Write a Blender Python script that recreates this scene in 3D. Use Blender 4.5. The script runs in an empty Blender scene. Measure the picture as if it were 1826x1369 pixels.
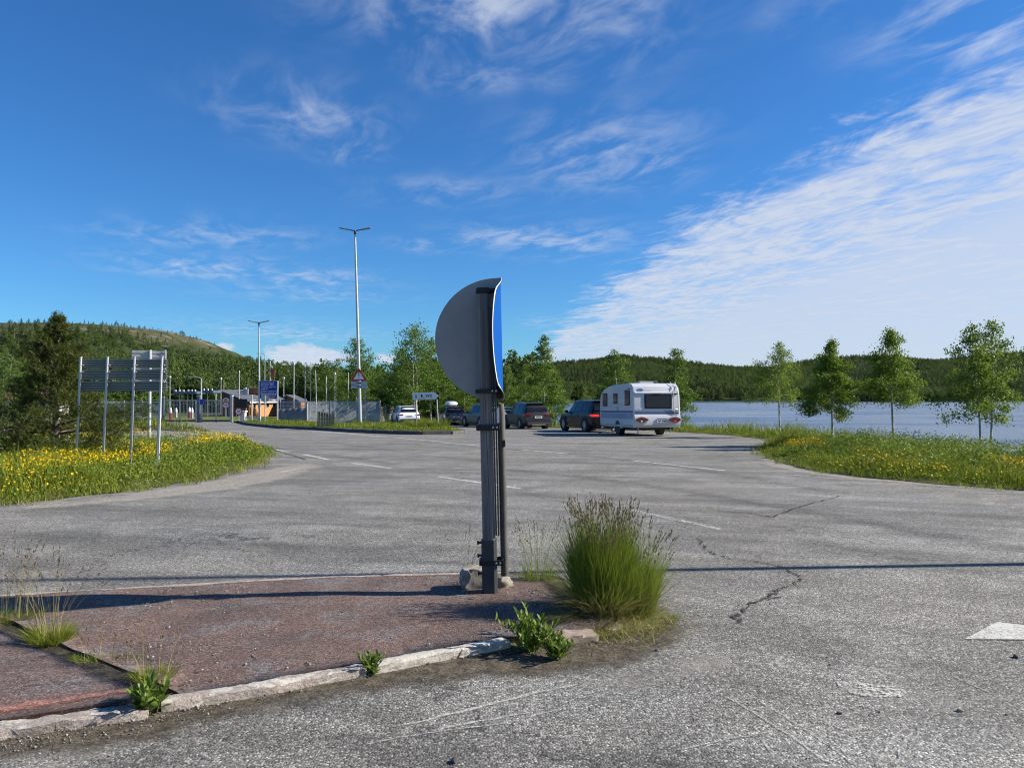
import bpy, bmesh, math, random
import numpy as np
from mathutils import Vector, Matrix, geometry

# ------------------------------------------------------------------ camera, sky, sun, exposure
sc = bpy.context.scene
COL = sc.collection
R = math.radians
F, CX, CY, HY, EYE = 1350.0, 913.0, 684.5, 707.0, 1.6
PITCH = math.atan((HY - CY) / F)
cam_d = bpy.data.cameras.new('camera'); cam = bpy.data.objects.new('camera', cam_d); COL.objects.link(cam)
cam_d.sensor_width = 36.0; cam_d.lens = F / 1826.0 * 36.0
cam_d.clip_start = 0.05; cam_d.clip_end = 9000
cam.location = (0, 0, EYE); cam.rotation_euler = (R(90) + PITCH, 0, 0)
sc.camera = cam

SUN_EL, SUN_AZ = R(31.5), R(86.0)          # azimuth clockwise from +Y
SUN_DIR = Vector((math.cos(SUN_EL) * math.sin(SUN_AZ), math.cos(SUN_EL) * math.cos(SUN_AZ), math.sin(SUN_EL)))
sun_d = bpy.data.lights.new('sun', 'SUN'); sun = bpy.data.objects.new('sun', sun_d); COL.objects.link(sun)
sun_d.energy = 5.0; sun_d.angle = R(0.53); sun_d.color = (1.0, 0.93, 0.82)
sun.rotation_euler = SUN_DIR.to_track_quat('Z', 'Y').to_euler(); sun.location = (60, 5, 40)

sc.view_settings.view_transform = 'Standard'; sc.view_settings.look = 'None'
sc.view_settings.exposure = 0.88; sc.view_settings.gamma = 1.0; sc.view_settings.use_curve_mapping = False
sc.cycles.use_denoising = True; sc.cycles.filter_width = 1.1
sc.cycles.max_bounces = 5; sc.cycles.transparent_max_bounces = 10
sc.cycles.sample_clamp_indirect = 6.0


class NT:
    """small helper around a node tree"""
    def __init__(s, tree):
        s.t = tree; s.n = tree.nodes; s.l = tree.links
        s.n.clear()
    def add(s, typ, **kw):
        nd = s.n.new(typ)
        for k, v in kw.items():
            setattr(nd, k, v)
        return nd
    def put(s, sock, val):
        if hasattr(val, 'is_output') or isinstance(val, bpy.types.NodeSocket):
            s.l.new(val, sock)
        elif val is not None:
            try:
                sock.default_value = val
            except TypeError:
                sock.default_value = (val[0], val[1], val[2], 1.0)
            except ValueError:
                sock.default_value = (val[0], val[1], val[2], 1.0)
    def m(s, op, a, b=None, c=None, clamp=False):
        nd = s.add('ShaderNodeMath', operation=op); nd.use_clamp = clamp
        for i, v in enumerate((a, b, c)):
            if v is not None: s.put(nd.inputs[i], v)
        return nd.outputs[0]
    def vm(s, op, a, b=None, scale=None):
        nd = s.add('ShaderNodeVectorMath', operation=op)
        s.put(nd.inputs[0], a)
        if b is not None: s.put(nd.inputs[1], b)
        if scale is not None: s.put(nd.inputs['Scale'], scale)
        return nd.outputs[0]
    def sep(s, v):
        nd = s.add('ShaderNodeSeparateXYZ'); s.put(nd.inputs[0], v); return nd.outputs
    def comb(s, x, y, z):
        nd = s.add('ShaderNodeCombineXYZ')
        for i, v in enumerate((x, y, z)): s.put(nd.inputs[i], v)
        return nd.outputs[0]
    def noise(s, vec, scale, detail=4, rough=0.55, dist=0.0, out=0):
        nd = s.add('ShaderNodeTexNoise')
        if vec is not None: s.put(nd.inputs['Vector'], vec)
        nd.inputs['Scale'].default_value = scale; nd.inputs['Detail'].default_value = detail
        nd.inputs['Roughness'].default_value = rough; nd.inputs['Distortion'].default_value = dist
        return nd.outputs[out]
    def voro(s, vec, scale, feature='F1', out='Distance', rnd=1.0):
        nd = s.add('ShaderNodeTexVoronoi', feature=feature)
        s.put(nd.inputs['Vector'], vec); nd.inputs['Scale'].default_value = scale
        nd.inputs['Randomness'].default_value = rnd
        return nd.outputs[out]
    def ramp(s, fac, stops, interp='LINEAR'):
        nd = s.add('ShaderNodeValToRGB'); s.put(nd.inputs[0], fac)
        cr = nd.color_ramp; cr.interpolation = interp
        while len(cr.elements) < len(stops): cr.elements.new(0.5)
        for e, (p, c) in zip(cr.elements, stops):
            e.position = p
            e.color = (c, c, c, 1) if not hasattr(c, '__len__') else (c[0], c[1], c[2], 1)
        return nd.outputs[0]
    def sstep(s, v, lo, hi):
        nd = s.add('ShaderNodeMapRange', interpolation_type='SMOOTHSTEP')
        s.put(nd.inputs[0], v); nd.inputs[1].default_value = lo; nd.inputs[2].default_value = hi
        return nd.outputs[0]
    def mix(s, fac, a, b, blend='MIX'):
        nd = s.add('ShaderNodeMix', data_type='RGBA', blend_type=blend)
        s.put(nd.inputs[0], fac); s.put(nd.inputs[6], a); s.put(nd.inputs[7], b)
        return nd.outputs[2]
    def bump(s, h, strength=0.5, dist=0.01, normal=None):
        nd = s.add('ShaderNodeBump'); s.put(nd.inputs['Height'], h)
        nd.inputs['Strength'].default_value = strength; nd.inputs['Distance'].default_value = dist
        if normal is not None: s.l.new(normal, nd.inputs['Normal'])
        return nd.outputs[0]


def build_world():
    w = bpy.data.worlds.new('World'); sc.world = w; w.use_nodes = True; w.cycles.sampling_method = 'NONE'
    n = NT(w.node_tree)
    sky = n.add('ShaderNodeTexSky', sky_type='NISHITA')
    sky.sun_disc = False; sky.sun_elevation = SUN_EL; sky.sun_rotation = SUN_AZ
    sky.altitude = 100; sky.air_density = 1.0; sky.dust_density = 0.25; sky.ozone_density = 3.2
    hs = n.add('ShaderNodeHueSaturation'); hs.inputs['Saturation'].default_value = 1.12
    hs.inputs['Value'].default_value = 1.0
    n.l.new(sky.outputs[0], hs.inputs['Color'])
    tint = n.mix(1.0, hs.outputs[0], (0.43, 0.81, 1.16), 'MULTIPLY')
    b1 = n.add('ShaderNodeBackground'); n.l.new(tint, b1.inputs[0]); b1.inputs[1].default_value = 0.068
    tc = n.add('ShaderNodeTexCoord').outputs['Generated']
    x, y, z = n.sep(tc)
    zc = n.m('MAXIMUM', z, 0.012)
    u = n.m('DIVIDE', x, zc); v = n.m('DIVIDE', y, zc)
    P = n.comb(u, v, 0.0)
    # the cloud deck: a flat layer, far parts compressed towards the horizon
    # (1) big cirrus sheet on the sunward side, its edge drifting off
    vsafe = n.m('MAXIMUM', v, 1.4)
    edge = n.m('SUBTRACT', n.m('SUBTRACT', u, 0.50), n.m('DIVIDE', 1.78, vsafe))
    warp = n.noise(n.vm('MULTIPLY', P, (1.0, 0.55, 1)), 0.9, 3, 0.55, 0.3)
    streak_v = n.comb(n.m('ADD', n.m('MULTIPLY', u, 0.20), n.m('MULTIPLY', v, -0.80)),
                      n.m('MULTIPLY', n.m('ADD', n.m('MULTIPLY', u, 0.95), n.m('MULTIPLY', v, 0.30)), 1.55), 0.0)
    streak = n.noise(streak_v, 1.6, 8, 0.62, 1.3)
    fine = n.noise(n.vm('MULTIPLY', streak_v, (1, 1.35, 1)), 4.0, 6, 0.62, 1.2)
    e2 = n.m('ADD', edge, n.m('ADD', n.m('MULTIPLY', n.m('SUBTRACT', warp, 0.5), 0.9),
                             n.m('MULTIPLY', n.m('SUBTRACT', streak, 0.5), 1.15)))
    e2 = n.m('ADD', e2, n.m('MULTIPLY', n.m('SUBTRACT', fine, 0.5), 0.35))
    sheet = n.sstep(e2, -0.10, 0.42)
    tex = n.m('ADD', 0.34, n.m('MULTIPLY', n.sstep(n.m('ADD', n.m('MULTIPLY', streak, 0.6), n.m('MULTIPLY', fine, 0.4)), 0.36, 0.58), 0.66))
    thick = n.m('MAXIMUM', tex, n.m('MULTIPLY', n.sstep(edge, 0.3, 2.2), 0.88))
    m1 = n.m('MULTIPLY', sheet, thick)
    # (2) loose wisps
    wv = n.comb(n.m('ADD', n.m('MULTIPLY', u, 0.36), n.m('MULTIPLY', v, -0.93)),
                n.m('MULTIPLY', n.m('ADD', n.m('MULTIPLY', u, 0.93), n.m('MULTIPLY', v, 0.36)), 1.9), 0.0)
    wn = n.noise(wv, 2.6, 7, 0.60, 0.5)
    tot = None
    for cu, cv, ru, rv, a in [(-0.10, 1.93, 0.30, 0.26, 1.0), (0.16, 1.95, 0.28, 0.34, .85), (0.18, 2.3, .16, .16, .55), (-0.13, 2.34, .17, .14, .75),
                              (-0.74, 2.70, .26, .30, .75), (-0.68, 3.05, .16, .2, .55), (-0.35, 3.70, .35, .25, .55), (-0.42, 1.95, .16, .2, .4),
                              (0.36, 3.15, .34, .50, .75), (0.60, 3.30, .20, .35, .7), (0.30, 4.9, .45, .5, .95), (0.0, 4.75, .40, .35, .9),
                              (-1.9, 4.7, .55, .4, .7), (-2.4, 5.9, .6, .6, .8), (-1.7, 6.4, .5, .5, .8), (-0.45, 5.0, .35, .25, .55),
                              (0.47, 10.2, .35, .8, .6), (-3.6, 12.0, 1.2, 2.0, .75), (.75, 1.95, .14, .14, .3), (-2.0, 7.3, .8, .8, .5), (1.28, 1.90, .26, .30, 1.35), (1.42, 2.10, .25, .25, 1.3)]:
        dx = n.m('MULTIPLY', n.m('SUBTRACT', u, cu), 1 / ru); dy = n.m('MULTIPLY', n.m('SUBTRACT', v, cv), 1 / rv)
        r2 = n.m('ADD', n.m('MULTIPLY', dx, dx), n.m('MULTIPLY', dy, dy))
        g = n.m('MULTIPLY', n.m('POWER', 2.71828, n.m('MULTIPLY', r2, -1.0)), a)
        tot = g if tot is None else n.m('MAXIMUM', tot, g)
    # the same thin wisps carry on outside the frame
    anyw = n.sstep(n.noise(n.vm('MULTIPLY', P, (0.5, 0.5, 1)), 0.8, 2, 0.5), 0.56, 0.75)
    outside = n.m('SUBTRACT', 1.0, n.sstep(v, 0.4, 1.5))
    tot = n.m('MAXIMUM', tot, n.m('MULTIPLY', anyw, n.m('MULTIPLY', outside, 0.7)))
    m2 = n.m('MULTIPLY', tot, n.sstep(wn, 0.38, 0.74))
    m2 = n.m('MULTIPLY', m2, 0.80)
    # (3) low cumulus on the horizon over the wooded ridge
    az = n.m('ARCTAN2', x, y)
    q = None
    for ca, ce, ra, re, amp in [(-0.272, 0.052, 0.048, 0.017, 1.0), (-0.375, 0.056, 0.030, 0.011, .9), (-0.235, 0.050, .03, .012, .8), (-0.166, 0.050, .02, .008, .6)]:
        el = n.m('SUBTRACT', z, ce)
        dx = n.m('MULTIPLY', n.m('SUBTRACT', az, ca), 1 / ra); dy = n.m('MULTIPLY', el, 1 / re)
        r2 = n.m('ADD', n.m('MULTIPLY', dx, dx), n.m('MULTIPLY', dy, dy))
        g = n.m('MULTIPLY', n.m('SUBTRACT', 1.0, r2), amp)
        q = g if q is None else n.m('MAXIMUM', q, g)
    pn = n.noise(n.comb(n.m('MULTIPLY', az, 1.0), n.m('MULTIPLY', z, 2.4), 0.0), 42, 5, 0.6)
    m3 = n.m('MULTIPLY', n.sstep(n.m('ADD', q, n.m('MULTIPLY', n.m('SUBTRACT', pn, 0.5), 2.2)), -0.1, 0.55), 0.95)
    mask = n.m('MAXIMUM', n.m('MAXIMUM', m1, m2), m3, clamp=True)
    ccol = n.mix(n.sstep(thick, 0.2, 0.9), (0.80, 0.86, 0.97), (0.66, 0.73, 0.87))
    b2 = n.add('ShaderNodeBackground'); n.l.new(ccol, b2.inputs[0]); b2.inputs[1].default_value = 0.52
    mx = n.add('ShaderNodeMixShader'); n.l.new(n.m('MULTIPLY', mask, 0.93), mx.inputs[0])
    n.l.new(b1.outputs[0], mx.inputs[1]); n.l.new(b2.outputs[0], mx.inputs[2])
    out = n.add('ShaderNodeOutputWorld'); n.l.new(mx.outputs[0], out.inputs[0])


build_world()

# ------------------------------------------------------------------ helpers
rng = np.random.default_rng(7)
random.seed(7)


def ray(px, py):
    a = (px - CX) / F; b = (CY - py) / F
    return Vector((a, math.cos(PITCH) - b * math.sin(PITCH), math.sin(PITCH) + b * math.cos(PITCH)))


def pt(px, py, Y):
    """world point at depth Y seen along a measured direction"""
    d = ray(px, py)
    return Vector((d.x / d.y * Y, Y, EYE + d.z / d.y * Y))


def sm(a, b, x):
    t = np.clip((np.asarray(x, float) - a) / (b - a), 0, 1)
    return t * t * (3 - 2 * t)


def gz(y):
    return -0.85 * sm(12, 80, y)


def gp(px, py, dz=0.0):
    """where a measured direction meets the ground"""
    d = ray(px, py); Y = 5.0
    for _ in range(60):
        Y = 0.5 * Y + 0.5 * min(200, (EYE - dz - float(gz(Y))) / max(1e-4, -d.z / d.y))
    return (d.x / d.y * Y, Y)


def tag(o, label=None, cat=None, group=None, kind=None):
    if label: o['label'] = label
    if cat: o['category'] = cat
    if group: o['group'] = group
    if kind: o['kind'] = kind
    return o


def empty(name, loc=(0, 0, 0), rz=0.0, label=None, cat=None, group=None):
    o = bpy.data.objects.new(name, None); COL.objects.link(o)
    o.location = loc; o.rotation_euler = (0, 0, rz); o.empty_display_size = 0.2
    return tag(o, label, cat, group)


def link(name, me, parent=None):
    o = bpy.data.objects.new(name, me); COL.objects.link(o)
    if parent is not None: o.parent = parent
    return o


def np_obj(name, V, Fc, mat, parent=None, smooth=False, mi=None, mats=None, attr=None):
    """V (n,3); Fc (m,k) array or list of index lists"""
    me = bpy.data.meshes.new(name)
    V = np.asarray(V, dtype=np.float32)
    me.vertices.add(len(V)); me.vertices.foreach_set('co', V.ravel())
    if isinstance(Fc, np.ndarray):
        m, k = Fc.shape; flat = Fc.ravel(); starts = np.arange(m) * k
    else:
        m = len(Fc); lens = np.array([len(f) for f in Fc]); flat = np.concatenate([np.asarray(f) for f in Fc])
        starts = np.concatenate([[0], np.cumsum(lens)[:-1]])
    me.loops.add(len(flat)); me.loops.foreach_set('vertex_index', flat.astype(np.int32))
    me.polygons.add(m); me.polygons.foreach_set('loop_start', starts.astype(np.int32))
    if mi is not None: me.polygons.foreach_set('material_index', np.asarray(mi, dtype=np.int32))
    me.update(calc_edges=True); me.validate()
    for mt in (mats or [mat]): me.materials.append(mt)
    if smooth: me.polygons.foreach_set('use_smooth', np.ones(len(me.polygons), dtype=bool))
    if attr is not None:
        for an, av in attr.items():
            a = me.attributes.new(an, 'FLOAT', 'POINT'); a.data.foreach_set('value', np.asarray(av, dtype=np.float32))
    return link(name, me, parent)


class MB:
    """collects simple shapes into ONE mesh"""
    def __init__(s): s.v = []; s.f = []; s.mi = []
    def add(s, vs, fs, m=0):
        o = len(s.v); s.v += [tuple(v) for v in vs]
        for f in fs: s.f.append([i + o for i in f]); s.mi.append(m)
        return s
    def box(s, c, d, rz=0.0, m=0, mat=None, taper=1.0):
        hx, hy, hz = d[0] / 2, d[1] / 2, d[2] / 2
        vs = [Vector((x * hx * (taper if z > 0 else 1), y * hy * (taper if z > 0 else 1), z * hz)) for z in (-1, 1) for y in (-1, 1) for x in (-1, 1)]
        M = mat if mat is not None else Matrix.Rotation(rz, 3, 'Z')
        vs = [M @ v + Vector(c) for v in vs]
        return s.add(vs, [(0, 2, 3, 1), (4, 5, 7, 6), (0, 1, 5, 4), (2, 6, 7, 3), (0, 4, 6, 2), (1, 3, 7, 5)], m)
    def tube(s, pts, rad, n=8, m=0, caps=True):
        pts = [Vector(p) for p in pts]
        if not hasattr(rad, '__len__'): rad = [rad] * len(pts)
        vs = []; fs = []
        for i, p in enumerate(pts):
            d = (pts[min(i + 1, len(pts) - 1)] - pts[max(i - 1, 0)]).normalized()
            a = Vector((0, 0, 1)) if abs(d.z) < 0.9 else Vector((1, 0, 0))
            e1 = d.cross(a).normalized(); e2 = d.cross(e1)
            for k in range(n):
                t = 2 * math.pi * k / n
                vs.append(p + (e1 * math.cos(t) + e2 * math.sin(t)) * rad[i])
        for i in range(len(pts) - 1):
            for k in range(n):
                k2 = (k + 1) % n
                fs.append((i * n + k, (i + 1) * n + k, (i + 1) * n + k2, i * n + k2))
        if caps:
            fs.append(tuple(range(n))); fs.append(tuple(reversed(range((len(pts) - 1) * n, len(pts) * n))))
        return s.add(vs, fs, m)
    def prism(s, poly, axis, lo, hi, m=0, origin=(0, 0, 0)):
        """poly: 2D points; axis 'x','y','z' is the extrusion direction"""
        def mk(p, h):
            v = {'x': (h, p[0], p[1]), 'y': (p[0], h, p[1]), 'z': (p[0], p[1], h)}[axis]
            return (v[0] + origin[0], v[1] + origin[1], v[2] + origin[2])
        k = len(poly)
        vs = [mk(p, lo) for p in poly] + [mk(p, hi) for p in poly]
        fs = [tuple(range(k)), tuple(reversed(range(k, 2 * k)))] + [(i, i + k, (i + 1) % k + k, (i + 1) % k) for i in range(k)]
        return s.add(vs, fs, m)
    def build(s, name, mat, parent=None, smooth=None, mats=None, bevel=None):
        me = bpy.data.meshes.new(name)
        me.from_pydata(s.v, [], s.f)
        for mt in (mats or [mat]): me.materials.append(mt)
        me.polygons.foreach_set('material_index', s.mi)
        bm = bmesh.new(); bm.from_mesh(me)
        bmesh.ops.recalc_face_normals(bm, faces=bm.faces)
        if bevel:
            es = [e for e in bm.edges if len(e.link_faces) == 2 and e.calc_face_angle(0) > R(50)]
            bmesh.ops.bevel(bm, geom=es, offset=bevel, segments=2, affect='EDGES', clamp_overlap=True)
        bm.to_mesh(me); bm.free()
        if smooth is not None:
            me.polygons.foreach_set('use_smooth', [True] * len(me.polygons))
            me.set_sharp_from_angle(angle=R(smooth))
        me.update()
        return link(name, me, parent)


def copy_tree(o, parent=None):
    c = o.copy(); COL.objects.link(c); c.parent = parent
    for ch in list(o.children): copy_tree(ch, c)
    return c


def text(name, body, size, mat, parent, loc, rot=(math.pi / 2, 0, 0), align='CENTER', sx=1.0, bold=0.0):
    cu = bpy.data.curves.new(name, 'FONT'); cu.body = body; cu.size = size; cu.align_x = align; cu.align_y = 'CENTER'
    cu.offset = bold; cu.resolution_u = 3
    tmp = bpy.data.objects.new(name, cu); me = bpy.data.meshes.new_from_object(tmp)
    bpy.data.objects.remove(tmp); me.materials.clear(); me.materials.append(mat)
    o = link(name, me, parent)
    o.location = loc; o.rotation_euler = rot; o.scale = (sx, 1, 1)
    return o

# ------------------------------------------------------------------ materials
def new_mat(name):
    m = bpy.data.materials.new(name); m.use_nodes = True
    return m, NT(m.node_tree)


def finish(n, shader):
    o = n.add('ShaderNodeOutputMaterial'); n.l.new(shader, o.inputs[0])


def pbr(n, col, rough=0.7, metal=0.0, normal=None, spec=0.5, alpha=None, coat=0.0):
    b = n.add('ShaderNodeBsdfPrincipled')
    n.put(b.inputs['Base Color'], col if not isinstance(col, tuple) else (*col[:3], 1))
    n.put(b.inputs['Roughness'], rough); n.put(b.inputs['Metallic'], metal)
    b.inputs['Specular IOR Level'].default_value = spec; b.inputs['Coat Weight'].default_value = coat
    if normal is not None: n.l.new(normal, b.inputs['Normal'])
    if alpha is not None: n.put(b.inputs['Alpha'], alpha)
    return b.outputs[0]


def simple(name, col, rough=0.6, metal=0.0, var=0.12, scale=6.0, spec=0.5, coat=0.0, bump=0.0, coord='Object', dirt=0.0):
    m, n = new_mat(name)
    tc = n.add('ShaderNodeTexCoord').outputs[coord]
    nz = n.noise(tc, scale, 5, 0.6)
    a = tuple(c * (1 - var) for c in col); b = tuple(min(1, c * (1 + var)) for c in col)
    c = n.mix(n.sstep(nz, 0.25, 0.75), a, b)
    if dirt:
        d = n.sstep(n.noise(tc, scale * 3.1, 6, 0.7), 0.52, 0.75)
        c = n.mix(n.m('MULTIPLY', d, dirt), c, (0.12, 0.10, 0.08))
    nm = n.bump(n.noise(tc, scale * 8, 4), bump, 0.004) if bump else None
    rg = n.m('ADD', rough - 0.08, n.m('MULTIPLY', nz, 0.16), clamp=True)
    finish(n, pbr(n, c, rg, metal, nm, spec, None, coat))
    return m


def leafmat(name, c1, c2, trans=0.35, rough=0.5, scale=1.3, spec=0.16):
    m, n = new_mat(name)
    g = n.add('ShaderNodeNewGeometry')
    nz = n.noise(g.outputs['Position'], scale, 3, 0.6)
    rnd = g.outputs['Random Per Island']
    oi = n.add('ShaderNodeObjectInfo').outputs['Random']
    f = n.m('ADD', n.m('MULTIPLY', n.sstep(nz, 0.3, 0.7), 0.35), n.m('ADD', n.m('MULTIPLY', rnd, 0.35), n.m('MULTIPLY', oi, 0.30)))
    c = n.mix(f, c1, c2)
    b = pbr(n, c, rough, 0, None, spec)
    t = n.add('ShaderNodeBsdfTranslucent')
    n.l.new(n.mix(0.45, c, (0.25, 0.33, 0.03)), t.inputs[0])
    mx = n.add('ShaderNodeMixShader'); mx.inputs[0].default_value = trans
    n.l.new(b, mx.inputs[1]); n.l.new(t.outputs[0], mx.inputs[2])
    finish(n, mx.outputs[0])
    return m


def asphalt_mat():
    m, n = new_mat('asphalt')
    pos = n.add('ShaderNodeNewGeometry').outputs['Position']
    # aggregate: every stone its own tone
    v1 = n.voro(pos, 78, out='Color'); v1d = n.voro(pos, 78)
    v2 = n.voro(pos, 165, out='Color')
    s1 = n.sep(v1)[0]; s2 = n.sep(v2)[1]
    stone = n.m('ADD', n.m('MULTIPLY', s1, 0.62), n.m('MULTIPLY', s2, 0.38))
    agg = n.ramp(stone, [(0.08, 0.065), (0.38, 0.17), (0.62, 0.28), (0.82, 0.45), (0.95, 0.74)])
    # large tone patches, worn wheel tracks sweeping through the bend
    big = n.noise(pos, 0.28, 5, 0.6, 0.4)
    mid = n.noise(pos, 2.3, 5, 0.6)
    x, y, z = n.sep(pos)
    cx = n.m('ADD', x, 12.0); cy = n.m('ADD', y, 26.0)
    rr = n.m('SQRT', n.m('ADD', n.m('MULTIPLY', cx, cx), n.m('MULTIPLY', cy, cy)))
    th = n.m('ARCTAN2', cx, cy)
    tr = n.noise(n.comb(n.m('MULTIPLY', rr, 1.0), n.m('MULTIPLY', th, 2.2), 0), 1.25, 6, 0.6, 0.35)
    tr2 = n.noise(n.comb(n.m('ADD', n.m('MULTIPLY', y, 1.0), n.m('MULTIPLY', x, 0.16)), n.m('MULTIPLY', x, 0.05), 3.0), 1.9, 5, 0.6, 0.5)
    f = n.m('ADD', 0.62, n.m('MULTIPLY', big, 0.42))
    f = n.m('ADD', f, n.m('MULTIPLY', n.m('SUBTRACT', mid, 0.5), 0.42))
    pt_ = n.noise(n.vm('MULTIPLY', pos, (1, 1.2, 1)), 0.75, 5, 0.62, 0.9)
    f = n.m('MULTIPLY', f, n.m('ADD', 0.80, n.m('MULTIPLY', n.sstep(pt_, 0.40, 0.60), 0.26)))
    f = n.m('MULTIPLY', f, n.m('ADD', 0.72, n.m('MULTIPLY', n.sstep(tr, 0.30, 0.58), 0.34)))
    f = n.m('MULTIPLY', f, n.m('ADD', 0.80, n.m('MULTIPLY', n.sstep(tr2, 0.36, 0.55), 0.22)))
    tint = n.mix(n.sstep(big, 0.35, 0.65), (0.96, 0.91, 0.80), (0.90, 0.885, 0.82))
    c = n.mix(1.0, agg, tint, 'MULTIPLY')
    fv = n.comb(f, f, f)
    c = n.mix(1.0, c, fv, 'MULTIPLY')
    # pale dust gathered in sheltered places, as stains with their own outline
    dust = n.sstep(n.noise(n.vm('MULTIPLY', pos, (1, 1.4, 1)), 0.55, 6, 0.65, 0.8), 0.60, 0.74)
    c = n.mix(n.m('MULTIPLY', dust, 0.30), c, (0.30, 0.28, 0.25))
    # hairline cracks
    ck = n.voro(n.vm('ADD', n.vm('MULTIPLY', pos, (1, 0.8, 1)), n.vm('MULTIPLY', n.noise(pos, 1.4, 5, 0.7, 0, 1), (1.6, 1.6, 0))), 0.20, 'DISTANCE_TO_EDGE')
    cm = n.m('MULTIPLY', n.m('SUBTRACT', 1.0, n.sstep(ck, 0.0008, 0.0042)), n.sstep(n.noise(pos, 0.45, 3, 0.5), 0.46, 0.58))
    c = n.mix(n.m('MULTIPLY', cm, 0.85), c, (0.03, 0.03, 0.03))
    h = n.m('SUBTRACT', n.m('MULTIPLY', s1, 0.6), n.m('MULTIPLY', v1d, 1.2))
    nm = n.bump(h, 0.85, 0.0045)
    nm = n.bump(mid, 0.35, 0.02, nm)
    finish(n, pbr(n, c, 0.82, 0, nm, 0.38))
    return m


def island_mat(name, base, dark, patch=0.5):
    m, n = new_mat(name)
    pos = n.add('ShaderNodeNewGeometry').outputs['Position']
    s1 = n.sep(n.voro(pos, 88, out='Color'))[0]; d1 = n.voro(pos, 88)
    s2 = n.sep(n.voro(pos, 190, out='Color'))[1]
    st = n.m('ADD', n.m('MULTIPLY', s1, 0.6), n.m('MULTIPLY', s2, 0.4))
    k = n.ramp(st, [(0.1, 0.40), (0.5, 0.95), (0.8, 1.5), (0.95, 2.4)])
    red = n.mix(n.sstep(n.noise(pos, 1.7, 5, 0.6), 0.3, 0.7), dark, base)
    c = n.mix(1.0, red, k, 'MULTIPLY')
    grit = n.m('MULTIPLY', n.sstep(n.noise(n.vm('MULTIPLY', pos, (1, 1.3, 1)), 2.4, 6, 0.66, 0.6), 0.46, 0.70), patch)
    c = n.mix(grit, c, n.ramp(st, [(0.1, 0.06), (0.5, 0.125), (0.92, 0.34)]))
    pale = n.m('MULTIPLY', n.sstep(n.noise(pos, 13, 5, 0.7), 0.62, 0.74), 0.3)
    c = n.mix(pale, c, (0.30, 0.26, 0.23))
    h = n.m('SUBTRACT', n.m('MULTIPLY', s1, 0.6), n.m('MULTIPLY', d1, 1.2))
    nm = n.bump(h, 0.6, 0.0045); nm = n.bump(n.noise(pos, 3.5, 5), 0.5, 0.02, nm)
    finish(n, pbr(n, c, 0.85, 0, nm, 0.3))
    return m


def paint_mat(name, col, wear=0.5, lo=0.42, hi=0.6):
    m, n = new_mat(name)
    pos = n.add('ShaderNodeNewGeometry').outputs['Position']
    s1 = n.sep(n.voro(pos, 95, out='Color'))[0]
    w = n.sstep(n.m('ADD', n.m('MULTIPLY', n.noise(pos, 5, 6, 0.7), 0.7), n.m('MULTIPLY', s1, 0.3)), lo, hi)
    c = n.mix(n.sstep(n.noise(pos, 22, 4), 0.3, 0.7), col, tuple(x * 0.8 for x in col))
    a = n.m('SUBTRACT', 1.0, n.m('MULTIPLY', w, wear))
    finish(n, pbr(n, c, 0.7, 0, None, 0.3, a))
    return m


def soft_mat(name, c1, c2, lo, hi, scale=5.0, amount=1.0, speck=True):
    """a thin scatter of soil, dust or moss that thins out towards its ragged edge (attribute 'edge' in metres)"""
    m, n = new_mat(name)
    pos = n.add('ShaderNodeNewGeometry').outputs['Position']
    e = n.add('ShaderNodeAttribute'); e.attribute_name = 'edge'
    nz = n.noise(pos, scale, 6, 0.68, 0.4)
    a = n.m('MULTIPLY', n.sstep(n.m('ADD', e.outputs['Fac'], n.m('MULTIPLY', n.m('SUBTRACT', nz, 0.5), hi * 1.8)), lo, hi), amount)
    c = n.mix(n.sstep(n.noise(pos, scale * 2.7, 6, 0.7), 0.3, 0.7), c1, c2)
    if speck:
        s1 = n.sep(n.voro(pos, 130, out='Color'))[0]
        c = n.mix(1.0, c, n.ramp(s1, [(0.1, 0.5), (0.5, 1.0), (0.95, 1.7)]), 'MULTIPLY')
    nm = n.bump(n.noise(pos, 60, 4, 0.7), 0.6, 0.006)
    finish(n, pbr(n, c, 0.92, 0, nm, 0.2, a))
    return m


def kerb_mat():
    m, n = new_mat('kerb_granite')
    pos = n.add('ShaderNodeNewGeometry').outputs['Position']
    st = n.sep(n.voro(pos, 160, out='Color'))[0]
    stone = n.mix(n.noise(pos, 14, 6, 0.7), (0.24, 0.20, 0.17), (0.46, 0.40, 0.35))
    stone = n.mix(1.0, stone, n.ramp(st, [(0.1, 0.7), (0.9, 1.25)]), 'MULTIPLY')
    e = n.add('ShaderNodeAttribute'); e.attribute_name = 'paint'
    w = n.m('ADD', n.m('MULTIPLY', n.noise(n.vm('MULTIPLY', pos, (0.6, 0.6, 2.0)), 16, 7, 0.72, 0.5), 1.0), n.m('MULTIPLY', n.m('SUBTRACT', e.outputs['Fac'], 0.5), 0.30))
    p = n.sstep(w, 0.53, 0.60)
    c = n.mix(p, stone, n.mix(n.noise(pos, 40, 4), (0.42, 0.39, 0.33), (0.58, 0.55, 0.48)))
    gr = n.sstep(n.noise(pos, 7, 6, 0.7), 0.55, 0.7)
    c = n.mix(n.m('MULTIPLY', gr, 0.45), c, (0.17, 0.14, 0.11))
    nm = n.bump(n.m('ADD', n.noise(pos, 26, 7, 0.7), n.m('MULTIPLY', p, 0.12)), 0.8, 0.02)
    finish(n, pbr(n, c, 0.8, 0, nm, 0.3))
    return m


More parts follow.
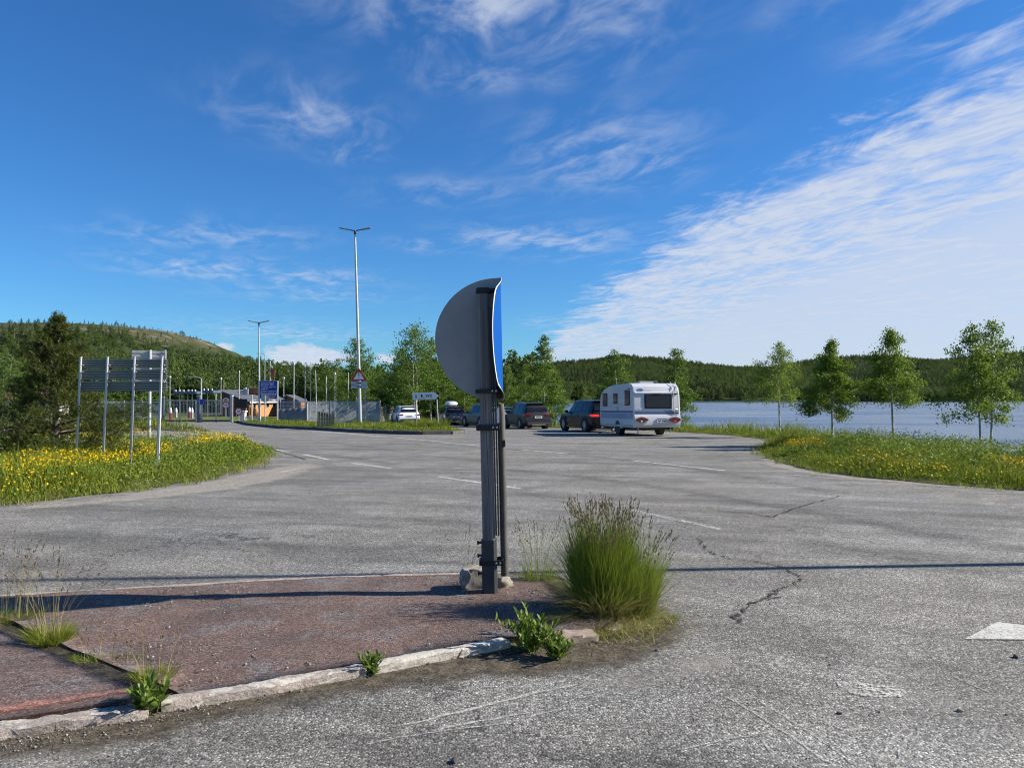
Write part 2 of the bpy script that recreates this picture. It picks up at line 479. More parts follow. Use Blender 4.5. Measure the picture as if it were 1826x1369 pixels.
def wood_post_mat():
    m, n = new_mat('weathered_timber')
    o = n.add('ShaderNodeTexCoord').outputs['Object']
    g = n.noise(n.vm('MULTIPLY', o, (34, 34, 1.3)), 1.0, 7, 0.7, 0.5)
    g2 = n.noise(n.vm('MULTIPLY', o, (90, 90, 2.0)), 1.0, 5, 0.7)
    c = n.mix(n.sstep(g, 0.25, 0.72), (0.10, 0.092, 0.088), (0.24, 0.225, 0.21))
    ck = n.sstep(n.noise(n.vm('MULTIPLY', o, (60, 60, 0.7)), 1.0, 3, 0.5, 0.8), 0.64, 0.70)
    c = n.mix(n.m('MULTIPLY', ck, 0.85), c, (0.03, 0.028, 0.026))
    nm = n.bump(n.m('SUBTRACT', n.m('ADD', g, n.m('MULTIPLY', g2, 0.5)), n.m('MULTIPLY', ck, 1.2)), 0.6, 0.004)
    finish(n, pbr(n, c, 0.8, 0, nm, 0.3))
    return m


def bark_birch_mat():
    m, n = new_mat('birch_bark')
    o = n.add('ShaderNodeTexCoord').outputs['Object']
    g = n.noise(n.vm('MULTIPLY', o, (6, 6, 22)), 1.0, 5, 0.65, 0.6)
    c = n.mix(n.sstep(g, 0.55, 0.66), (0.55, 0.50, 0.44), (0.07, 0.06, 0.055))
    c = n.mix(n.sstep(n.noise(o, 3, 4), 0.35, 0.7), c, (0.20, 0.15, 0.12))
    finish(n, pbr(n, c, 0.8, 0, n.bump(g, 0.5, 0.01), 0.2))
    return m


def water_mat():
    m, n = new_mat('lake_water')
    pos = n.add('ShaderNodeNewGeometry').outputs['Position']
    a = n.noise(n.vm('MULTIPLY', pos, (1.0, 1.7, 1)), 1.6, 5, 0.6, 0.3)
    b = n.noise(n.vm('MULTIPLY', pos, (0.35, 1.0, 1)), 0.10, 4, 0.55, 0.3)
    calm = n.sstep(b, 0.40, 0.62)
    h = n.m('MULTIPLY', a, n.m('ADD', 0.25, n.m('MULTIPLY', calm, 0.9)))
    nm = n.bump(h, 1.0, 0.13)
    col = n.mix(calm, (0.065, 0.105, 0.165), (0.048, 0.085, 0.150))
    rg = n.m('ADD', 0.16, n.m('MULTIPLY', calm, 0.12))
    finish(n, pbr(n, col, rg, 0, nm, 0.55))
    return m


def ground_mat():
    m, n = new_mat('heath_and_turf')
    g = n.add('ShaderNodeNewGeometry'); pos = g.outputs['Position']
    x, y, z = n.sep(pos)
    n1 = n.noise(pos, 0.9, 6, 0.65)
    turf = n.mix(n.sstep(n1, 0.3, 0.7), (0.055, 0.085, 0.020), (0.11, 0.12, 0.035))
    forest = n.mix(n.noise(pos, 0.07, 5, 0.6), (0.020, 0.032, 0.012), (0.04, 0.055, 0.02))
    far = n.sstep(n.m('ABSOLUTE', y), 90, 130)
    c = n.mix(far, turf, forest)
    # the bare top of the hill: heather, dry grass, and slabs of rock
    hn = n.noise(n.vm('MULTIPLY', pos, (1, 1, 2.2)), 0.035, 6, 0.65, 0.6)
    heath = n.mix(n.sstep(n.noise(pos, 0.11, 6, 0.7), 0.35, 0.65), (0.042, 0.050, 0.021), (0.085, 0.080, 0.040))
    rockm = n.sstep(n.noise(n.vm('MULTIPLY', pos, (0.6, 0.6, 2.6)), 0.060, 7, 0.72, 0.9), 0.53, 0.60)
    rock = n.mix(n.noise(pos, 0.35, 6, 0.7), (0.10, 0.092, 0.085), (0.22, 0.205, 0.19))
    top = n.mix(n.m('MULTIPLY', rockm, 0.9), heath, rock)
    up = n.m('MULTIPLY', n.sstep(n.m('ADD', z, n.m('MULTIPLY', n.m('SUBTRACT', hn, 0.5), 34)), 36, 46), n.sstep(n.m('MULTIPLY', x, -1), 90, 200))
    c = n.mix(up, c, top)
    nm = n.bump(n.noise(pos, 0.5, 6, 0.7), 0.8, 0.9)
    finish(n, pbr(n, c, 0.95, 0, nm, 0.1))
    return m


M = {}
def setup_materials():
    M['asphalt'] = asphalt_mat()
    M['island'] = island_mat('red_island_asphalt', (0.150, 0.098, 0.080), (0.098, 0.070, 0.059), 0.62)
    M['island2'] = island_mat('red_island_asphalt_worn', (0.150, 0.094, 0.078), (0.098, 0.072, 0.064), 0.40)
    M['kerbstone'] = kerb_mat()
    M['paint'] = paint_mat('road_paint', (0.62, 0.61, 0.56), 0.85, 0.48, 0.62)
    M['paint_old'] = paint_mat('road_paint_worn', (0.54, 0.53, 0.47), 0.95, 0.42, 0.54)
    M['paint_fresh'] = paint_mat('road_paint_thick', (0.56, 0.55, 0.50), 0.55, 0.50, 0.66)
    M['crack'] = soft_mat('open_crack', (0.03, 0.028, 0.025), (0.06, 0.055, 0.05), 0.0, 0.006, 34, 0.95, False)
    M['soil'] = soft_mat('damp_soil', (0.045, 0.037, 0.026), (0.130, 0.110, 0.080), 0.0, 0.26, 4.5, 0.9)
    M['moss'] = soft_mat('moss_and_dry_grass', (0.055, 0.070, 0.016), (0.16, 0.13, 0.055), 0.02, 0.15, 6, 0.9)
    M['dust'] = soft_mat('pale_road_dust', (0.30, 0.275, 0.24), (0.40, 0.37, 0.32), 0.05, 0.40, 2.2, 0.62)
    M['tyre_mark'] = soft_mat('tyre_rubber_mark', (0.05, 0.05, 0.05), (0.10, 0.10, 0.10), 0.0, 0.45, 2.4, 0.22, False)
    M['scrape'] = soft_mat('scraped_asphalt', (0.34, 0.33, 0.31), (0.46, 0.45, 0.42), 0.0, 0.014, 18, 0.75, True)
    M['timber'] = wood_post_mat()
    M['galv'] = simple('galvanised_steel', (0.42, 0.43, 0.44), 0.42, 0.65, 0.15, 5)
    M['galv_pole'] = simple('galvanised_pole', (0.44, 0.45, 0.455), 0.42, 0.35, 0.10, 3)
    M['alu'] = simple('aluminium_back', (0.22, 0.245, 0.235), 0.55, 0.10, 0.10, 2.5)
    M['alu_dark'] = simple('aluminium_shadow_gap', (0.13, 0.145, 0.14), 0.6, 0.1, 0.1, 3)  # board sheet darker than its ribs: shade between them put into the colour
    M['sign_back'] = simple('grey_sign_back', (0.31, 0.305, 0.285), 0.55, 0.05, 0.10, 4, dirt=0.15)
    M['sign_blue'] = simple('blue_sign_film', (0.002, 0.066, 0.29), 0.6, 0, 0.04, 4, 0.04)
    M['sign_white'] = simple('white_sign_film', (0.78, 0.78, 0.78), 0.4, 0, 0.03, 4)
    M['sign_red'] = simple('red_sign_film', (0.50, 0.022, 0.030), 0.45, 0, 0.06, 4)
    M['sign_black'] = simple('black_sign_film', (0.015, 0.015, 0.017), 0.5, 0, 0.1, 4)
    M['info_blue'] = simple('info_board_blue', (0.012, 0.030, 0.30), 0.45, 0, 0.05, 2)
    M['blackmetal'] = simple('black_clamp', (0.02, 0.02, 0.022), 0.5, 0.4, 0.2, 9)
    M['darktube'] = simple('dark_rubber_marker', (0.075, 0.072, 0.062), 0.65, 0, 0.3, 6)
    M['darksteel'] = simple('dark_steel', (0.055, 0.06, 0.07), 0.45, 0.5, 0.15, 4)
    M['rock'] = simple('pale_rock', (0.28, 0.25, 0.21), 0.85, 0, 0.35, 11, 0.3, 0, 0.7)
    M['rock_red'] = simple('rosy_rock', (0.29, 0.23, 0.19), 0.85, 0, 0.3, 10, 0.3, 0, 0.7)
    M['pebble'] = pebble_mat()
    M['birch'] = bark_birch_mat()
    M['pinebark'] = simple('pine_bark', (0.13, 0.105, 0.085), 0.9, 0, 0.45, 9, 0.2, 0, 0.8)
    M['twig'] = simple('dark_twig', (0.09, 0.07, 0.055), 0.9, 0, 0.3, 9)
    M['leaf'] = leafmat('birch_leaf', (0.050, 0.110, 0.016), (0.120, 0.200, 0.030), 0.30)
    M['leaf2'] = leafmat('birch_leaf_light', (0.085, 0.155, 0.018), (0.200, 0.275, 0.038), 0.33)
    M['leaf_far'] = leafmat('woodland_leaf', (0.045, 0.085, 0.018), (0.105, 0.160, 0.032), 0.22, 0.55, 0.06)
    M['leaf_far2'] = leafmat('woodland_leaf_dark', (0.026, 0.056, 0.016), (0.060, 0.105, 0.026), 0.18, 0.55, 0.06)
    M['needle'] = leafmat('pine_needle', (0.026, 0.044, 0.010), (0.095, 0.108, 0.024), 0.12, 0.5, 2.5)
    M['needle_far'] = leafmat('spruce_needle', (0.018, 0.034, 0.012), (0.036, 0.060, 0.018), 0.08, 0.6, 0.5)
    M['grass'] = leafmat('verge_grass', (0.085, 0.135, 0.012), (0.225, 0.255, 0.030), 0.33, 0.55, 1.1)
    M['grass_dry'] = leafmat('dry_grass', (0.22, 0.18, 0.07), (0.38, 0.31, 0.14), 0.3, 0.7, 3)
    M['tussock'] = leafmat('tussock_blade', (0.080, 0.140, 0.016), (0.250, 0.300, 0.050), 0.30, 0.45, 5)
    M['seed'] = leafmat('grass_seed_head', (0.075, 0.052, 0.042), (0.17, 0.125, 0.085), 0.2, 0.8, 9)
    M['weed'] = leafmat('willow_leaf', (0.085, 0.150, 0.022), (0.210, 0.280, 0.060), 0.30, 0.42, 8)
    M['scrub'] = leafmat('scrub_leaf', (0.070, 0.130, 0.014), (0.185, 0.240, 0.032), 0.28, 0.5, 1.6)
    M['yellow'] = leafmat('yellow_petal', (0.62, 0.40, 0.004), (0.80, 0.58, 0.012), 0.15, 0.5, 3)
    M['umbel'] = leafmat('white_umbel', (0.45, 0.50, 0.30), (0.68, 0.70, 0.52), 0.2, 0.6, 3)
    M['water'] = water_mat()
    M['ground'] = ground_mat()
    M['verge'] = simple('verge_soil', (0.060, 0.070, 0.022), 0.95, 0, 0.4, 2.2, 0.1, 0, 0.6, 'Object')
    M['lawn'] = simple('mown_lawn', (0.125, 0.155, 0.030), 0.95, 0, 0.3, 1.2, 0.1, 0, 0.6, 'Object')
    M['carwhite'] = simple('white_car_paint', (0.74, 0.76, 0.79), 0.28, 0, 0.02, 2, 0.5, 0.6)
    M['cargrey'] = simple('brown_grey_car_paint', (0.085, 0.075, 0.072), 0.30, 0.2, 0.03, 2, 0.4, 0.4)
    M['carbluegrey'] = simple('blue_grey_car_paint', (0.07, 0.078, 0.09), 0.32, 0.1, 0.03, 2, 0.3, 0.2)
    M['cardark'] = simple('charcoal_car_paint', (0.022, 0.020, 0.022), 0.32, 0.0, 0.03, 2, 0.28, 0.2)
    M['carblack'] = simple('black_car_paint', (0.006, 0.0065, 0.008), 0.26, 0.0, 0.03, 2, 0.22, 0.12)
    M['glass'] = simple('tinted_glass', (0.010, 0.012, 0.015), 0.08, 0, 0.2, 1, 0.4)
    M['tyre'] = simple('tyre_rubber', (0.018, 0.018, 0.019), 0.85, 0, 0.2, 8)
    M['rim'] = simple('alloy_rim', (0.45, 0.46, 0.48), 0.35, 0.6, 0.1, 8)
    M['trim'] = simple('black_plastic', (0.022, 0.022, 0.024), 0.6, 0, 0.2, 6)
    M['tail'] = simple('red_tail_lamp', (0.12, 0.008, 0.008), 0.18, 0, 0.15, 6, 0.5, 0.8)
    M['plate'] = simple('white_number_plate', (0.72, 0.72, 0.70), 0.4, 0, 0.03, 4)
    m, n = new_mat('lit_brake_lamp')
    e = n.add('ShaderNodeEmission'); e.inputs[0].default_value = (1.0, 0.05, 0.035, 1); e.inputs[1].default_value = 0.35
    d = pbr(n, (0.4, 0.02, 0.02), 0.25); ad = n.add('ShaderNodeAddShader')
    n.l.new(e.outputs[0], ad.inputs[0]); n.l.new(d, ad.inputs[1]); finish(n, ad.outputs[0]); M['brake'] = m
    M['caravan'] = simple('caravan_shell', (0.56, 0.57, 0.58), 0.30, 0, 0.025, 1.3, 0.5, 0.3)
    M['stripe'] = simple('caravan_blue_band', (0.045, 0.085, 0.24), 0.4, 0, 0.06, 3)
    M['stripe2'] = simple('caravan_grey_band', (0.26, 0.32, 0.42), 0.4, 0, 0.06, 3)
    M['wallwood'] = plank_mat('orange_timber_cladding', (0.48, 0.25, 0.11), (0.36, 0.17, 0.07))
    M['wallbrown'] = plank_mat('brown_timber_cladding', (0.22, 0.10, 0.055), (0.15, 0.07, 0.04))
    M['slate'] = simple('dark_roof_felt', (0.085, 0.095, 0.11), 0.7, 0, 0.12, 1.5)
    M['redroof'] = simple('red_brown_roof', (0.15, 0.06, 0.045), 0.8, 0, 0.2, 2)
    M['housewhite'] = simple('white_house_paint', (0.70, 0.70, 0.68), 0.7, 0, 0.04, 2)
    M['fascia'] = simple('pale_fascia', (0.55, 0.54, 0.50), 0.6, 0, 0.05, 2)
    M['screen'] = slat_mat()
    M['screen_dark'] = simple('dark_corrugated_screen', (0.20, 0.21, 0.205), 0.7, 0.1, 0.2, 1.5)
    M['mesh'] = wire_mat()
    M['polegrey'] = simple('pale_pole', (0.50, 0.54, 0.52), 0.5, 0.1, 0.08, 2)
    M['polewood'] = simple('wooden_pole', (0.42, 0.36, 0.24), 0.85, 0, 0.2, 4)
    M['gateblue'] = simple('blue_grey_gate_steel', (0.10, 0.14, 0.21), 0.5, 0.3, 0.1, 3)
    M['binwood'] = simple('dark_stained_boards', (0.045, 0.055, 0.045), 0.8, 0, 0.35, 4)
    M['concrete'] = simple('pale_concrete', (0.45, 0.44, 0.41), 0.85, 0, 0.15, 3)


def pebble_mat():
    m, n = new_mat('loose_gravel')
    g = n.add('ShaderNodeNewGeometry')
    c = n.ramp(g.outputs['Random Per Island'], [(0.0, (0.10, 0.095, 0.09)), (0.35, (0.15, 0.138, 0.125)), (0.7, (0.23, 0.21, 0.19)), (1.0, (0.36, 0.34, 0.31))])
    finish(n, pbr(n, c, 0.85, 0, n.bump(n.noise(g.outputs['Position'], 220, 3), 0.5, 0.002), 0.3))
    return m


def plank_mat(name, c1, c2):
    m, n = new_mat(name)
    o = n.add('ShaderNodeTexCoord').outputs['Object']
    g = n.noise(n.vm('MULTIPLY', o, (9, 9, 0.6)), 1.0, 5, 0.65)
    c = n.mix(n.sstep(g, 0.3, 0.7), c1, c2)
    finish(n, pbr(n, c, 0.75, 0, None, 0.3))
    return m


def slat_mat():
    m, n = new_mat('grey_fence_wires')
    o = n.add('ShaderNodeTexCoord').outputs['Object']
    x, y, z = n.sep(o)
    k = n.m('GREATER_THAN', n.m('FRACT', n.m('MULTIPLY', n.m('ADD', x, n.m('MULTIPLY', y, 0.6)), 14.0)), 0.66)
    k = n.m('MAXIMUM', k, n.m('GREATER_THAN', n.m('FRACT', n.m('MULTIPLY', z, 2.6)), 0.88))
    finish(n, pbr(n, n.mix(n.noise(o, 1.2, 4), (0.34, 0.37, 0.37), (0.50, 0.52, 0.50)), 0.6, 0.1, None, 0.4, k))
    return m


def wire_mat():
    m, n = new_mat('chain_link_wire')
    o = n.add('ShaderNodeTexCoord').outputs['Object']
    x, y, z = n.sep(o)
    a = n.m('ADD', x, z); b = n.m('SUBTRACT', x, z)
    fa = n.m('ABSOLUTE', n.m('SUBTRACT', n.m('FRACT', n.m('MULTIPLY', a, 11.0)), 0.5))
    fb = n.m('ABSOLUTE', n.m('SUBTRACT', n.m('FRACT', n.m('MULTIPLY', b, 11.0)), 0.5))
    k = n.m('MAXIMUM', n.m('GREATER_THAN', fa, 0.43), n.m('GREATER_THAN', fb, 0.43))
    finish(n, pbr(n, (0.40, 0.43, 0.42), 0.5, 0.4, None, 0.4, k))
    return m


setup_materials()
# ------------------------------------------------------------------ terrain
LAKE = np.array([(90, -60), (34, -4), (20, 9), (17.4, 16), (17.0, 22), (17.8, 30), (17.6, 40), (14.5, 50), (9.5, 57.5), (6.5, 65), (4.2, 85), (6, 120), (10, 200), (18, 330),
                 (34, 425), (90, 462), (210, 478), (420, 468), (720, 430), (1500, 250), (1500, -60)], float)


def poly_sd(P, poly):
    """signed distance, negative inside"""
    P = np.asarray(P, float); d2 = np.full(len(P), 1e18); ins = np.zeros(len(P), bool)
    k = len(poly)
    for i in range(k):
        a = poly[i]; b = poly[(i + 1) % k]; ab = b - a
        t = np.clip(((P - a) @ ab) / max(1e-12, ab @ ab), 0, 1)
        q = a + t[:, None] * ab
        d2 = np.minimum(d2, ((P - q) ** 2).sum(1))
        c = ((a[1] <= P[:, 1]) & (b[1] > P[:, 1])) | ((b[1] <= P[:, 1]) & (a[1] > P[:, 1]))
        xi = a[0] + (P[:, 1] - a[1]) * (ab[0] / (ab[1] if abs(ab[1]) > 1e-12 else 1e-12))
        ins ^= c & (P[:, 0] < xi)
    d = np.sqrt(d2)
    return np.where(ins, -d, d)


def line_d(P, line):
    """distance to an open polyline and interpolated extra columns"""
    best = np.full(len(P), 1e18); val = np.zeros(len(P)); side = np.zeros(len(P))
    for i in range(len(line) - 1):
        a = line[i, :2]; b = line[i + 1, :2]; ab = b - a
        t = np.clip(((P - a) @ ab) / (ab @ ab), 0, 1)
        q = a + t[:, None] * ab
        d = np.sqrt(((P - q) ** 2).sum(1)); k = d < best
        best = np.where(k, d, best)
        val = np.where(k, line[i, 2] * (1 - t) + line[i + 1, 2] * t, val)
        side = np.where(k, np.sign(ab[0] * (P[:, 1] - a[1]) - ab[1] * (P[:, 0] - a[0])), side)
    return best, val, side


_ph = np.random.default_rng(3).uniform(0, 6.28, (40, 3))
def fbm(x, y, s, octs=5, g=0.5):
    r = 0; a = 1.0
    for o in range(octs):
        for j in range(4):
            p = _ph[(o * 4 + j) % 40]; ang = p[0]
            r = r + a * 0.5 * np.sin((x * math.cos(ang) + y * math.sin(ang)) * s * (1 + 0.3 * j) + p[1] + 1.3 * np.sin((x * math.sin(ang) - y * math.cos(ang)) * s * 0.6 + p[2]))
        s *= 2.03; a *= g
    return r


# ridge crests: x, y, height
RIDGE_L = np.array([(-900, 560, 50), (-590, 600, 52), (-470, 600, 52), (-400, 600, 54), (-361, 600, 57), (-317, 600, 56.5), (-275, 600, 52.5), (-252, 600, 44), (-236, 600, 31), (-205, 600, 21),
                    (-140, 590, 17), (-95, 580, 12), (-60, 560, 7), (-20, 540, 3)], float)
RIDGE_R = np.array([(-500, 1350, 26), (-150, 1320, 36), (-12, 1300, 46), (90, 1300, 52), (180, 1300, 63), (248, 1300, 57), (324, 1300, 47), (421, 1300, 46), (507, 1300, 60), (565, 1300, 63), (661, 1300, 59), (758, 1300, 64),
                    (879, 1300, 74), (1143, 1280, 82), (1700, 1150, 80)], float)
RIDGE_M = np.array([(-260, 330, 10), (-150, 300, 11), (-60, 280, 7.5), (-25, 260, 4.0), (0, 250, 1.0)], float)
RIDGE_N = np.array([(-420, 260, 17), (-230, 250, 15), (-130, 230, 6), (-80, 220, 1)], float)


def H0(x, y):
    x = np.asarray(x, float).ravel(); y = np.asarray(y, float).ravel()
    P = np.stack([x, y], 1)
    z = -0.85 * sm(12, 80, y)
    hills = np.zeros(len(x))
    for rd, wf, wb in ((RIDGE_L, 400, 500), (RIDGE_R, 840, 600), (RIDGE_M, 190, 260), (RIDGE_N, 170, 260)):
        d, h, s = line_d(P, rd)
        w = np.where(s > 0, wb, wf)
        prof = 1 - sm(0, 1, d / w)
        hills = np.maximum(hills, h * prof)
    hills = hills * sm(85, 150, np.sqrt(x * x + y * y))
    rough = fbm(x, y, 0.011, 5, 0.55) * np.clip(hills / 30, 0, 1) * 2.4
    z = z + hills + rough
    # the land left of the side road falls a little behind the verge
    d = poly_sd(P, LAKE)
    W = -1.62
    zo = W + (z - W) * sm(-0.5, 6.5, d)
    zi = W - np.minimum(2.0, 0.22 * np.abs(d)) - 0.05
    return np.where(d > 0, zo, zi)


def axis(lo, hi, step, out_lo, out_hi, g=1.13):
    a = list(np.arange(lo, hi + 1e-6, step)); s = step; v = hi
    while v < out_hi: s *= g; v += s; a.append(v)
    s = step; v = lo; b = []
    while v > out_lo: s *= g; v -= s; b.append(v)
    return np.array(b[::-1] + a)


def build_terrain():
    xs = axis(-44, 40, 1.0, -1700, 2300, 1.045); ys = axis(-6, 120, 1.0, -900, 2300, 1.028)
    X, Y = np.meshgrid(xs, ys); Z = H0(X, Y)
    Z = Z - 0.07
    V = np.stack([X.ravel(), Y.ravel(), Z], 1)
    nx, ny = len(xs), len(ys)
    i = np.arange((nx - 1) * (ny - 1)); r = i // (nx - 1); c = i % (nx - 1); a = r * nx + c
    Fq = np.stack([a, a + 1, a + 1 + nx, a + nx], 1)
    tag(np_obj('ground', V, Fq, M['ground'], smooth=True), kind='structure')
    w = 1.0
    V = np.array([(2, -400, -1.62), (2400, -400, -1.62), (2400, 900, -1.62), (2, 900, -1.62)], float)
    tag(np_obj('lake_water', V, np.array([[0, 1, 2, 3]]), M['water']), kind='structure')


def sheet(name, poly, zf, mat, spacing=1.0, parent=None, kind=None, smooth=True, jag=0.0, seg=None, skirt=0.0):
    """a surface patch bounded by a polygon, following zf(x, y, edge_distance)"""
    poly = [tuple(p) for p in poly]
    seg = seg or spacing
    out = []
    rr = random.Random(len(poly) * 31 + int(abs(poly[0][0]) * 100))
    for i in range(len(poly)):
        a = Vector(poly[i]); b = Vector(poly[(i + 1) % len(poly)])
        k = max(1, int((b - a).length / seg))
        for j in range(k):
            p = a.lerp(b, j / k)
            out.append((p.x + rr.uniform(-jag, jag), p.y + rr.uniform(-jag, jag)))
    pa = np.array(out)
    lo = pa.min(0); hi = pa.max(0)
    gx, gy = np.meshgrid(np.arange(lo[0] + spacing * .5, hi[0], spacing), np.arange(lo[1] + spacing * .5, hi[1], spacing))
    g = np.stack([gx.ravel(), gy.ravel()], 1)
    if len(g):
        g = g + np.random.default_rng(5).uniform(-.2, .2, g.shape) * spacing
        g = g[poly_sd(g, pa) < -spacing * 0.35]
    allp = np.concatenate([pa, g]) if len(g) else pa
    nb = len(pa)
    vs, es, fs, *_ = geometry.delaunay_2d_cdt([Vector(p) for p in allp], [(i, (i + 1) % nb) for i in range(nb)], [list(range(nb))], 1, 1e-5)
    V2 = np.array([(v.x, v.y) for v in vs])
    ed = np.maximum(0, -poly_sd(V2, pa))
    z = zf(V2[:, 0], V2[:, 1], ed)
    V = np.column_stack([V2, z]); Fl = [list(f) for f in fs]
    at = {'edge': ed}
    if skirt:
        # drop a short vertical face round the boundary
        base = {}
        key = {(round(v[0], 4), round(v[1], 4)): i for i, v in enumerate(V2)}
        idx = [key.get((round(p[0], 4), round(p[1], 4))) for p in pa]
        idx = [i for i in idx if i is not None]
        n0 = len(V)
        V = np.concatenate([V, np.column_stack([V[idx, :2], V[idx, 2] - skirt])])
        for j in range(len(idx)):
            j2 = (j + 1) % len(idx)
            Fl.append([idx[j], n0 + j, n0 + j2, idx[j2]])
        at = {'edge': np.concatenate([ed, np.zeros(len(idx))])}
    o = np_obj(name, V, Fl, mat, parent, smooth, attr=at)
    if kind: o['kind'] = kind
    return o


def ribbon(name, pts, width, mat, parent, dz=0.006, wob=0.0, seed=1, step=0.12, zbase=None, vary=0.0):
    """a strip that lies on the road along a path; 'edge' is the distance to its rim"""
    rr = random.Random(seed)
    P = [Vector(p) for p in pts]; Q = []
    for a, b in zip(P[:-1], P[1:]):
        k = max(1, int((b - a).length / step))
        Q += [a.lerp(b, j / k) for j in range(k)]
    Q.append(P[-1])
    if wob:
        Q = [q + Vector((rr.gauss(0, wob), rr.gauss(0, wob))) for q in Q]
    V = []; E = []; fs = []
    for i, q in enumerate(Q):
        d = (Q[min(i + 1, len(Q) - 1)] - Q[max(0, i - 1)]).normalized(); nrm = Vector((-d.y, d.x))
        w = width * (1 - vary + 2 * vary * rr.random())
        endt = min(1, (min(i, len(Q) - 1 - i) * step) / max(width * 2, 1e-3)) if vary or wob else 1
        for s, e in ((-1, 0), (0, 1), (1, 0)):
            p = q + nrm * s * w * 0.5 * (endt if vary else 1)
            V.append((p.x, p.y, (float(gz(p.y)) if zbase is None else zbase) + dz)); E.append(e * width * 0.5 * endt)
    for i in range(len(Q) - 1):
        for k in range(2):
            a = i * 3 + k
            fs.append([a, a + 1, a + 4, a + 3])
    return np_obj(name, np.array(V), fs, mat, parent, attr={'edge': np.array(E)})


LEFT_VERGE = [(-8.2, 10.6), (-7.57, 11.2), (-6.6, 12.55), (-6.15, 13.8), (-5.95, 15.3), (-6.1, 17.2), (-6.45, 19.4), (-7.1, 22.2), (-8.2, 24.6), (-9.6, 26.4), (-12, 28.6), (-15, 31), (-20, 33.2), (-28, 35),
              (-48, 38), (-60, 30), (-60, 4), (-34, 5), (-17, 7.2), (-11, 9.2)]
RIGHT_EDGE = [(40, -16), (22, 0.5), (13, 8.8), (8.75, 12.85), (6.95, 15.0), (6.55, 17.0), (6.75, 19.5), (7.3, 22.2), (8.3, 25.0), (9.9, 28.5), (10.6, 31.5), (10.4, 35), (9.8, 39), (8.4, 44), (5.5, 48.6), (1.5, 53), (-3, 58.8), (-8, 65.5), (-13, 71), (-20, 77)]
RIGHT_BACK = [(-20, 96), (0, 96), (4.6, 84), (6.9, 65), (10, 58), (15, 50.5), (18, 40), (18.2, 30), (17.4, 22), (17.9, 16), (20.5, 9), (34.5, -4), (50, -22)]
MID_ISLAND = [(-25.5, 70.5), (-20.8, 60), (-15.2, 49.8), (-12.1, 46.2), (-8.6, 41.0), (-5.9, 37.9), (-4.4, 37.0), (-3.0, 37.4), (-2.5, 38.8), (-2.6, 40.8), (-3.6, 43.6), (-6.3, 49.5), (-10.8, 53.8), (-17.5, 62), (-22, 70), (-24.4, 72)]
GATE_HEDGE = [(-20.5, 44.5), (-17.6, 41.5), (-17.2, 43.5), (-19.2, 47), (-23, 52), (-27, 60), (-34, 64), (-50, 64), (-50, 50), (-30, 45)]


def verge_z(amp=0.16, run=0.9, bank=True):
    def f(x, y, e):
        h = H0(x, y) if bank else gz(y)
        return h + 0.012 + amp * sm(0, run, e) + 0.05 * sm(0.1, 1.5, e) * fbm(x, y, 0.9, 3)
    return f


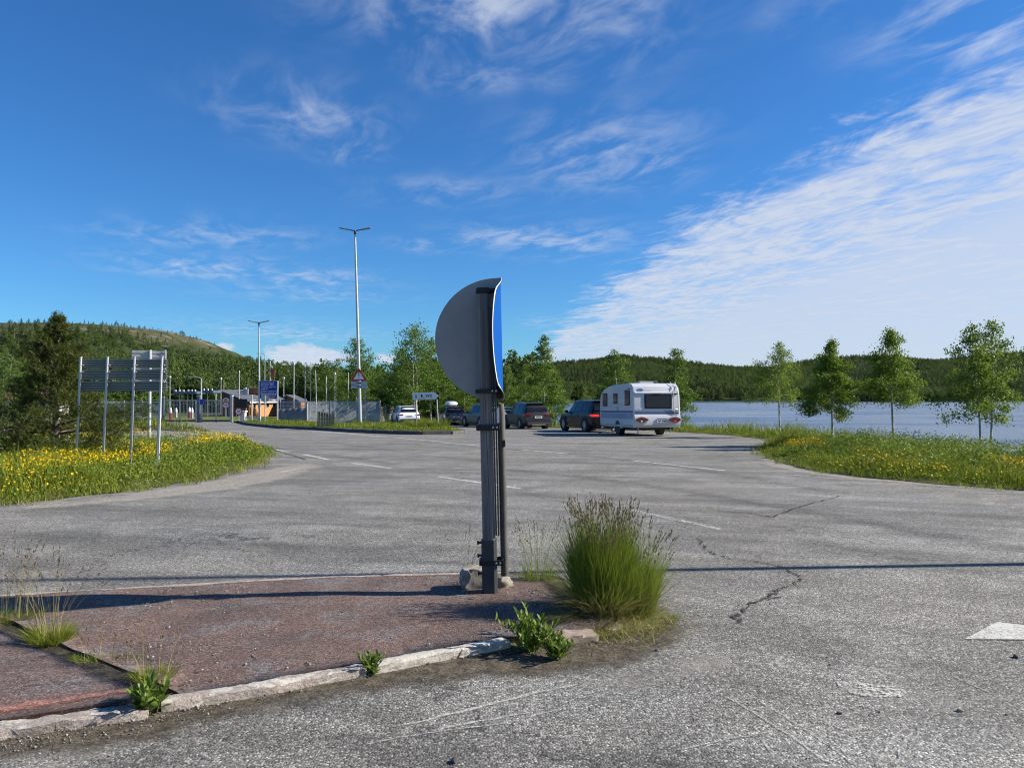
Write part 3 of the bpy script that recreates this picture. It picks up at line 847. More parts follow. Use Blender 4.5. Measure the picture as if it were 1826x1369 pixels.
def build_road():
    ROAD = [(-62, -16), (60, -16), (39.2, -16.6)] 
    ROAD = [(-62, -16)] + [(p[0] + 0.7, p[1] + 0.25) for p in RIGHT_EDGE] + [(-22, 92), (-62, 92)]
    road = sheet('road', ROAD, lambda x, y, e: gz(y), M['asphalt'], 1.0, kind='structure', smooth=True)
    # lane markings
    def mark(a, b, w, mat='paint'):
        return ribbon('lane_dash', [gp(*a), gp(*b)], w, M[mat], road, 0.006)
    mark((783, 850), (926, 871), 0.11)
    mark((628, 826), (697, 835), 0.12)
    mark((540, 810), (584, 819), 0.13)
    mark((1132, 822), (1292, 839), 0.12)
    mark((930, 802), (1012, 809), 0.12)
    mark((1120, 908), (1285, 944), 0.10, 'paint_old')
    mark((790, 789), (856, 795), 0.14)
    mark((700, 780), (790, 788), 0.16)
    mark((475, 798), (512, 806), 0.12)
    mark((500, 842), (545, 833), 0.12, 'paint_old')
    mark((380, 781), (394, 784), 0.14)
    mark((345, 773), (360, 776), 0.14); mark((330, 768), (340, 771), 0.14)
    mark((1400, 846), (1520, 856), 0.10, 'paint_old')
    mark((505, 764.5), (560, 768.5), 0.18); mark((560, 768.5), (690, 779), 0.18)
    mark((402, 752.5), (416, 752.6), 0.25, 'paint_fresh')
    # give-way tooth and an old worn patch of paint
    tooth = [gp(1720, 1140.5), gp(1778, 1110), gp(1850, 1118), gp(1880, 1141.5)]
    sheet('give_way_tooth', tooth, lambda x, y, e: gz(y) + 0.007, M['paint_fresh'], 0.1, road, smooth=False)
    patch = [gp(px, py) for px, py in ((1492, 1216), (1520, 1217), (1560, 1221), (1600, 1225), (1617, 1234), (1608, 1243), (1570, 1245), (1530, 1240), (1500, 1230))]
    sheet('worn_paint_patch', patch, lambda x, y, e: gz(y) + 0.006, M['paint_old'], 0.06, road, smooth=False, jag=0.006, seg=0.04)
    # open cracks
    for i, (path, w) in enumerate([
            ([(1245, 960), (1262, 982), (1300, 996), (1360, 1003), (1400, 1012), (1428, 1030)], 0.045),
            ([(1428, 1030), (1415, 1042), (1385, 1052), (1370, 1066), (1340, 1078), (1310, 1095), (1330, 1115)], 0.05),
            ([(1375, 1055), (1392, 1064), (1360, 1072)], 0.04),
            ([(1270, 911), (1330, 914), (1378, 922), (1420, 906), (1460, 894), (1500, 884)], 0.05),
            ([(1415, 935), (1445, 940), (1478, 944)], 0.04),
            ([(1288, 1238), (1262, 1252), (1240, 1275), (1246, 1300)], 0.022),
            ([(1320, 1245), (1360, 1280), (1420, 1318)], 0.02), ([(1460, 1282), (1520, 1312), (1580, 1335)], 0.02),
            ([(560, 829), (620, 822), (700, 814), (780, 806), (840, 803)], 0.035),
            ([(500, 806), (530, 814), (545, 820)], 0.08), ([(440, 790), (480, 798), (500, 806)], 0.07),
            ([(1740, 1222), (1790, 1245), (1830, 1262)], 0.018), ([(1660, 1140), (1580, 1120), (1520, 1108)], 0.014)]):
        ribbon('crack', [gp(*p) for p in path], w * (.5 if i not in (5, 6, 7, 11, 12) else .35), M['crack'], road, 0.0075, w * 0.35, i + 3, 0.035, vary=0.9)
    # tyre marks and scrapes
    for i, (path, w) in enumerate([
            ([(760, 787), (850, 797), (1000, 808), (1200, 830), (1500, 880)], 0.5), ([(900, 836), (1100, 858), (1400, 905), (1826, 985)], 0.6),
            ([(930, 878), (1120, 905), (1500, 975), (1826, 1040)], 0.35), ([(520, 805), (640, 818), (700, 828)], 0.5),
            ([(0, 962), (300, 955), (620, 948), (850, 950)], 0.32), ([(100, 925), (480, 935), (800, 935)], 0.22),
            ([(1190, 968), (1500, 990), (1826, 1010)], 0.22), ([(500, 782), (640, 795), (760, 812), (900, 826)], 0.4)]):
        ribbon('tyre_mark', [gp(*p) for p in path], w * 1.4, M['tyre_mark'], road, 0.0045 + i * 0.0002, 0, i, 0.5)
    for i, (path, w) in enumerate([
            ([(690, 1300), (800, 1275), (900, 1250), (990, 1228), (1040, 1220)], 0.035), ([(760, 1305), (880, 1282), (960, 1268)], 0.03),
            ([(640, 1330), (760, 1308), (900, 1290), (1010, 1262)], 0.02), ([(1290, 1240), (1350, 1275), (1420, 1320), (1490, 1369)], 0.022), ([(1330, 1236), (1400, 1278), (1480, 1330), (1530, 1369)], 0.018), ([(1420, 1262), (1500, 1300), (1590, 1350)], 0.016), ([(1640, 1180), (1720, 1215), (1826, 1262)], 0.016), ([(1680, 1250), (1640, 1300), (1600, 1369)], 0.014), ([(1480, 1160), (1560, 1190), (1640, 1230)], 0.012), ([(980, 1320), (1100, 1300), (1180, 1290)], 0.016),
            ([(1560, 1369), (1590, 1320), (1620, 1290)], 0.03), ([(1590, 1369), (1612, 1325), (1630, 1300)], 0.025), ([(1350, 1310), (1372, 1335), (1380, 1350)], 0.02),
            ([(1200, 1340), (1300, 1318), (1400, 1300)], 0.02)]):
        ribbon('scrape', [gp(*p) for p in path], w, M['scrape'], road, 0.005, 0.004, i + 60, 0.05, vary=0.3)
    # dust and soil lying on the asphalt
    sheet('road_dust', [gp(px, py) for px, py in ((900, 1215), (1050, 1195), (1250, 1150), (1330, 1160), (1350, 1195), (1250, 1225), (1100, 1240), (930, 1238))],
          lambda x, y, e: gz(y) + 0.005, M['dust'], 0.08, road, jag=0.02, seg=0.1)
    sheet('road_dust', [gp(px, py) for px, py in ((-60, 1330), (150, 1290), (330, 1275), (420, 1290), (330, 1330), (200, 1369), (100, 1420), (-60, 1440))],
          lambda x, y, e: gz(y) + 0.005, M['dust'], 0.08, road, jag=0.02, seg=0.1)
    sheet('road_dust', [gp(px, py) for px, py in ((330, 862), (470, 835), (560, 822), (590, 830), (540, 850), (440, 872), (300, 890), (60, 912), (-40, 916), (-40, 905), (120, 893))],
          lambda x, y, e: gz(y) + 0.004, M['dust'], 0.25, road, jag=0.06, seg=0.3)
    sheet('road_dust', [gp(px, py) for px, py in ((1340, 808), (1345, 828), (1400, 842), (1500, 855), (1826, 882), (1826, 874), (1500, 846), (1390, 818), (1350, 796))],
          lambda x, y, e: gz(y) + 0.004, M['dust'], 0.25, road, jag=0.06, seg=0.3)
    return road


IS_BACK = [(-9.5, 4.55), (-4.35, 5.80), (-1.97, 6.43), (-0.9, 6.60), (-0.06, 6.68), (0.35, 6.58), (0.66, 6.25), (0.80, 5.85), (0.82, 5.5), (0.70, 5.2)]
IS_FRONT = [(0.55, 5.06), (0.25, 4.98), (-0.05, 4.90), (-0.45, 4.69), (-0.82, 4.47), (-1.25, 4.22), (-1.72, 3.98)]
IS_FRONT2 = [(-1.90, 3.93), (-2.5, 3.68), (-4.0, 3.10), (-9.5, 1.4)]
JOINT = [(-4.35, 5.80), (-3.54, 5.27), (-2.85, 4.74), (-1.95, 4.12), (-1.72, 3.98)]
ISZ = 0.052


def kerb_run(parent, path, width, height, mat, n=1, rough=0.012, seed=1, lean=0.0, gap=0.02, paint=0.6, zoff=0.0):
    """kerb stones laid end to end along a path; each stone one mesh"""
    P = [Vector(p) for p in path]
    L = [0.0]
    for a, b in zip(P[:-1], P[1:]): L.append(L[-1] + (b - a).length)
    def at(s):
        s = max(0, min(L[-1], s))
        for i in range(len(P) - 1):
            if s <= L[i + 1] + 1e-9:
                t = (s - L[i]) / max(1e-9, L[i + 1] - L[i])
                d = (P[i + 1] - P[i]).normalized()
                return P[i].lerp(P[i + 1], t), d
        return P[-1], (P[-1] - P[-2]).normalized()
    rr = random.Random(seed)
    prof = [(-0.5, -0.25), (-0.5, 0.86), (-0.36, 0.98), (0.0, 1.0), (0.34, 0.95), (0.50, 0.80), (0.55, 0.35), (0.60, -0.25)]
    for k in range(n):
        s0 = L[-1] * k / n + gap / 2; s1 = L[-1] * (k + 1) / n - gap / 2
        m = max(4, int((s1 - s0) / 0.035)); V = []; fs = []; pa = []
        for i in range(m + 1):
            s = s0 + (s1 - s0) * i / m
            c, d = at(s); nr = Vector((d.y, -d.x))      # outward, to the right of travel
            en = 0.90 if i in (0, m) else 1.0
            for j, (a, b) in enumerate(prof):
                n1 = math.sin(s * 9 + j * 1.3 + seed) * .6 + math.sin(s * 23 + j * 2.1 + seed * 2) * .4 + rr.gauss(0, .35); n2 = math.sin(s * 11 + j * .9 + seed * 3) * .6 + math.sin(s * 31 + j * 1.7) * .35 + rr.gauss(0, .3)
                q = c + nr * (a * width * en + rough * n1)
                z = b * height * (en if b > 0 else 1) + rough * n2 * (.8 if b > 0 else 0) + lean * a + zoff
                V.append((q.x, q.y, z)); pa.append(paint + (0.25 if j in (2, 3, 4) else 0))
        q = len(prof)
        for i in range(m):
            for j in range(q):
                j2 = (j + 1) % q
                fs.append([i * q + j, i * q + j2, (i + 1) * q + j2, (i + 1) * q + j])
        fs.append(list(range(q))[::-1]); fs.append([m * q + j for j in range(q)])
        o = np_obj('kerb_stone', np.array(V), fs, mat, parent, True, attr={'paint': pa})
        o.data.set_sharp_from_angle(angle=R(38))


def build_island():
    root = empty('traffic_island'); root['kind'] = 'structure'
    A = IS_BACK[1:] + IS_FRONT + [(-1.93, 4.145), (-2.83, 4.77), (-3.52, 5.30)]
    def za(x, y, e): return ISZ + 0.012 * sm(0, 0.5, e) + 0.006 * fbm(x, y, 3.0, 3)
    sheet('red_asphalt_slab', A, za, M['island'], 0.12, root, skirt=0.14, seg=0.15, jag=0.006)
    B = [(-9.5, 4.53), (-4.42, 5.74), (-3.60, 5.21), (-2.91, 4.69), (-2.02, 4.08), (-1.93, 3.99)] + IS_FRONT2
    def zb(x, y, e): return ISZ - 0.012 + 0.008 * sm(0, 0.25, e) + 0.006 * fbm(x, y, 2.5, 3)
    sheet('red_asphalt_slab', B, zb, M['island2'], 0.12, root, skirt=0.14, seg=0.15, jag=0.012)
    sheet('joint_soil', [(-1.6, 4.05), (-1.6, 3.8), (-2.1, 3.7), (-2.2, 3.95)], lambda x, y, e: 0.035 + 0.02 * sm(0, .12, e), M['soil'], 0.05, root, jag=.01, seg=.05)
    J = [(-4.5, 5.86), (-3.4, 5.36), (-2.75, 4.85), (-1.8, 4.2), (-1.66, 3.98), (-1.95, 3.9), (-2.1, 4.0), (-3.0, 4.6), (-3.7, 5.1), (-4.6, 5.6)]
    sheet('joint_soil', J, lambda x, y, e: ISZ - 0.012 + 0 * x, M['soil'], 0.1, root)
    # front kerb: painted stones, a broken one on the left, a rough rosy one at the nose
    f = [(p[0] + 0.02, p[1] - 0.055) for p in IS_FRONT]
    kerb_run(root, [(-0.02, 4.865), (-0.45, 4.63), (-0.82, 4.41)], 0.10, ISZ + 0.008, M['kerbstone'], 1, 0.0045, 3, paint=0.85)
    kerb_run(root, [(-0.85, 4.40), (-1.25, 4.16), (-1.80, 3.885)], 0.11, ISZ + 0.006, M['kerbstone'], 1, 0.007, 4, paint=0.45)
    kerb_run(root, [(-1.83, 3.87), (-2.5, 3.60), (-2.95, 3.42)], 0.20, ISZ - 0.012, M['kerbstone'], 1, 0.010, 5, lean=-0.03, paint=0.40)
    kerb_run(root, [(-2.98, 3.40), (-4.0, 3.02), (-6.0, 2.35), (-9.4, 1.25)], 0.16, ISZ - 0.005, M['kerbstone'], 5, 0.008, 6, paint=0.5)
    kerb_run(root, [(0.56, 5.02), (0.36, 4.96), (0.14, 4.90)], 0.14, ISZ + 0.008, M['rock_red'], 1, 0.014, 7)
    kerb_run(root, [(0.74, 5.28), (0.63, 5.14)], 0.10, ISZ - 0.02, M['rock_red'], 1, 0.012, 8)
    # back kerb, flush with the slab
    bk = [(-9.5, 4.60), (-4.35, 5.86), (-1.97, 6.49), (-0.9, 6.66), (-0.06, 6.74)]
    kerb_run(root, bk, -0.07, ISZ - 0.004, M['kerbstone'], 9, 0.003, 9, paint=0.2)
    pink = [(-9.4, 1.52), (-4.0, 3.17), (-2.5, 3.74), (-1.98, 3.98), (-2.02, 4.06), (-2.5, 3.86), (-4.0, 3.30), (-9.4, 1.68)]
    sheet('pink_edge_band', pink, lambda x, y, e: ISZ - 0.001 + 0.006 * fbm(x, y, 2.5, 3), M['pink'], 0.05, root, jag=0.01, seg=0.06)
    # soil and moss creeping along the kerb foot
    sheet('kerb_soil', [gp(px, py) for px, py in ((-60, 1300), (150, 1258), (250, 1235), (330, 1222), (520, 1192), (690, 1160), (900, 1118), (1000, 1110), (1100, 1098), (1200, 1090), (1250, 1115), (1210, 1165), (1090, 1205), (910, 1222), (740, 1236), (560, 1262), (430, 1290), (300, 1325), (150, 1352), (-60, 1390))],
          lambda x, y, e: gz(y) + 0.008, M['soil'], 0.06, root, jag=0.02, seg=0.08)
    sheet('kerb_moss', [gp(px, py) for px, py in ((880, 1130), (1000, 1112), (1080, 1095), (1150, 1070), (1200, 1085), (1235, 1105), (1190, 1130), (1080, 1150), (960, 1170), (860, 1175), (740, 1180), (740, 1160))],
          lambda x, y, e: gz(y) + 0.013, M['moss'], 0.05, root, jag=0.02, seg=0.06)
    sheet('nose_moss', [(0.02, 5.12), (0.35, 5.08), (0.66, 5.28), (0.78, 5.6), (0.74, 6.0), (0.5, 6.35), (0.2, 6.45), (0.22, 6.1), (0.30, 5.7), (0.15, 5.4)],
          lambda x, y, e: ISZ + 0.02 + 0.03 * sm(0, 0.25, e), M['moss'], 0.05, root, jag=0.015, seg=0.06)
    return root


def build_verges():
    lv = sheet('grass_verge', LEFT_VERGE, verge_z(0.14, 0.8, False), M['verge'], 0.5, kind='structure', jag=0.10, seg=0.30)
    rv = sheet('grass_verge', RIGHT_EDGE + RIGHT_BACK, verge_z(0.07, 0.7, True), M['verge'], 0.6, kind='structure', jag=0.12, seg=0.33)
    root = empty('kerbed_grass_island'); root['kind'] = 'structure'
    sheet('turf', MID_ISLAND, lambda x, y, e: gz(y) + 0.14 + 0.10 * sm(0, 1.2, e) + 0.02 * fbm(x, y, 1.0, 2), M['verge'], 0.5, root, jag=0.02, seg=0.5)
    k = MID_ISLAND + [MID_ISLAND[0]]
    P = [Vector(p) for p in k]
    for a, b in zip(P[:-1], P[1:]):
        m = max(1, round((b - a).length / 2.2))
        for i in range(m):
            p = a.lerp(b, i / m); q = a.lerp(b, (i + 1) / m)
            d = (q - p).normalized(); L = (q - p).length - 0.03; c = (p + q) / 2
            bx = MB().box((c.x, c.y, float(gz(c.y)) + 0.05), (L, 0.16, 0.26), math.atan2(d.y, d.x))
            bx.build('kerb_stone', M['crackedge'], root)
    sheet('grass_verge', GATE_HEDGE, verge_z(0.2, 1.0, False), M['verge'], 0.7, kind='structure', jag=0.05, seg=0.6)
    lawn = [(-60, 76), (-26.5, 75), (-26, 90), (-20, 96), (-5, 96), (-13, 80), (-21, 79), (-24, 74.5), (-38, 73), (-60, 73.6)]
    sheet('lawn', [(-42, 74.6), (-25, 74.0), (-23.6, 78), (-24, 90), (-40, 92)], lambda x, y, e: gz(y) + 0.02 + 0.05 * sm(0, .6, e), M['lawn'], 1.0, kind='structure')


M['pink'] = soft_mat('faded_red_paint', (0.30, 0.13, 0.10), (0.40, 0.20, 0.16), 0.0, 0.05, 9, 0.8)
M['crackedge'] = simple('dark_worn_kerb', (0.10, 0.095, 0.088), 0.9, 0, 0.3, 5, 0.2, 0, 0.5)
build_terrain()
ROAD_OBJ = build_road()
ISLAND = build_island()
build_verges()
# ------------------------------------------------------------------ the bent sign on the island
def build_bent_sign():
    bx, by = -0.172, 5.99
    root = empty('bent_road_sign', (bx, by, ISZ + 0.005), 0, 'bent round sign seen from behind on a weathered grey timber post on the island', 'road sign')
    root.rotation_euler = (R(-0.6), R(-1.35), 0)
    H = 2.37
    # square timber post with chamfered edges and a slight taper
    w0, w1 = 0.050, 0.047
    def ring(w, z):
        c = w * 0.62
        return [(-c, -w, z), (c, -w, z), (w, -c, z), (w, c, z), (c, w, z), (-c, w, z), (-w, c, z), (-w, -c, z)]
    vs = []; zs = [0, .3, .8, 1.3, 1.8, 2.2, H]
    for z in zs: vs += ring(w0 + (w1 - w0) * z / H, z)
    fs = [[i * 8 + k, i * 8 + (k + 1) % 8, (i + 1) * 8 + (k + 1) % 8, (i + 1) * 8 + k] for i in range(len(zs) - 1) for k in range(8)]
    fs += [list(range(8))[::-1], [(len(zs) - 1) * 8 + k for k in range(8)]]
    MB().add(vs, fs).build('post', M['timber'], root)
    MB().box((0, 0, H + 0.012), (0.112, 0.112, 0.045)).build('post_cap', M['blackmetal'], root, bevel=0.008)
    # two thin batten strips let into the right side
    for i, x in enumerate((0.058, 0.078)):
        MB().box((x, 0.012 - 0.02 * i, 1.35), (0.012, 0.075, 1.80)).build('side_batten', M['darksteel'], root, bevel=0.002)
    # steel sleeve at the foot with three bolts
    vs = []; sl = [(0.0, .060), (.42, .060)]
    for z, w in sl: vs += ring(w, z)
    fs = [[k, (k + 1) % 8, 8 + (k + 1) % 8, 8 + k] for k in range(8)] + [[8 + k for k in range(8)]]
    slv = MB().add(vs, fs).build('steel_sleeve', M['darksteel'], root)
    for z in (0.16, 0.30, 0.40):
        MB().tube([(-0.092, -0.03, z), (-0.05, -0.03, z)], 0.009, 8).tube([(-0.092, -0.03, z), (-0.080, -0.03, z)], 0.017, 6).build('bolt', M['blackmetal'], slv)
    # clamps
    for z, hh, wx in ((1.585, 0.032, 0.15), (1.30, 0.048, 0.16), (0.245, 0.04, 0.18)):
        cl = MB().box((0.018, -0.066, z), (wx, 0.012, hh)).box((0.018, 0.078, z), (wx, 0.012, hh)).box((-0.072 - 0.0, 0.003, z), (0.012, 0.15, hh - .002)).box((0.018 + wx / 2, 0.003, z), (0.010, 0.15, hh - .004))
        c = cl.build('clamp', M['blackmetal'], root)
        for dx in (0.055, 0.085):
            MB().tube([(dx, -0.092, z), (dx, -0.070, z)], 0.008, 6).build('clamp_bolt', M['galv'], c)
    # dark rubber marker tube strapped to the right side, with a pale tag at its top
    tx, ty = 0.118, 0.05
    tb = MB().tube([(tx, ty, 0.12), (tx, ty, 1.40), (tx - .004, ty, 1.475), (tx - .03, ty, 1.49)], [0.031, 0.031, 0.029, 0.010], 14).build('marker_tube', M['darktube'], root, smooth=40)
    MB().add([(0.066, -0.03, 1.31), (0.104, -0.035, 1.34), (0.104, -0.035, 1.465), (0.066, -0.03, 1.41), (0.066, -0.024, 1.31), (0.104, -0.029, 1.34), (0.104, -0.029, 1.465), (0.066, -0.024, 1.41)],
             [(0, 1, 2, 3), (7, 6, 5, 4), (0, 4, 5, 1), (1, 5, 6, 2), (2, 6, 7, 3), (3, 7, 4, 0)]).build('reflector_tag', M['sign_white'], tb)
    MB().box((0.132, ty - .02, 1.17), (0.028, 0.03, 0.05)).build('marker_bolt', M['blackmetal'], tb)
    # the disc: flat left part, the right flap knocked round towards the road user
    rad, bend, Rb = 0.497, R(101), 0.045
    cx, cy, cz = 0.094, 0.105, 2.005
    s_f = -0.004                                   # fold starts this far right of the centre
    arc = Rb * bend
    cols = list(np.linspace(-rad * 0.9995, -0.45, 10)) + list(np.linspace(-0.42, s_f, 12)) + list(np.linspace(s_f + arc / 7, s_f + arc, 7)) + list(np.linspace(s_f + arc + 0.03, 0.45, 9)) + list(np.linspace(0.46, rad * 0.9995, 12))
    rows = 29
    def pos(s, t, off):
        bend = R(97.5) - R(16) * float(sm(.72, 1.0, abs(t) / rad)); arc = Rb * bend
        if s <= s_f: x, y, nx, ny = s, 0.0, 0.0, 1.0
        elif s <= s_f + arc:
            a = (s - s_f) / Rb; x = s_f + Rb * math.sin(a); y = -Rb * (1 - math.cos(a)); nx, ny = math.sin(a), math.cos(a)
        else:
            a = bend; e = s - s_f - arc
            x = s_f + Rb * math.sin(a) + e * math.cos(a); y = -Rb * (1 - math.cos(a)) - e * math.sin(a); nx, ny = math.sin(a), math.cos(a)
        # the flap is buckled a little: it opens more in the middle
        if s > s_f + arc:
            e = s - s_f - arc
            x += 0.010 * e / 0.4 * (abs(t) / rad) ** 2 - 0.006 * e / 0.4
        k = 0.010 * math.sin(3.0 * s + 4 * t)
        return (cx + x + nx * off, cy + y + ny * off + (k if s < s_f else 0), cz + t)
    def surf(off, hw0=0.0, inner=1.0):
        V = []; fs = []
        for s in cols:
            s2 = s * inner
            h = math.sqrt(max(0, (rad * inner) ** 2 - s2 * s2))
            for j in range(rows):
                V.append(pos(s2, h * (2 * j / (rows - 1) - 1), off))
        nc = len(cols)
        for i in range(nc - 1):
            for j in range(rows - 1):
                a = i * rows + j
                fs.append([a, a + 1, a + rows + 1, a + rows])
        return V, fs
    Vb, fb = surf(-0.0015); Vf, ff = surf(0.0015)
    # white plate with grey back: rim joined between both skins
    nc = len(cols); off = len(Vb)
    rim = []
    loop = [i * rows for i in range(nc)] + [(nc - 1) * rows + j for j in range(1, rows)] + [i * rows + rows - 1 for i in range(nc - 2, -1, -1)] + [j for j in range(rows - 2, 0, -1)]
    for a, b in zip(loop, loop[1:] + loop[:1]): rim.append([a, b, off + b, off + a])
    V = np.array(Vb + Vf)
    fs = [f[::-1] for f in fb] + [[i + off for i in f] for f in ff] + rim
    mi = [0] * len(fb) + [1] * len(ff) + [1] * len(rim)
    disc = np_obj('sign_disc', V, fs, None, root, True, mi, [M['sign_back'], M['sign_white']])
    disc.data.set_sharp_from_angle(angle=R(40))
    Vi, fi = surf(0.0035, inner=0.955)
    np_obj('blue_face', np.array(Vi), fi, M['sign_blue'], disc, True)
    # mounting rails between post and disc
    for z, L in ((2.40, 0.075), (1.60, 0.12)):
        MB().box((0.055, 0.088, z), (0.16, 0.042, 0.028)).box((0.105, 0.06, z - 0.03), (0.02, 0.09, 0.09)).build('mounting_bracket', M['blackmetal'], root)
    return root


def rock_mesh(seed, d, sub=2, rough=0.16, flat=0.0, boxy=0.55):
    bm = bmesh.new(); bmesh.ops.create_icosphere(bm, subdivisions=sub, radius=1.0)
    rr = random.Random(seed); ph = [rr.uniform(0, 6.28) for _ in range(12)]
    for v in bm.verts:
        p = v.co.copy(); mx = max(abs(p.x), abs(p.y), abs(p.z))
        p = p.lerp(p / mx * 0.85, boxy)
        k = 1 + rough * (math.sin(3.1 * p.x + ph[0]) * math.sin(2.7 * p.y + ph[1]) + 0.6 * math.sin(5.3 * p.z + ph[2] + 2 * p.x) + 0.5 * math.sin(7.7 * p.y + ph[3]) * math.sin(6.1 * p.x + ph[4]))
        k += rr.uniform(-.04, .04)
        v.co = Vector((p.x * k * d[0] / 2, p.y * k * d[1] / 2, p.z * k * d[2] / 2 + d[2] / 2 * 0.86))
    me = bpy.data.meshes.new('stone'); bm.to_mesh(me); bm.free()
    return me


def rock(name, loc, d, mat, label, cat='stone', seed=1, rz=0.0, group=None, sub=2, sharp=30, boxy=0.55):
    me = rock_mesh(seed, d, sub, rough=.16 if boxy < .7 else .055, boxy=boxy); me.materials.append(mat)
    me.polygons.foreach_set('use_smooth', [True] * len(me.polygons)); me.set_sharp_from_angle(angle=R(sharp))
    o = link(name, me); o.location = loc; o.rotation_euler = (0, 0, rz)
    return tag(o, label, cat, group)


def build_stones():
    rock('rock', (-0.315, 6.14, ISZ - 0.01), (0.23, 0.17, 0.215), M['rock'], 'pale squarish block of stone leaning behind the foot of the timber post', 'stone', 4, 0.25, sub=3, boxy=0.92)
    rock('rock', (-0.06, 6.16, ISZ - 0.02), (0.14, 0.12, 0.13), M['rock'], 'smaller pale stone peeping out to the right of the timber post foot', 'stone', 9, 0.7, sub=3)
    for i, (px, py, s, lab) in enumerate([(1712, 1268, .036, 'pale angular pebble on asphalt below the white painted tooth'), (1812, 1172, .045, 'dark pebble just under the white give-way tooth'),
                                          (1497, 1272, .03, 'small black pebble below the worn patch of white paint'), (812, 1358, .05, 'angular dark stone on the asphalt at the bottom edge of the picture'),
                                          (1172, 1160, .035, 'little stone on the pale dust right of the mossy kerb nose'), (840, 1070, .05, 'flat dark stone on the red slab just left of the post')]):
        x, y = gp(px, py, ISZ if i == 5 else 0)
        rock('pebble', (x, y, (ISZ if i == 5 else float(gz(y))) - 0.002), (s * .95, s * .65, s * .5), M['crackedge'] if i in (1, 2, 3, 5) else M['rock'], lab, 'pebble', 20 + i, i * 1.3)
    # loose gravel on the slabs and along the kerb: far too many to count
    def scatter(name, n, sampler, smin, smax, label):
        base = np.array([(1, 0, 0), (-1, 0, 0), (0, 1, 0), (0, -1, 0), (0, 0, 1), (0, 0, -.6), (.6, .6, .35), (-.55, .6, .3)], float)
        tri = np.array([(0, 6, 4), (6, 2, 4), (2, 7, 4), (7, 1, 4), (1, 3, 4), (3, 0, 4), (0, 2, 6), (2, 1, 7), (0, 3, 5), (3, 1, 5), (1, 2, 5), (2, 0, 5)])
        P = sampler(n); n = len(P)
        s = smin + (smax - smin) * rng.random(n) ** 3.0
        V = base[None] * (1 + rng.uniform(-.3, .3, (n, 8, 3)))
        V = V * (s[:, None] * rng.uniform(.55, 1.0, (n, 3)))[:, None, :]
        a = rng.uniform(0, 6.28, n); ca, sa = np.cos(a)[:, None], np.sin(a)[:, None]
        X = V[:, :, 0] * ca - V[:, :, 1] * sa; Y = V[:, :, 0] * sa + V[:, :, 1] * ca
        V = np.stack([X, Y, V[:, :, 2] * .8], 2) + P[:, None, :]
        Fq = (tri[None] + (np.arange(n) * 8)[:, None, None]).reshape(-1, 3)
        tag(np_obj(name, V.reshape(-1, 3), Fq, M['pebble']), label, 'gravel', None, 'stuff')
    polyA = np.array(IS_BACK[1:] + IS_FRONT)
    def sA(n):
        c = np.stack([rng.uniform(-4.3, .8, n * 3), rng.uniform(3.9, 6.7, n * 3)], 1)
        c = c[poly_sd(c, polyA) < -0.03]
        w = fbm(c[:, 0], c[:, 1], 1.7, 3); c = c[rng.random(len(c)) < np.clip(0.25 + 0.5 * w, 0.05, 1)][:n]
        return np.column_stack([c, np.full(len(c), ISZ + 0.012)])
    scatter('gravel', 3200, sA, 0.0035, 0.013, 'loose grey gravel scattered over the red island slab')
    def sB(n):
        t = rng.random(n) * 6.8
        path = np.array([gp(px, py) for px, py in ((-40, 1345), (180, 1290), (330, 1255), (560, 1205), (760, 1170), (960, 1150), (1120, 1120), (1230, 1085))])
        i = np.minimum(t.astype(int), 6); f = (t - i)[:, None]
        c = path[i] * (1 - f) + path[i + 1] * f + rng.normal(0, 1, (n, 2)) * np.array([.16, .10])
        return np.column_stack([c, gz(c[:, 1]) + 0.012])
    scatter('gravel', 2600, sB, 0.003, 0.011, 'loose grit and gravel washed up along the foot of the painted kerb')
    def sC(n):
        c = np.stack([rng.uniform(-2.2, 5, n), rng.uniform(3.0, 9, n)], 1)
        keep = (poly_sd(c, np.array(IS_BACK + IS_FRONT + IS_FRONT2)) > 0.1); c = c[keep]
        return np.column_stack([c, gz(c[:, 1]) + 0.003])
    scatter('gravel', 700, sC, 0.003, 0.010, 'sparse grit strewn over the open asphalt')


# ------------------------------------------------------------------ plants near the camera
def blades(roots, h, w, lean, az, segs=4, curl=1.6, face=None):
    """grass blades as tapered ribbons: roots (n,3), arrays h, w, lean, az"""
    n = len(roots); t = np.linspace(0, 1, segs + 1)
    up = h[:, None] * (t[None] * (1 - 0.25 * (lean[:, None]) * t[None]))
    out = (h * lean)[:, None] * (t[None] ** curl)
    fa = (rng.uniform(0, 6.28, n) if face is None else face)
    sx, sy = np.cos(fa), np.sin(fa)
    cx = roots[:, 0, None] + out * np.cos(az)[:, None]; cy = roots[:, 1, None] + out * np.sin(az)[:, None]; cz = roots[:, 2, None] + up
    ww = w[:, None] * 0.5 * (1 - t[None] ** 1.5 * 0.97)
    L = np.stack([cx - ww * sx[:, None], cy - ww * sy[:, None], cz], 2); Rr = np.stack([cx + ww * sx[:, None], cy + ww * sy[:, None], cz], 2)
    V = np.stack([L, Rr], 2).reshape(n, -1, 3)
    q = []
    for i in range(segs): q.append([2 * i, 2 * i + 1, 2 * i + 3, 2 * i + 2])
    Fq = (np.array(q)[None] + (np.arange(n) * 2 * (segs + 1))[:, None, None]).reshape(-1, 4)
    tips = np.stack([cx[:, -1], cy[:, -1], cz[:, -1]], 1)
    dirs = tips - np.stack([cx[:, -2], cy[:, -2], cz[:, -2]], 1)
    dirs = dirs / np.linalg.norm(dirs, axis=1, keepdims=True)
    return V.reshape(-1, 3), Fq, tips, dirs


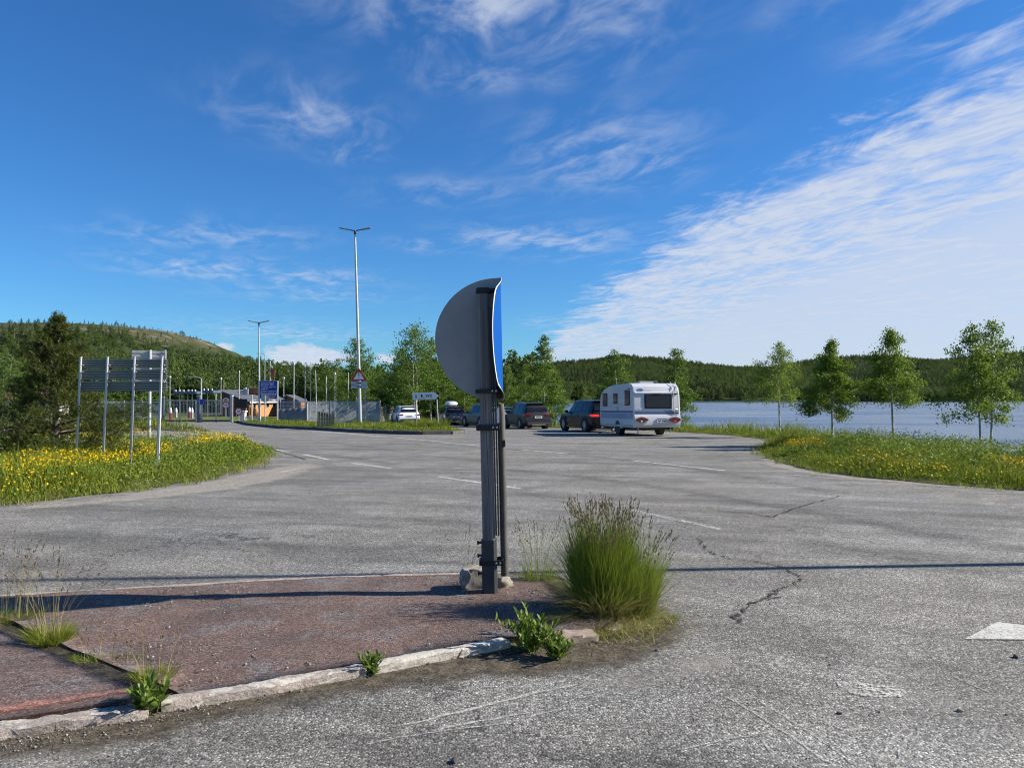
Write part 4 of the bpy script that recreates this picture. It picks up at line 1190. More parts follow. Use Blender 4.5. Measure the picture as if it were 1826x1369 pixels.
def diamonds(c, d, size, aspect=0.5, cup=0.15, nrm=None):
    """leaf-shaped quads: centre c (n,3), pointing d (n,3), length size (n,)"""
    n = len(c)
    d = d / np.maximum(1e-6, np.linalg.norm(d, axis=1, keepdims=True))
    r = rng.normal(size=(n, 3)) if nrm is None else nrm
    s = np.cross(d, r); s /= np.maximum(1e-6, np.linalg.norm(s, axis=1, keepdims=True))
    u = np.cross(s, d)
    L = size[:, None]
    V = np.stack([c - d * L * .5, c + s * L * aspect * .5 + u * L * cup, c + d * L * .5, c - s * L * aspect * .5 + u * L * cup], 1)
    Fq = np.arange(n * 4).reshape(n, 4)
    return V.reshape(-1, 3), Fq


def join(parts):
    V = []; Fs = []; o = 0
    for v, f in parts:
        V.append(v); Fs.append(f + o); o += len(v)
    return np.concatenate(V), np.concatenate(Fs)


def spikelets(tips, dirs, L, n_each, size, spread=0.10):
    """little husks hugging the top of each stem"""
    n = len(tips); k = n_each
    t = rng.random((n, k)); c = tips[:, None] - dirs[:, None] * (L[:, None] * t)[..., None]
    dd = dirs[:, None] + rng.normal(0, spread, (n, k, 3))
    c = c + rng.normal(0, 1, (n, k, 3)) * (size * 0.16)
    return diamonds(c.reshape(-1, 3), dd.reshape(-1, 3), (size * rng.uniform(.7, 1.4, n * k)), 0.28, 0.05)


def grass_tuft(name, loc, rx, ry, n, h, wid, label, cat='grass tuft', lean=0.35, nst=0, hst=0.0, dry=0.08, mat='tussock', husk=9, stem_lean=.12, center_bias=0.8, seedlen=0.16):
    root = empty(name, loc, 0, label, cat)
    r = np.sqrt(rng.random(n)) ** center_bias; a = rng.uniform(0, 6.28, n)
    P = np.column_stack([r * rx * np.cos(a), r * ry * np.sin(a), np.zeros(n)])
    az = a + rng.normal(0, .7, n)
    hh = h * rng.uniform(.55, 1.02, n) * (1 - .22 * r) * (1 + .16 * np.sin(a * 2 + 1.0) * r)
    V, Fq, _, _ = blades(P, hh, wid * rng.uniform(.6, 1.2, n), np.abs(rng.normal(lean * (.35 + .65 * r), .12)) + (rng.random(n) < .06) * rng.uniform(.3, .9, n), az)
    np_obj('blades', V, Fq, M[mat], root)['kind'] = 'stuff'
    nd = int(n * dry)
    if nd:
        a = rng.uniform(0, 6.28, nd); r = np.sqrt(rng.random(nd))
        P = np.column_stack([r * rx * 1.05 * np.cos(a), r * ry * 1.05 * np.sin(a), np.zeros(nd)])
        V, Fq, _, _ = blades(P, h * rng.uniform(.2, .55, nd), wid * rng.uniform(.6, 1.1, nd), rng.uniform(.5, 1.6, nd), a + rng.normal(0, .5, nd))
        np_obj('dry_blades', V, Fq, M['grass_dry'], root)['kind'] = 'stuff'
    if nst:
        r = np.sqrt(rng.random(nst)) * .8; a = rng.uniform(0, 6.28, nst)
        P = np.column_stack([r * rx * np.cos(a), r * ry * np.sin(a), np.zeros(nst)])
        hs = hst * rng.uniform(.72, 1.05, nst)
        V, Fq, tips, dirs = blades(P, hs, np.full(nst, .0032), np.abs(rng.normal(stem_lean * (.4 + r), stem_lean * .35)), a + rng.normal(0, .5, nst), 5, 1.8)
        st = np_obj('flower_stems', V, Fq, M['tussock' if mat == 'tussock' else 'grass_dry'], root)
        V, Fq = spikelets(tips, dirs, np.full(nst, seedlen), husk, .020)
        np_obj('seed_heads', V, Fq, M['seed'], root)['kind'] = 'stuff'; st['kind'] = 'stuff'
    return root


def willow_weed(name, loc, nst, h, leaf, label, mat='weed', lean=.95, cat='seedling'):
    root = empty(name, loc, 0, label, cat)
    mb = MB(); C = []; D = []; S = []
    for i in range(nst):
        a = rng.uniform(0, 6.28); l = lean * rng.uniform(.2, 1.2); hh = h * rng.uniform(.55, 1.05)
        p0 = Vector((rng.normal(0, h * .10), rng.normal(0, h * .10), 0))
        p1 = p0 + Vector((math.cos(a) * l * hh * .4, math.sin(a) * l * hh * .4, hh * .55)); p2 = p0 + Vector((math.cos(a) * l * hh, math.sin(a) * l * hh, hh))
        mb.tube([p0, p1, p2], [.004, .003, .0015], 5)
        nl = int(9 + 7 * rng.random())
        for j in range(nl):
            t = 0.15 + .85 * j / (nl - 1); p = p0.lerp(p1, t * 2) if t < .5 else p1.lerp(p2, t * 2 - 1)
            b = j * 2.4 + i; sp = 1.0 - .55 * t
            d = Vector((math.cos(b) * sp, math.sin(b) * sp, .45 + .6 * t))
            d.normalize(); sz = leaf * rng.uniform(.7, 1.2) * (1 if t < .85 else .75)
            C.append(tuple(p + d * sz * .5)); D.append(tuple(d)); S.append(sz)
    mb.build('stems', M['weed'], root)
    # each leaf: a pointed oval, folded along its midrib
    C = np.array(C); D = np.array(D); S = np.array(S); n = len(C)
    nz = np.tile(np.array([[0, 0, 1.0]]), (n, 1)) + rng.normal(0, .45, (n, 3))
    s = np.cross(D, nz); s /= np.linalg.norm(s, axis=1, keepdims=True); u = np.cross(s, D)
    L = S[:, None]; A = .42
    row = [C - D * L * .5, C - D * L * .18 + s * L * A * .42 + u * L * .06, C - D * L * .18 - s * L * A * .42 + u * L * .06, C - D * L * .15 - u * L * .01,
           C + D * L * .18 + s * L * A * .38 + u * L * .03, C + D * L * .18 - s * L * A * .38 + u * L * .03, C + D * L * .2 - u * L * .05, C + D * L * .5 - u * L * .12]
    V = np.stack(row, 1).reshape(-1, 3)
    q = np.array([(0, 3, 1, 1), (0, 2, 3, 3), (1, 3, 6, 4), (3, 2, 5, 6), (4, 6, 7, 7), (6, 5, 7, 7)])
    fl = []
    for i in range(n):
        for f in q:
            g = list(dict.fromkeys(f)); fl.append([i * 8 + k for k in g])
    np_obj('leaves', V, fl, M[mat], root, True)
    return root


def build_near_plants():
    grass_tuft('grass_tussock', (0.66, 5.52, ISZ - .06), .185, .165, 4600, .86, .0058, 'big dense green grass tussock with dark seed heads right of the bent sign', 'grass', .17, 230, .88, .20, stem_lean=.15, husk=15, seedlen=.10, center_bias=1.0)
    tf = grass_tuft('grass_tussock', (0.90, 5.60, ISZ - .09), .14, .14, 1700, .68, .006, 'lower flank of grass leaning out over the asphalt from the big tussock', 'grass', .30, 90, .74, .12, stem_lean=.30, husk=12, seedlen=.10)
    grass_tuft('grass_tuft', (0.22, 6.40, ISZ - .05), .16, .08, 240, .30, .005, 'thin airy grass between the timber post and the big tussock', 'grass', .45, 46, .62, .1, stem_lean=.28, husk=8)
    grass_tuft('grass_tuft', (-2.93, 4.83, ISZ - .03), .11, .09, 620, .20, .0055, 'small bright green tuft with tall straw stems in the slab joint', 'grass', .75, 34, .62, .2, stem_lean=.42, husk=10, mat='grass', seedlen=.12)
    grass_tuft('grass_tuft', (-3.62, 5.30, ISZ - .03), .34, .10, 420, .16, .005, 'thin strawy grass in the far end of the slab joint', 'grass', .7, 60, .66, .6, stem_lean=.26, husk=8, mat='grass', seedlen=.10)
    grass_tuft('grass_tuft', (-1.98, 4.22, ISZ - .03), .10, .10, 260, .13, .0045, 'low fine grass near the front end of the slab joint', 'grass', .7, 12, .42, .4, stem_lean=.3, husk=7, mat='grass')
    grass_tuft('grass_tuft', (-2.42, 4.52, ISZ - .03), .20, .06, 260, .09, .004, 'short yellowing grass along the middle of the slab joint', 'grass', .9, 8, .3, .9, stem_lean=.4, husk=6, mat='grass')
    grass_tuft('grass_tuft', (-0.38, 6.3, ISZ - .02), .05, .05, 60, .22, .004, 'few pale blades left of the stone behind the post', 'grass', .4, 7, .6, .3, stem_lean=.3, husk=7)
    willow_weed('willow_seedling', (0.12, 4.78, .0), 26, .22, .066, 'bushy bright green leafy seedling in front of the rosy kerb stone')
    willow_weed('willow_seedling', (0.27, 4.62, .0), 16, .15, .062, 'lower leafy shoot with pale round leaves beside the bushy kerb seedling')
    willow_weed('willow_seedling', (-0.80, 4.36, .0), 7, .13, .05, 'tiny green seedling at the joint between two white kerb stones')
    willow_weed('willow_seedling', (-1.84, 3.83, .0), 10, .17, .075, 'dark green glossy seedling at the broken kerb stone by the slab joint', 'weed', .9)
    # sparse short growth along the kerb foot and dry litter, uncountable
    pts = []
    path = np.array([gp(px, py) for px, py in ((180, 1275), (420, 1228), (700, 1178), (860, 1150), (1000, 1140), (1120, 1110), (1210, 1100))])
    n = 900; t = rng.random(n) ** .7 * 5.99; i = t.astype(int); f = (t - i)[:, None]
    c = path[i] * (1 - f) + path[i + 1] * f + rng.normal(0, 1, (n, 2)) * np.array([.12, .055])
    P = np.column_stack([c, gz(c[:, 1]) + .004])
    V, Fq, _, _ = blades(P, rng.uniform(.02, .075, n), rng.uniform(.003, .005, n), rng.uniform(.4, 2.2, n), rng.uniform(0, 6.28, n), 3)
    half = len(Fq) // 6 * 3
    mi = (rng.random(len(Fq) // 3).repeat(3) > .45).astype(int)
    tag(np_obj('short_grass', V, Fq, None, mi=mi, mats=[M['grass'], M['grass_dry']]), 'short sparse grass and straw along the kerb foot', 'grass', None, 'stuff')
    n = 700; c = np.stack([rng.normal(.72, .2, n), rng.normal(5.15, .16, n)], 1)
    P = np.column_stack([c, np.full(n, .02)])
    V, Fq, _, _ = blades(P, rng.uniform(.03, .12, n), rng.uniform(.003, .006, n), rng.uniform(.8, 2.6, n), rng.uniform(0, 6.28, n), 3)
    mi = (rng.random(len(Fq) // 3).repeat(3) > .3).astype(int)
    tag(np_obj('short_grass', V, Fq, None, mi=mi, mats=[M['grass'], M['grass_dry']]), 'flattened dry straw round the foot of the big tussock', 'grass', None, 'stuff')


# ------------------------------------------------------------------ verge vegetation
def build_verge_plants():
    def sample(poly, n, fn=None, box=None):
        poly = np.array(poly); out = []; got = 0
        lo = poly.min(0) if box is None else np.array(box[:2]); hi = poly.max(0) if box is None else np.array(box[2:])
        while got < n:
            c = rng.uniform(lo, hi, (n * 2, 2)); sd = poly_sd(c, poly); k = sd < 0.0
            # only what the road can see: near the verge front
            c = c[k]; sd = -sd[k]
            if fn is not None:
                w = fn(c[:, 0], c[:, 1], sd); k = rng.random(len(c)) < w; c = c[k]; sd = sd[k]
            out.append(np.column_stack([c, sd])); got += len(c)
            if len(c) == 0: break
        return np.concatenate(out)[:n]
    lz = verge_z(0.14, 0.8, False); rz_ = verge_z(0.07, 0.7, True)
    def grass(name, poly, zf, n, h, w, label, dens=None, box=None, mat='grass', lean=.45, hvar=None):
        c = sample(poly, n, dens, box); z = zf(c[:, 0], c[:, 1], c[:, 2]) - .01
        nn = len(c); k = .35 + .65 * sm(0, .9, c[:, 2])
        kk = k * (1 + .6 * np.clip(fbm(c[:, 0], c[:, 1], 1.0, 3), -.9, 1.2))
        V, Fq, _, _ = blades(np.column_stack([c[:, :2], z]), h * rng.uniform(.5, 1.15, nn) * kk, w * rng.uniform(.7, 1.3, nn), np.abs(rng.normal(lean, .2, nn)), rng.uniform(0, 6.28, nn), 2)
        return tag(np_obj(name, V, Fq, M[mat]), label, 'grass', None, 'stuff')
    def dep(k): return lambda x, y, e: np.clip(np.exp(-(np.maximum(0, np.hypot(x, y) - 13)) / k), .03, 1)
    grass('verge_grass', LEFT_VERGE, lz, 42000, .30, .016, 'green grass growing on the verge below the sign boards', dep(9), (-26, 8, -5.5, 36))
    grass('verge_grass', LEFT_VERGE, lz, 9000, .12, .014, 'short green grass at the asphalt edge of the flowery verge', lambda x, y, e: (e < .8) * np.clip(np.exp(-(np.hypot(x, y) - 13) / 12), .05, 1), (-12, 9, -5.5, 30))
    RV = RIGHT_EDGE + RIGHT_BACK
    grass('verge_grass', RV, rz_, 46000, .29, .017, 'green grass on the lakeside verge', dep(12), (5, 6, 18, 50))
    grass('verge_grass', RV, rz_, 9000, .14, .014, 'short grass at the asphalt edge of the lakeside verge', lambda x, y, e: (e < .8) * np.clip(np.exp(-(np.hypot(x, y) - 13) / 12), .05, 1), (5.5, 8, 14, 36))
    grass('verge_grass', RV, rz_, 9000, .50, .024, 'taller wild grass along the car park edge right of the caravan', lambda x, y, e: (e < 3.2) * 1.0, (7, 23, 16, 54))
    grass('verge_grass', RV, rz_, 12000, .42, .03, 'rough grass along the far edge of the car park', lambda x, y, e: (e < 7) * 1.0, (-20, 40, 14, 80))
    grass('turf_grass', MID_ISLAND, lambda x, y, e: gz(y) + .14 + .10 * sm(0, 1.2, e), 12000, .20, .03, 'yellow-green grass on the kerbed island under the lamp post', lambda x, y, e: np.where(x > -20, 1, .4), None)
    grass('hedge_grass', GATE_HEDGE, verge_z(.2, 1.0, False), 5000, .38, .04, 'rough dark grass beside the road to the gate')
    # a ragged fringe creeping out over the asphalt, and grit along both verge edges
    def fringe(path, n, label, side):
        P = [Vector(p) for p in path]; out = []
        seg = [(b - a).length for a, b in zip(P[:-1], P[1:])]; tot = sum(seg)
        for _ in range(n * 3):
            s = random.random() * tot; i = 0
            while s > seg[i]: s -= seg[i]; i += 1
            d = (P[i + 1] - P[i]).normalized(); q = P[i] + d * s; nr = Vector((-d.y, d.x)) * side
            off = abs(random.gauss(0, .22)) - .08
            c = q + nr * off
            if float(fbm(np.array([c.x]), np.array([c.y]), 2.6, 3)[0]) > .0 + off * 1.6: out.append((c.x, c.y))
            if len(out) >= n: break
        c = np.array(out); nn = len(c)
        V, Fq, _, _ = blades(np.column_stack([c, gz(c[:, 1]) + .003]), rng.uniform(.04, .16, nn), rng.uniform(.008, .016, nn), np.abs(rng.normal(.7, .3, nn)), rng.uniform(0, 6.28, nn), 2)
        mi = (rng.random(len(Fq) // 2).repeat(2) > .75).astype(int)
        tag(np_obj('fringe_grass', V, Fq, None, mi=mi, mats=[M['grass'], M['grass_dry']]), label, 'grass', None, 'stuff')
    fringe(LEFT_VERGE[1:11], 2600, 'ragged grass fringe creeping over the asphalt from the left verge', -1)
    fringe(RIGHT_EDGE[3:12], 2600, 'ragged grass fringe creeping over the asphalt from the lakeside verge', 1)
    # dark tufts round the feet of the posts on the kerbed island
    for (px, Y, n, h, lab) in [(742, 42.6, 500, .75, 'dark grass tuft round the first post of the toilet sign'), (783, 42.0, 500, .8, 'dark grass tuft round the second post of the toilet sign'), (645, 50, 350, .5, 'grass tuft round the foot of the tall lamp post')]:
        p = pt(px, 760, Y)
        grass_tuft('grass_tuft', (p.x, Y - .3, float(gz(Y)) + .2), .55, .4, n, h, .022, lab, 'grass', .5, 0, 0, .1, mat='grass')

    # yellow flowers in drifts
    def flowers(poly, zf, n, dens, label, box, hm=.34, size=.034):
        c = sample(poly, n, dens, box); nn = len(c)
        z = zf(c[:, 0], c[:, 1], c[:, 2]) + hm * rng.uniform(.55, 1.1, nn) * (.5 + .5 * sm(0, .8, c[:, 2]))
        Cc = np.column_stack([c[:, :2], z]); d = rng.normal(0, 1, (nn, 3)); d[:, 2] *= .35
        a = diamonds(Cc, d, size * rng.uniform(.4, 1.45, nn), .9, .12, np.tile(np.array([[0, -.5, 1.0]]), (nn, 1)) + rng.normal(0, .5, (nn, 3)))
        d2 = rng.normal(0, 1, (nn, 3))
        b = diamonds(Cc + rng.normal(0, .004, (nn, 3)), d2, size * rng.uniform(.6, 1.1, nn), .8, .1)
        V, Fq = join([a, b])
        tag(np_obj('yellow_flowers', V, Fq, M['yellow']), label, 'flowers', None, 'stuff')
    def drift(x, y, e, cx, cy, rx, ry): return np.exp(-(((x - cx) / rx) ** 2 + ((y - cy) / ry) ** 2))
    def dl(x, y, e):
        return np.clip((fbm(x, y, 1.1, 3) * 1.1 - .05) * (e > .15), 0, 1) * np.clip(.10 + drift(x, y, e, -8.6, 18, 2.0, 4.0) + drift(x, y, e, -8.8, 24, 2.0, 4) + .8 * drift(x, y, e, -7.9, 13.2, 1.6, 1.6) + .9 * drift(x, y, e, -14, 28, 5, 3) + .5 * drift(x, y, e, -9.5, 11.5, 2.5, 1), 0, 1)
    flowers(LEFT_VERGE, lz, 6400, dl, 'drifts of small yellow flowers on the verge below the sign boards', (-22, 9, -6, 34))
    def dr(x, y, e):
        return np.clip((fbm(x, y, 1.3, 3) * 1.1 - .05) * (e > .1), 0, 1) * np.clip(.06 + drift(x, y, e, 8.6, 22.0, 1.0, 3.6) + .8 * drift(x, y, e, 8.6, 17.2, 1.2, 1.6) + .7 * drift(x, y, e, 9.4, 15.2, 1.2, 1.2) + .5 * drift(x, y, e, 10.5, 13, 2, 1.2), 0, 1)
    flowers(RV, rz_, 6000, dr, 'drifts of small yellow flowers on the lakeside verge', (6, 9, 15, 32), .27)

    # white umbels (cow parsley) by the pine
    def umbels(n, box, label, hm):
        c = sample(LEFT_VERGE, n, None, box); parts = []; stems = []
        for (x, y, e) in c:
            h = hm * random.uniform(.6, 1.1); z0 = float(lz(np.array([x]), np.array([y]), np.array([e]))[0])
            k = random.randint(3, 6); ang = rng.uniform(0, 6.28, k); rr_ = rng.uniform(.02, .14, k)
            for j in range(k):
                cc = np.array([x + rr_[j] * math.cos(ang[j]), y + rr_[j] * math.sin(ang[j]), z0 + h + rng.uniform(-.10, .06)])
                q = cc + rng.normal(0, 1, (9, 3)) * np.array([.030, .030, .006])
                parts.append((q, ))
                stems.append((x, y, z0, *cc))
        C = np.concatenate([p[0] for p in parts]); nn = len(C)
        d = rng.normal(0, 1, (nn, 3)); d[:, 2] *= .15
        V, Fq = diamonds(C, d, rng.uniform(.022, .04, nn), .8, .05, np.tile(np.array([[0, 0, 1.0]]), (nn, 1)))
        st = np.array(stems); ns = len(st); s = np.array([.005, 0, 0])
        Vs = np.stack([st[:, :3] - s, st[:, :3] + s, st[:, 3:] + s * .5, st[:, 3:] - s * .5], 1).reshape(-1, 3)
        V, Fq = np.concatenate([V, Vs]), np.concatenate([Fq, np.arange(ns * 4).reshape(-1, 4) + len(V)])
        mi = np.concatenate([np.zeros(nn), np.ones(ns)])
        tag(np_obj('cow_parsley', V, Fq, None, mi=mi, mats=[M['umbel'], M['grass']]), label, 'flowers', None, 'stuff')
    umbels(110, (-14, 12.0, -9.0, 16.5), 'white-green umbel flowers in front of the pine', .62)
    umbels(60, (-11, 19.5, -7.6, 25), 'white umbel flowers behind the large sign board', .45)

    # leafy low scrub
    def scrub(name, poly, zf, n, dens, box, label, hm, leaf, cl=16):
        c = sample(poly, n, dens, box); nn = len(c)
        z = zf(c[:, 0], c[:, 1], c[:, 2]); hh = hm * rng.uniform(.35, 1.1, nn) * (.45 + .55 * sm(0, 1.0, c[:, 2]))
        k = cl; t = rng.random((nn, k)) ** .6
        C = np.stack([c[:, 0, None] + rng.normal(0, .09, (nn, k)) * (.4 + t), c[:, 1, None] + rng.normal(0, .09, (nn, k)) * (.4 + t), z[:, None] + hh[:, None] * t], 2).reshape(-1, 3)
        m = len(C); d = rng.normal(0, 1, (m, 3)); d[:, 2] = np.abs(d[:, 2]) * .8
        V, Fq = diamonds(C, d, leaf * rng.uniform(.6, 1.3, m), .45, .1)
        tag(np_obj(name, V, Fq, M['scrub']), label, 'scrub', None, 'stuff')
    scrub('willow_scrub', RV, rz_, 4600, lambda x, y, e: np.clip(sm(.7, 2.2, e) * (.3 + .7 * (fbm(x, y, .8, 2) > -.2)), 0, 1) * (e < 6), (7.2, 7, 16, 24), 'low leafy willow scrub between the asphalt and the lake', .60, .055, 20)
    scrub('leafy_weeds', RV, rz_, 1500, lambda x, y, e: (e > .15) * (e < 3) * 1.0, (6, 8, 14, 34), 'low broad-leaved weeds among the lakeside grass', .30, .055, 14)
    scrub('leafy_weeds', LEFT_VERGE, lz, 2300, lambda x, y, e: (e > .1) * np.clip(np.exp(-(np.hypot(x, y) - 13) / 10), .05, 1), (-16, 9, -5.5, 30), 'low broad-leaved weeds on the verge below the sign boards', .30, .055, 14)
    scrub('leafy_weeds', LEFT_VERGE, lz, 420, lambda x, y, e: np.exp(-(((x + 7.0) / .6) ** 2 + ((y - 20.5) / 2.4) ** 2)), (-9, 15, -5.8, 26), 'taller leafy growth at the tip of the left verge', .42, .06, 16)
# ------------------------------------------------------------------ trees
def birch_mesh(seed, H, W, n_leaf, leaf, base=.2, sparse=1.0, r0=.05, lean=0.0, top_pt=.35, nlimb=26, two=False, leafmat_='leaf', dens_clump=.16, pw=None):
    """returns (wood mesh builder, leaf V, leaf F): a tapered trunk, limbs, drooping twigs and leaf-sized faces"""
    rr = random.Random(seed); g = np.random.default_rng(seed)
    mb = MB(); seeds = []; pexp = pw or rr.uniform(.42, .85)
    stems = [(Vector((0, 0, 0)), H, 1.0, lean)]
    if two: stems = [(Vector((-.05, 0, 0)), H * .97, .8, lean - .03), (Vector((.28, .12, 0)), H, .85, lean + .05)]
    for (p0, h, k, ln) in stems:
        n = 9; pts = []; wob = Vector((0, 0, 0))
        for i in range(n + 1):
            t = i / n
            wob += Vector((rr.gauss(0, .012), rr.gauss(0, .012), 0)) * h * .5
            pts.append(p0 + Vector((ln * h * t ** 1.3, 0, h * t)) + wob * t)
        mb.tube(pts, [max(.006, r0 * k * (1 - t) ** .8 * (1.25 if t < .05 else 1)) for t in [i / n for i in range(n + 1)]], 7)
        def at(t):
            f = min(n - 1e-6, t * n); i = int(f); return pts[i].lerp(pts[i + 1], f - i)
        m = int(nlimb * k)
        for j in range(m):
            t = base + (1 - base) * ((j + rr.random() * .8) / m) ** .95
            t = min(t, .985); s = at(t)
            u = (t - base) / (1 - base)
            wprof = (min(1, (u + .10) / .28) ** .6) * (1 - u) ** pexp + top_pt * .20 * (1 - u)
            L = W * .5 * max(.10, wprof * 1.18) * rr.uniform(.62, 1.15)
            a = j * 2.39996 + rr.uniform(-.5, .5)
            rise = .35 + .9 * u
            d = Vector((math.cos(a), math.sin(a), rise)).normalized()
            q = [s]; cur = s.copy(); dd = d.copy()
            for i in range(4):
                dd = (dd + Vector((rr.gauss(0, .12), rr.gauss(0, .12), -.10 - .05 * i))).normalized()
                cur = cur + dd * L / 4 * 1.1; q.append(cur.copy())
            mb.tube(q, [max(.004, r0 * .34 * (1 - t) + .006), .010, .007, .005, .003], 4, caps=False)
            ns = 3 + int(L * 3)
            for b in range(ns):
                f = .25 + .75 * (b + rr.random()) / ns; ff = min(3.999, f * 4); i = int(ff); s2 = q[i].lerp(q[i + 1], ff - i)
                a2 = rr.uniform(0, 6.28); L2 = L * rr.uniform(.2, .42) + .08
                e = s2 + Vector((math.cos(a2) * L2 * .75, math.sin(a2) * L2 * .75, rr.uniform(-.35, .45) * L2))
                seeds.append((s2, e, L2))
    tot = sum(s[2] for s in seeds); C = []; D = []
    for (s, e, L2) in seeds:
        k = max(2, int(n_leaf * L2 / tot * sparse * rr.choice((.25, .8, 1.2, 1.8))))
        t = g.random(k); c = np.array(s)[None] * (1 - t[:, None]) + np.array(e)[None] * t[:, None]
        c = c + g.normal(0, dens_clump * (.35 + L2), (k, 3)) * np.array([1, 1, .85])
        c[:, 2] -= np.abs(g.normal(0, .05, k))
        C.append(c)
    C = np.concatenate(C); C = C[C[:, 2] > .12 * H * base]
    d = g.normal(0, 1, (len(C), 3)); d[:, 2] -= .55
    V, Fq = diamonds(C, d, leaf * g.uniform(.6, 1.25, len(C)), .62, .08)
    return mb, V, Fq


def tree(name, loc, label, cat='tree', group=None, proto=None, scale=1.0, rz=0.0, mats=('birch', 'leaf'), sxy=1.0):
    mb, V, Fq = proto
    root = empty(name, loc, rz, label, cat, group)
    root.scale = (scale * sxy, scale * sxy, scale)
    if isinstance(mb, MB):
        mb.build('trunk', M[mats[0]], root, smooth=60); np_obj('crown', V, Fq, M[mats[1]], root)
    return root


def pine_tree(loc, H, W, label):
    rr = random.Random(5); g = np.random.default_rng(5)
    root = empty('pine_tree', loc, 0, label, 'tree')
    tr = MB(); br = MB(); C = []; D = []
    n = 10; pts = [Vector((.03 * math.sin(i * .9), .03 * math.cos(i * 1.3), H * i / n)) for i in range(n + 1)]
    tr.tube(pts, [.085 * (1 - i / n) ** .8 + .008 for i in range(n + 1)], 9)
    tr.tube([pts[3] + Vector((.0, 0, 0)), pts[4] + Vector((-.10, .02, 0)), pts[6] + Vector((-.16, .03, 0)), pts[8] + Vector((-.14, .03, -.1))], [.05, .045, .03, .012], 7)
    whorls = 17
    for w in range(whorls):
        t = .10 + .87 * w / (whorls - 1); z = H * t
        i = min(n - 1, int(t * n)); s = pts[i].lerp(pts[i + 1], t * n - i)
        u = (t - .10) / .87
        prof = 1.0 * (1 - u) ** 1.15 * (.88 + .26 * math.sin(u * 11)) + .05
        if u < .12: prof *= .85
        for b in range(7 if u < .75 else 5):
            a = b * 2 * math.pi / 7 + w * .7 + rr.uniform(-.35, .35)
            L = W * .5 * prof * rr.uniform(.62, 1.12)
            rise = .05 + .75 * u + rr.uniform(-.08, .12)
            d = Vector((math.cos(a), math.sin(a), rise)).normalized()
            q = [s.copy()]; cur = s.copy(); dd = d.copy()
            for k in range(5):
                dd = (dd + Vector((rr.gauss(0, .07), rr.gauss(0, .07), .04 if k > 2 else -.06))).normalized()
                cur = cur + dd * L / 5; q.append(cur.copy())
            br.tube(q, [.022 * (1 - u) + .007, .014, .011, .008, .006, .003], 5, caps=False)
            for k in range(int(18 + L * 40)):
                f = (.30 + .70 * rr.random() ** .7) * 5; f = min(4.999, f); ii = int(f); p = q[ii].lerp(q[ii + 1], f - ii)
                off = Vector((rr.gauss(0, 1), rr.gauss(0, 1), rr.gauss(.25, .55))) * (.055 + .085 * (1 - u)) * (1.2 if L > .5 else .7)
                C.append(tuple(p + off)); D.append(tuple((dd + off * 4 + Vector((0, 0, .35))).normalized()))
            C.append(tuple(q[-1])); D.append(tuple(dd))
    for k in range(26):                                       # leader shoots
        z = H * (.93 + .10 * rr.random()); C.append((rr.gauss(0, .05), rr.gauss(0, .05), z)); D.append((rr.gauss(0, .25), rr.gauss(0, .25), 1))
    tr.build('trunk', M['pinebark'], root, smooth=60); br.build('branches', M['pinebark'], root, smooth=60)['kind'] = 'stuff'
    C = np.array(C); D = np.array(D); m = len(C); k = 15
    # each tuft: a brush of needles round a short shoot
    dd = D[:, None] * .75 + g.normal(0, .62, (m, k, 3)); dd /= np.linalg.norm(dd, axis=2, keepdims=True)
    L = g.uniform(.055, .10, (m, k)); base = C[:, None] + D[:, None] * (g.uniform(-.04, .05, (m, k)))[..., None]
    V, Fq = diamonds((base + dd * L[..., None] * .5).reshape(-1, 3), dd.reshape(-1, 3), L.reshape(-1), .13, .02)
    np_obj('needles', V, Fq, M['needle'], root)
    return root


def zg(x, y): return float(H0([x], [y])[0])


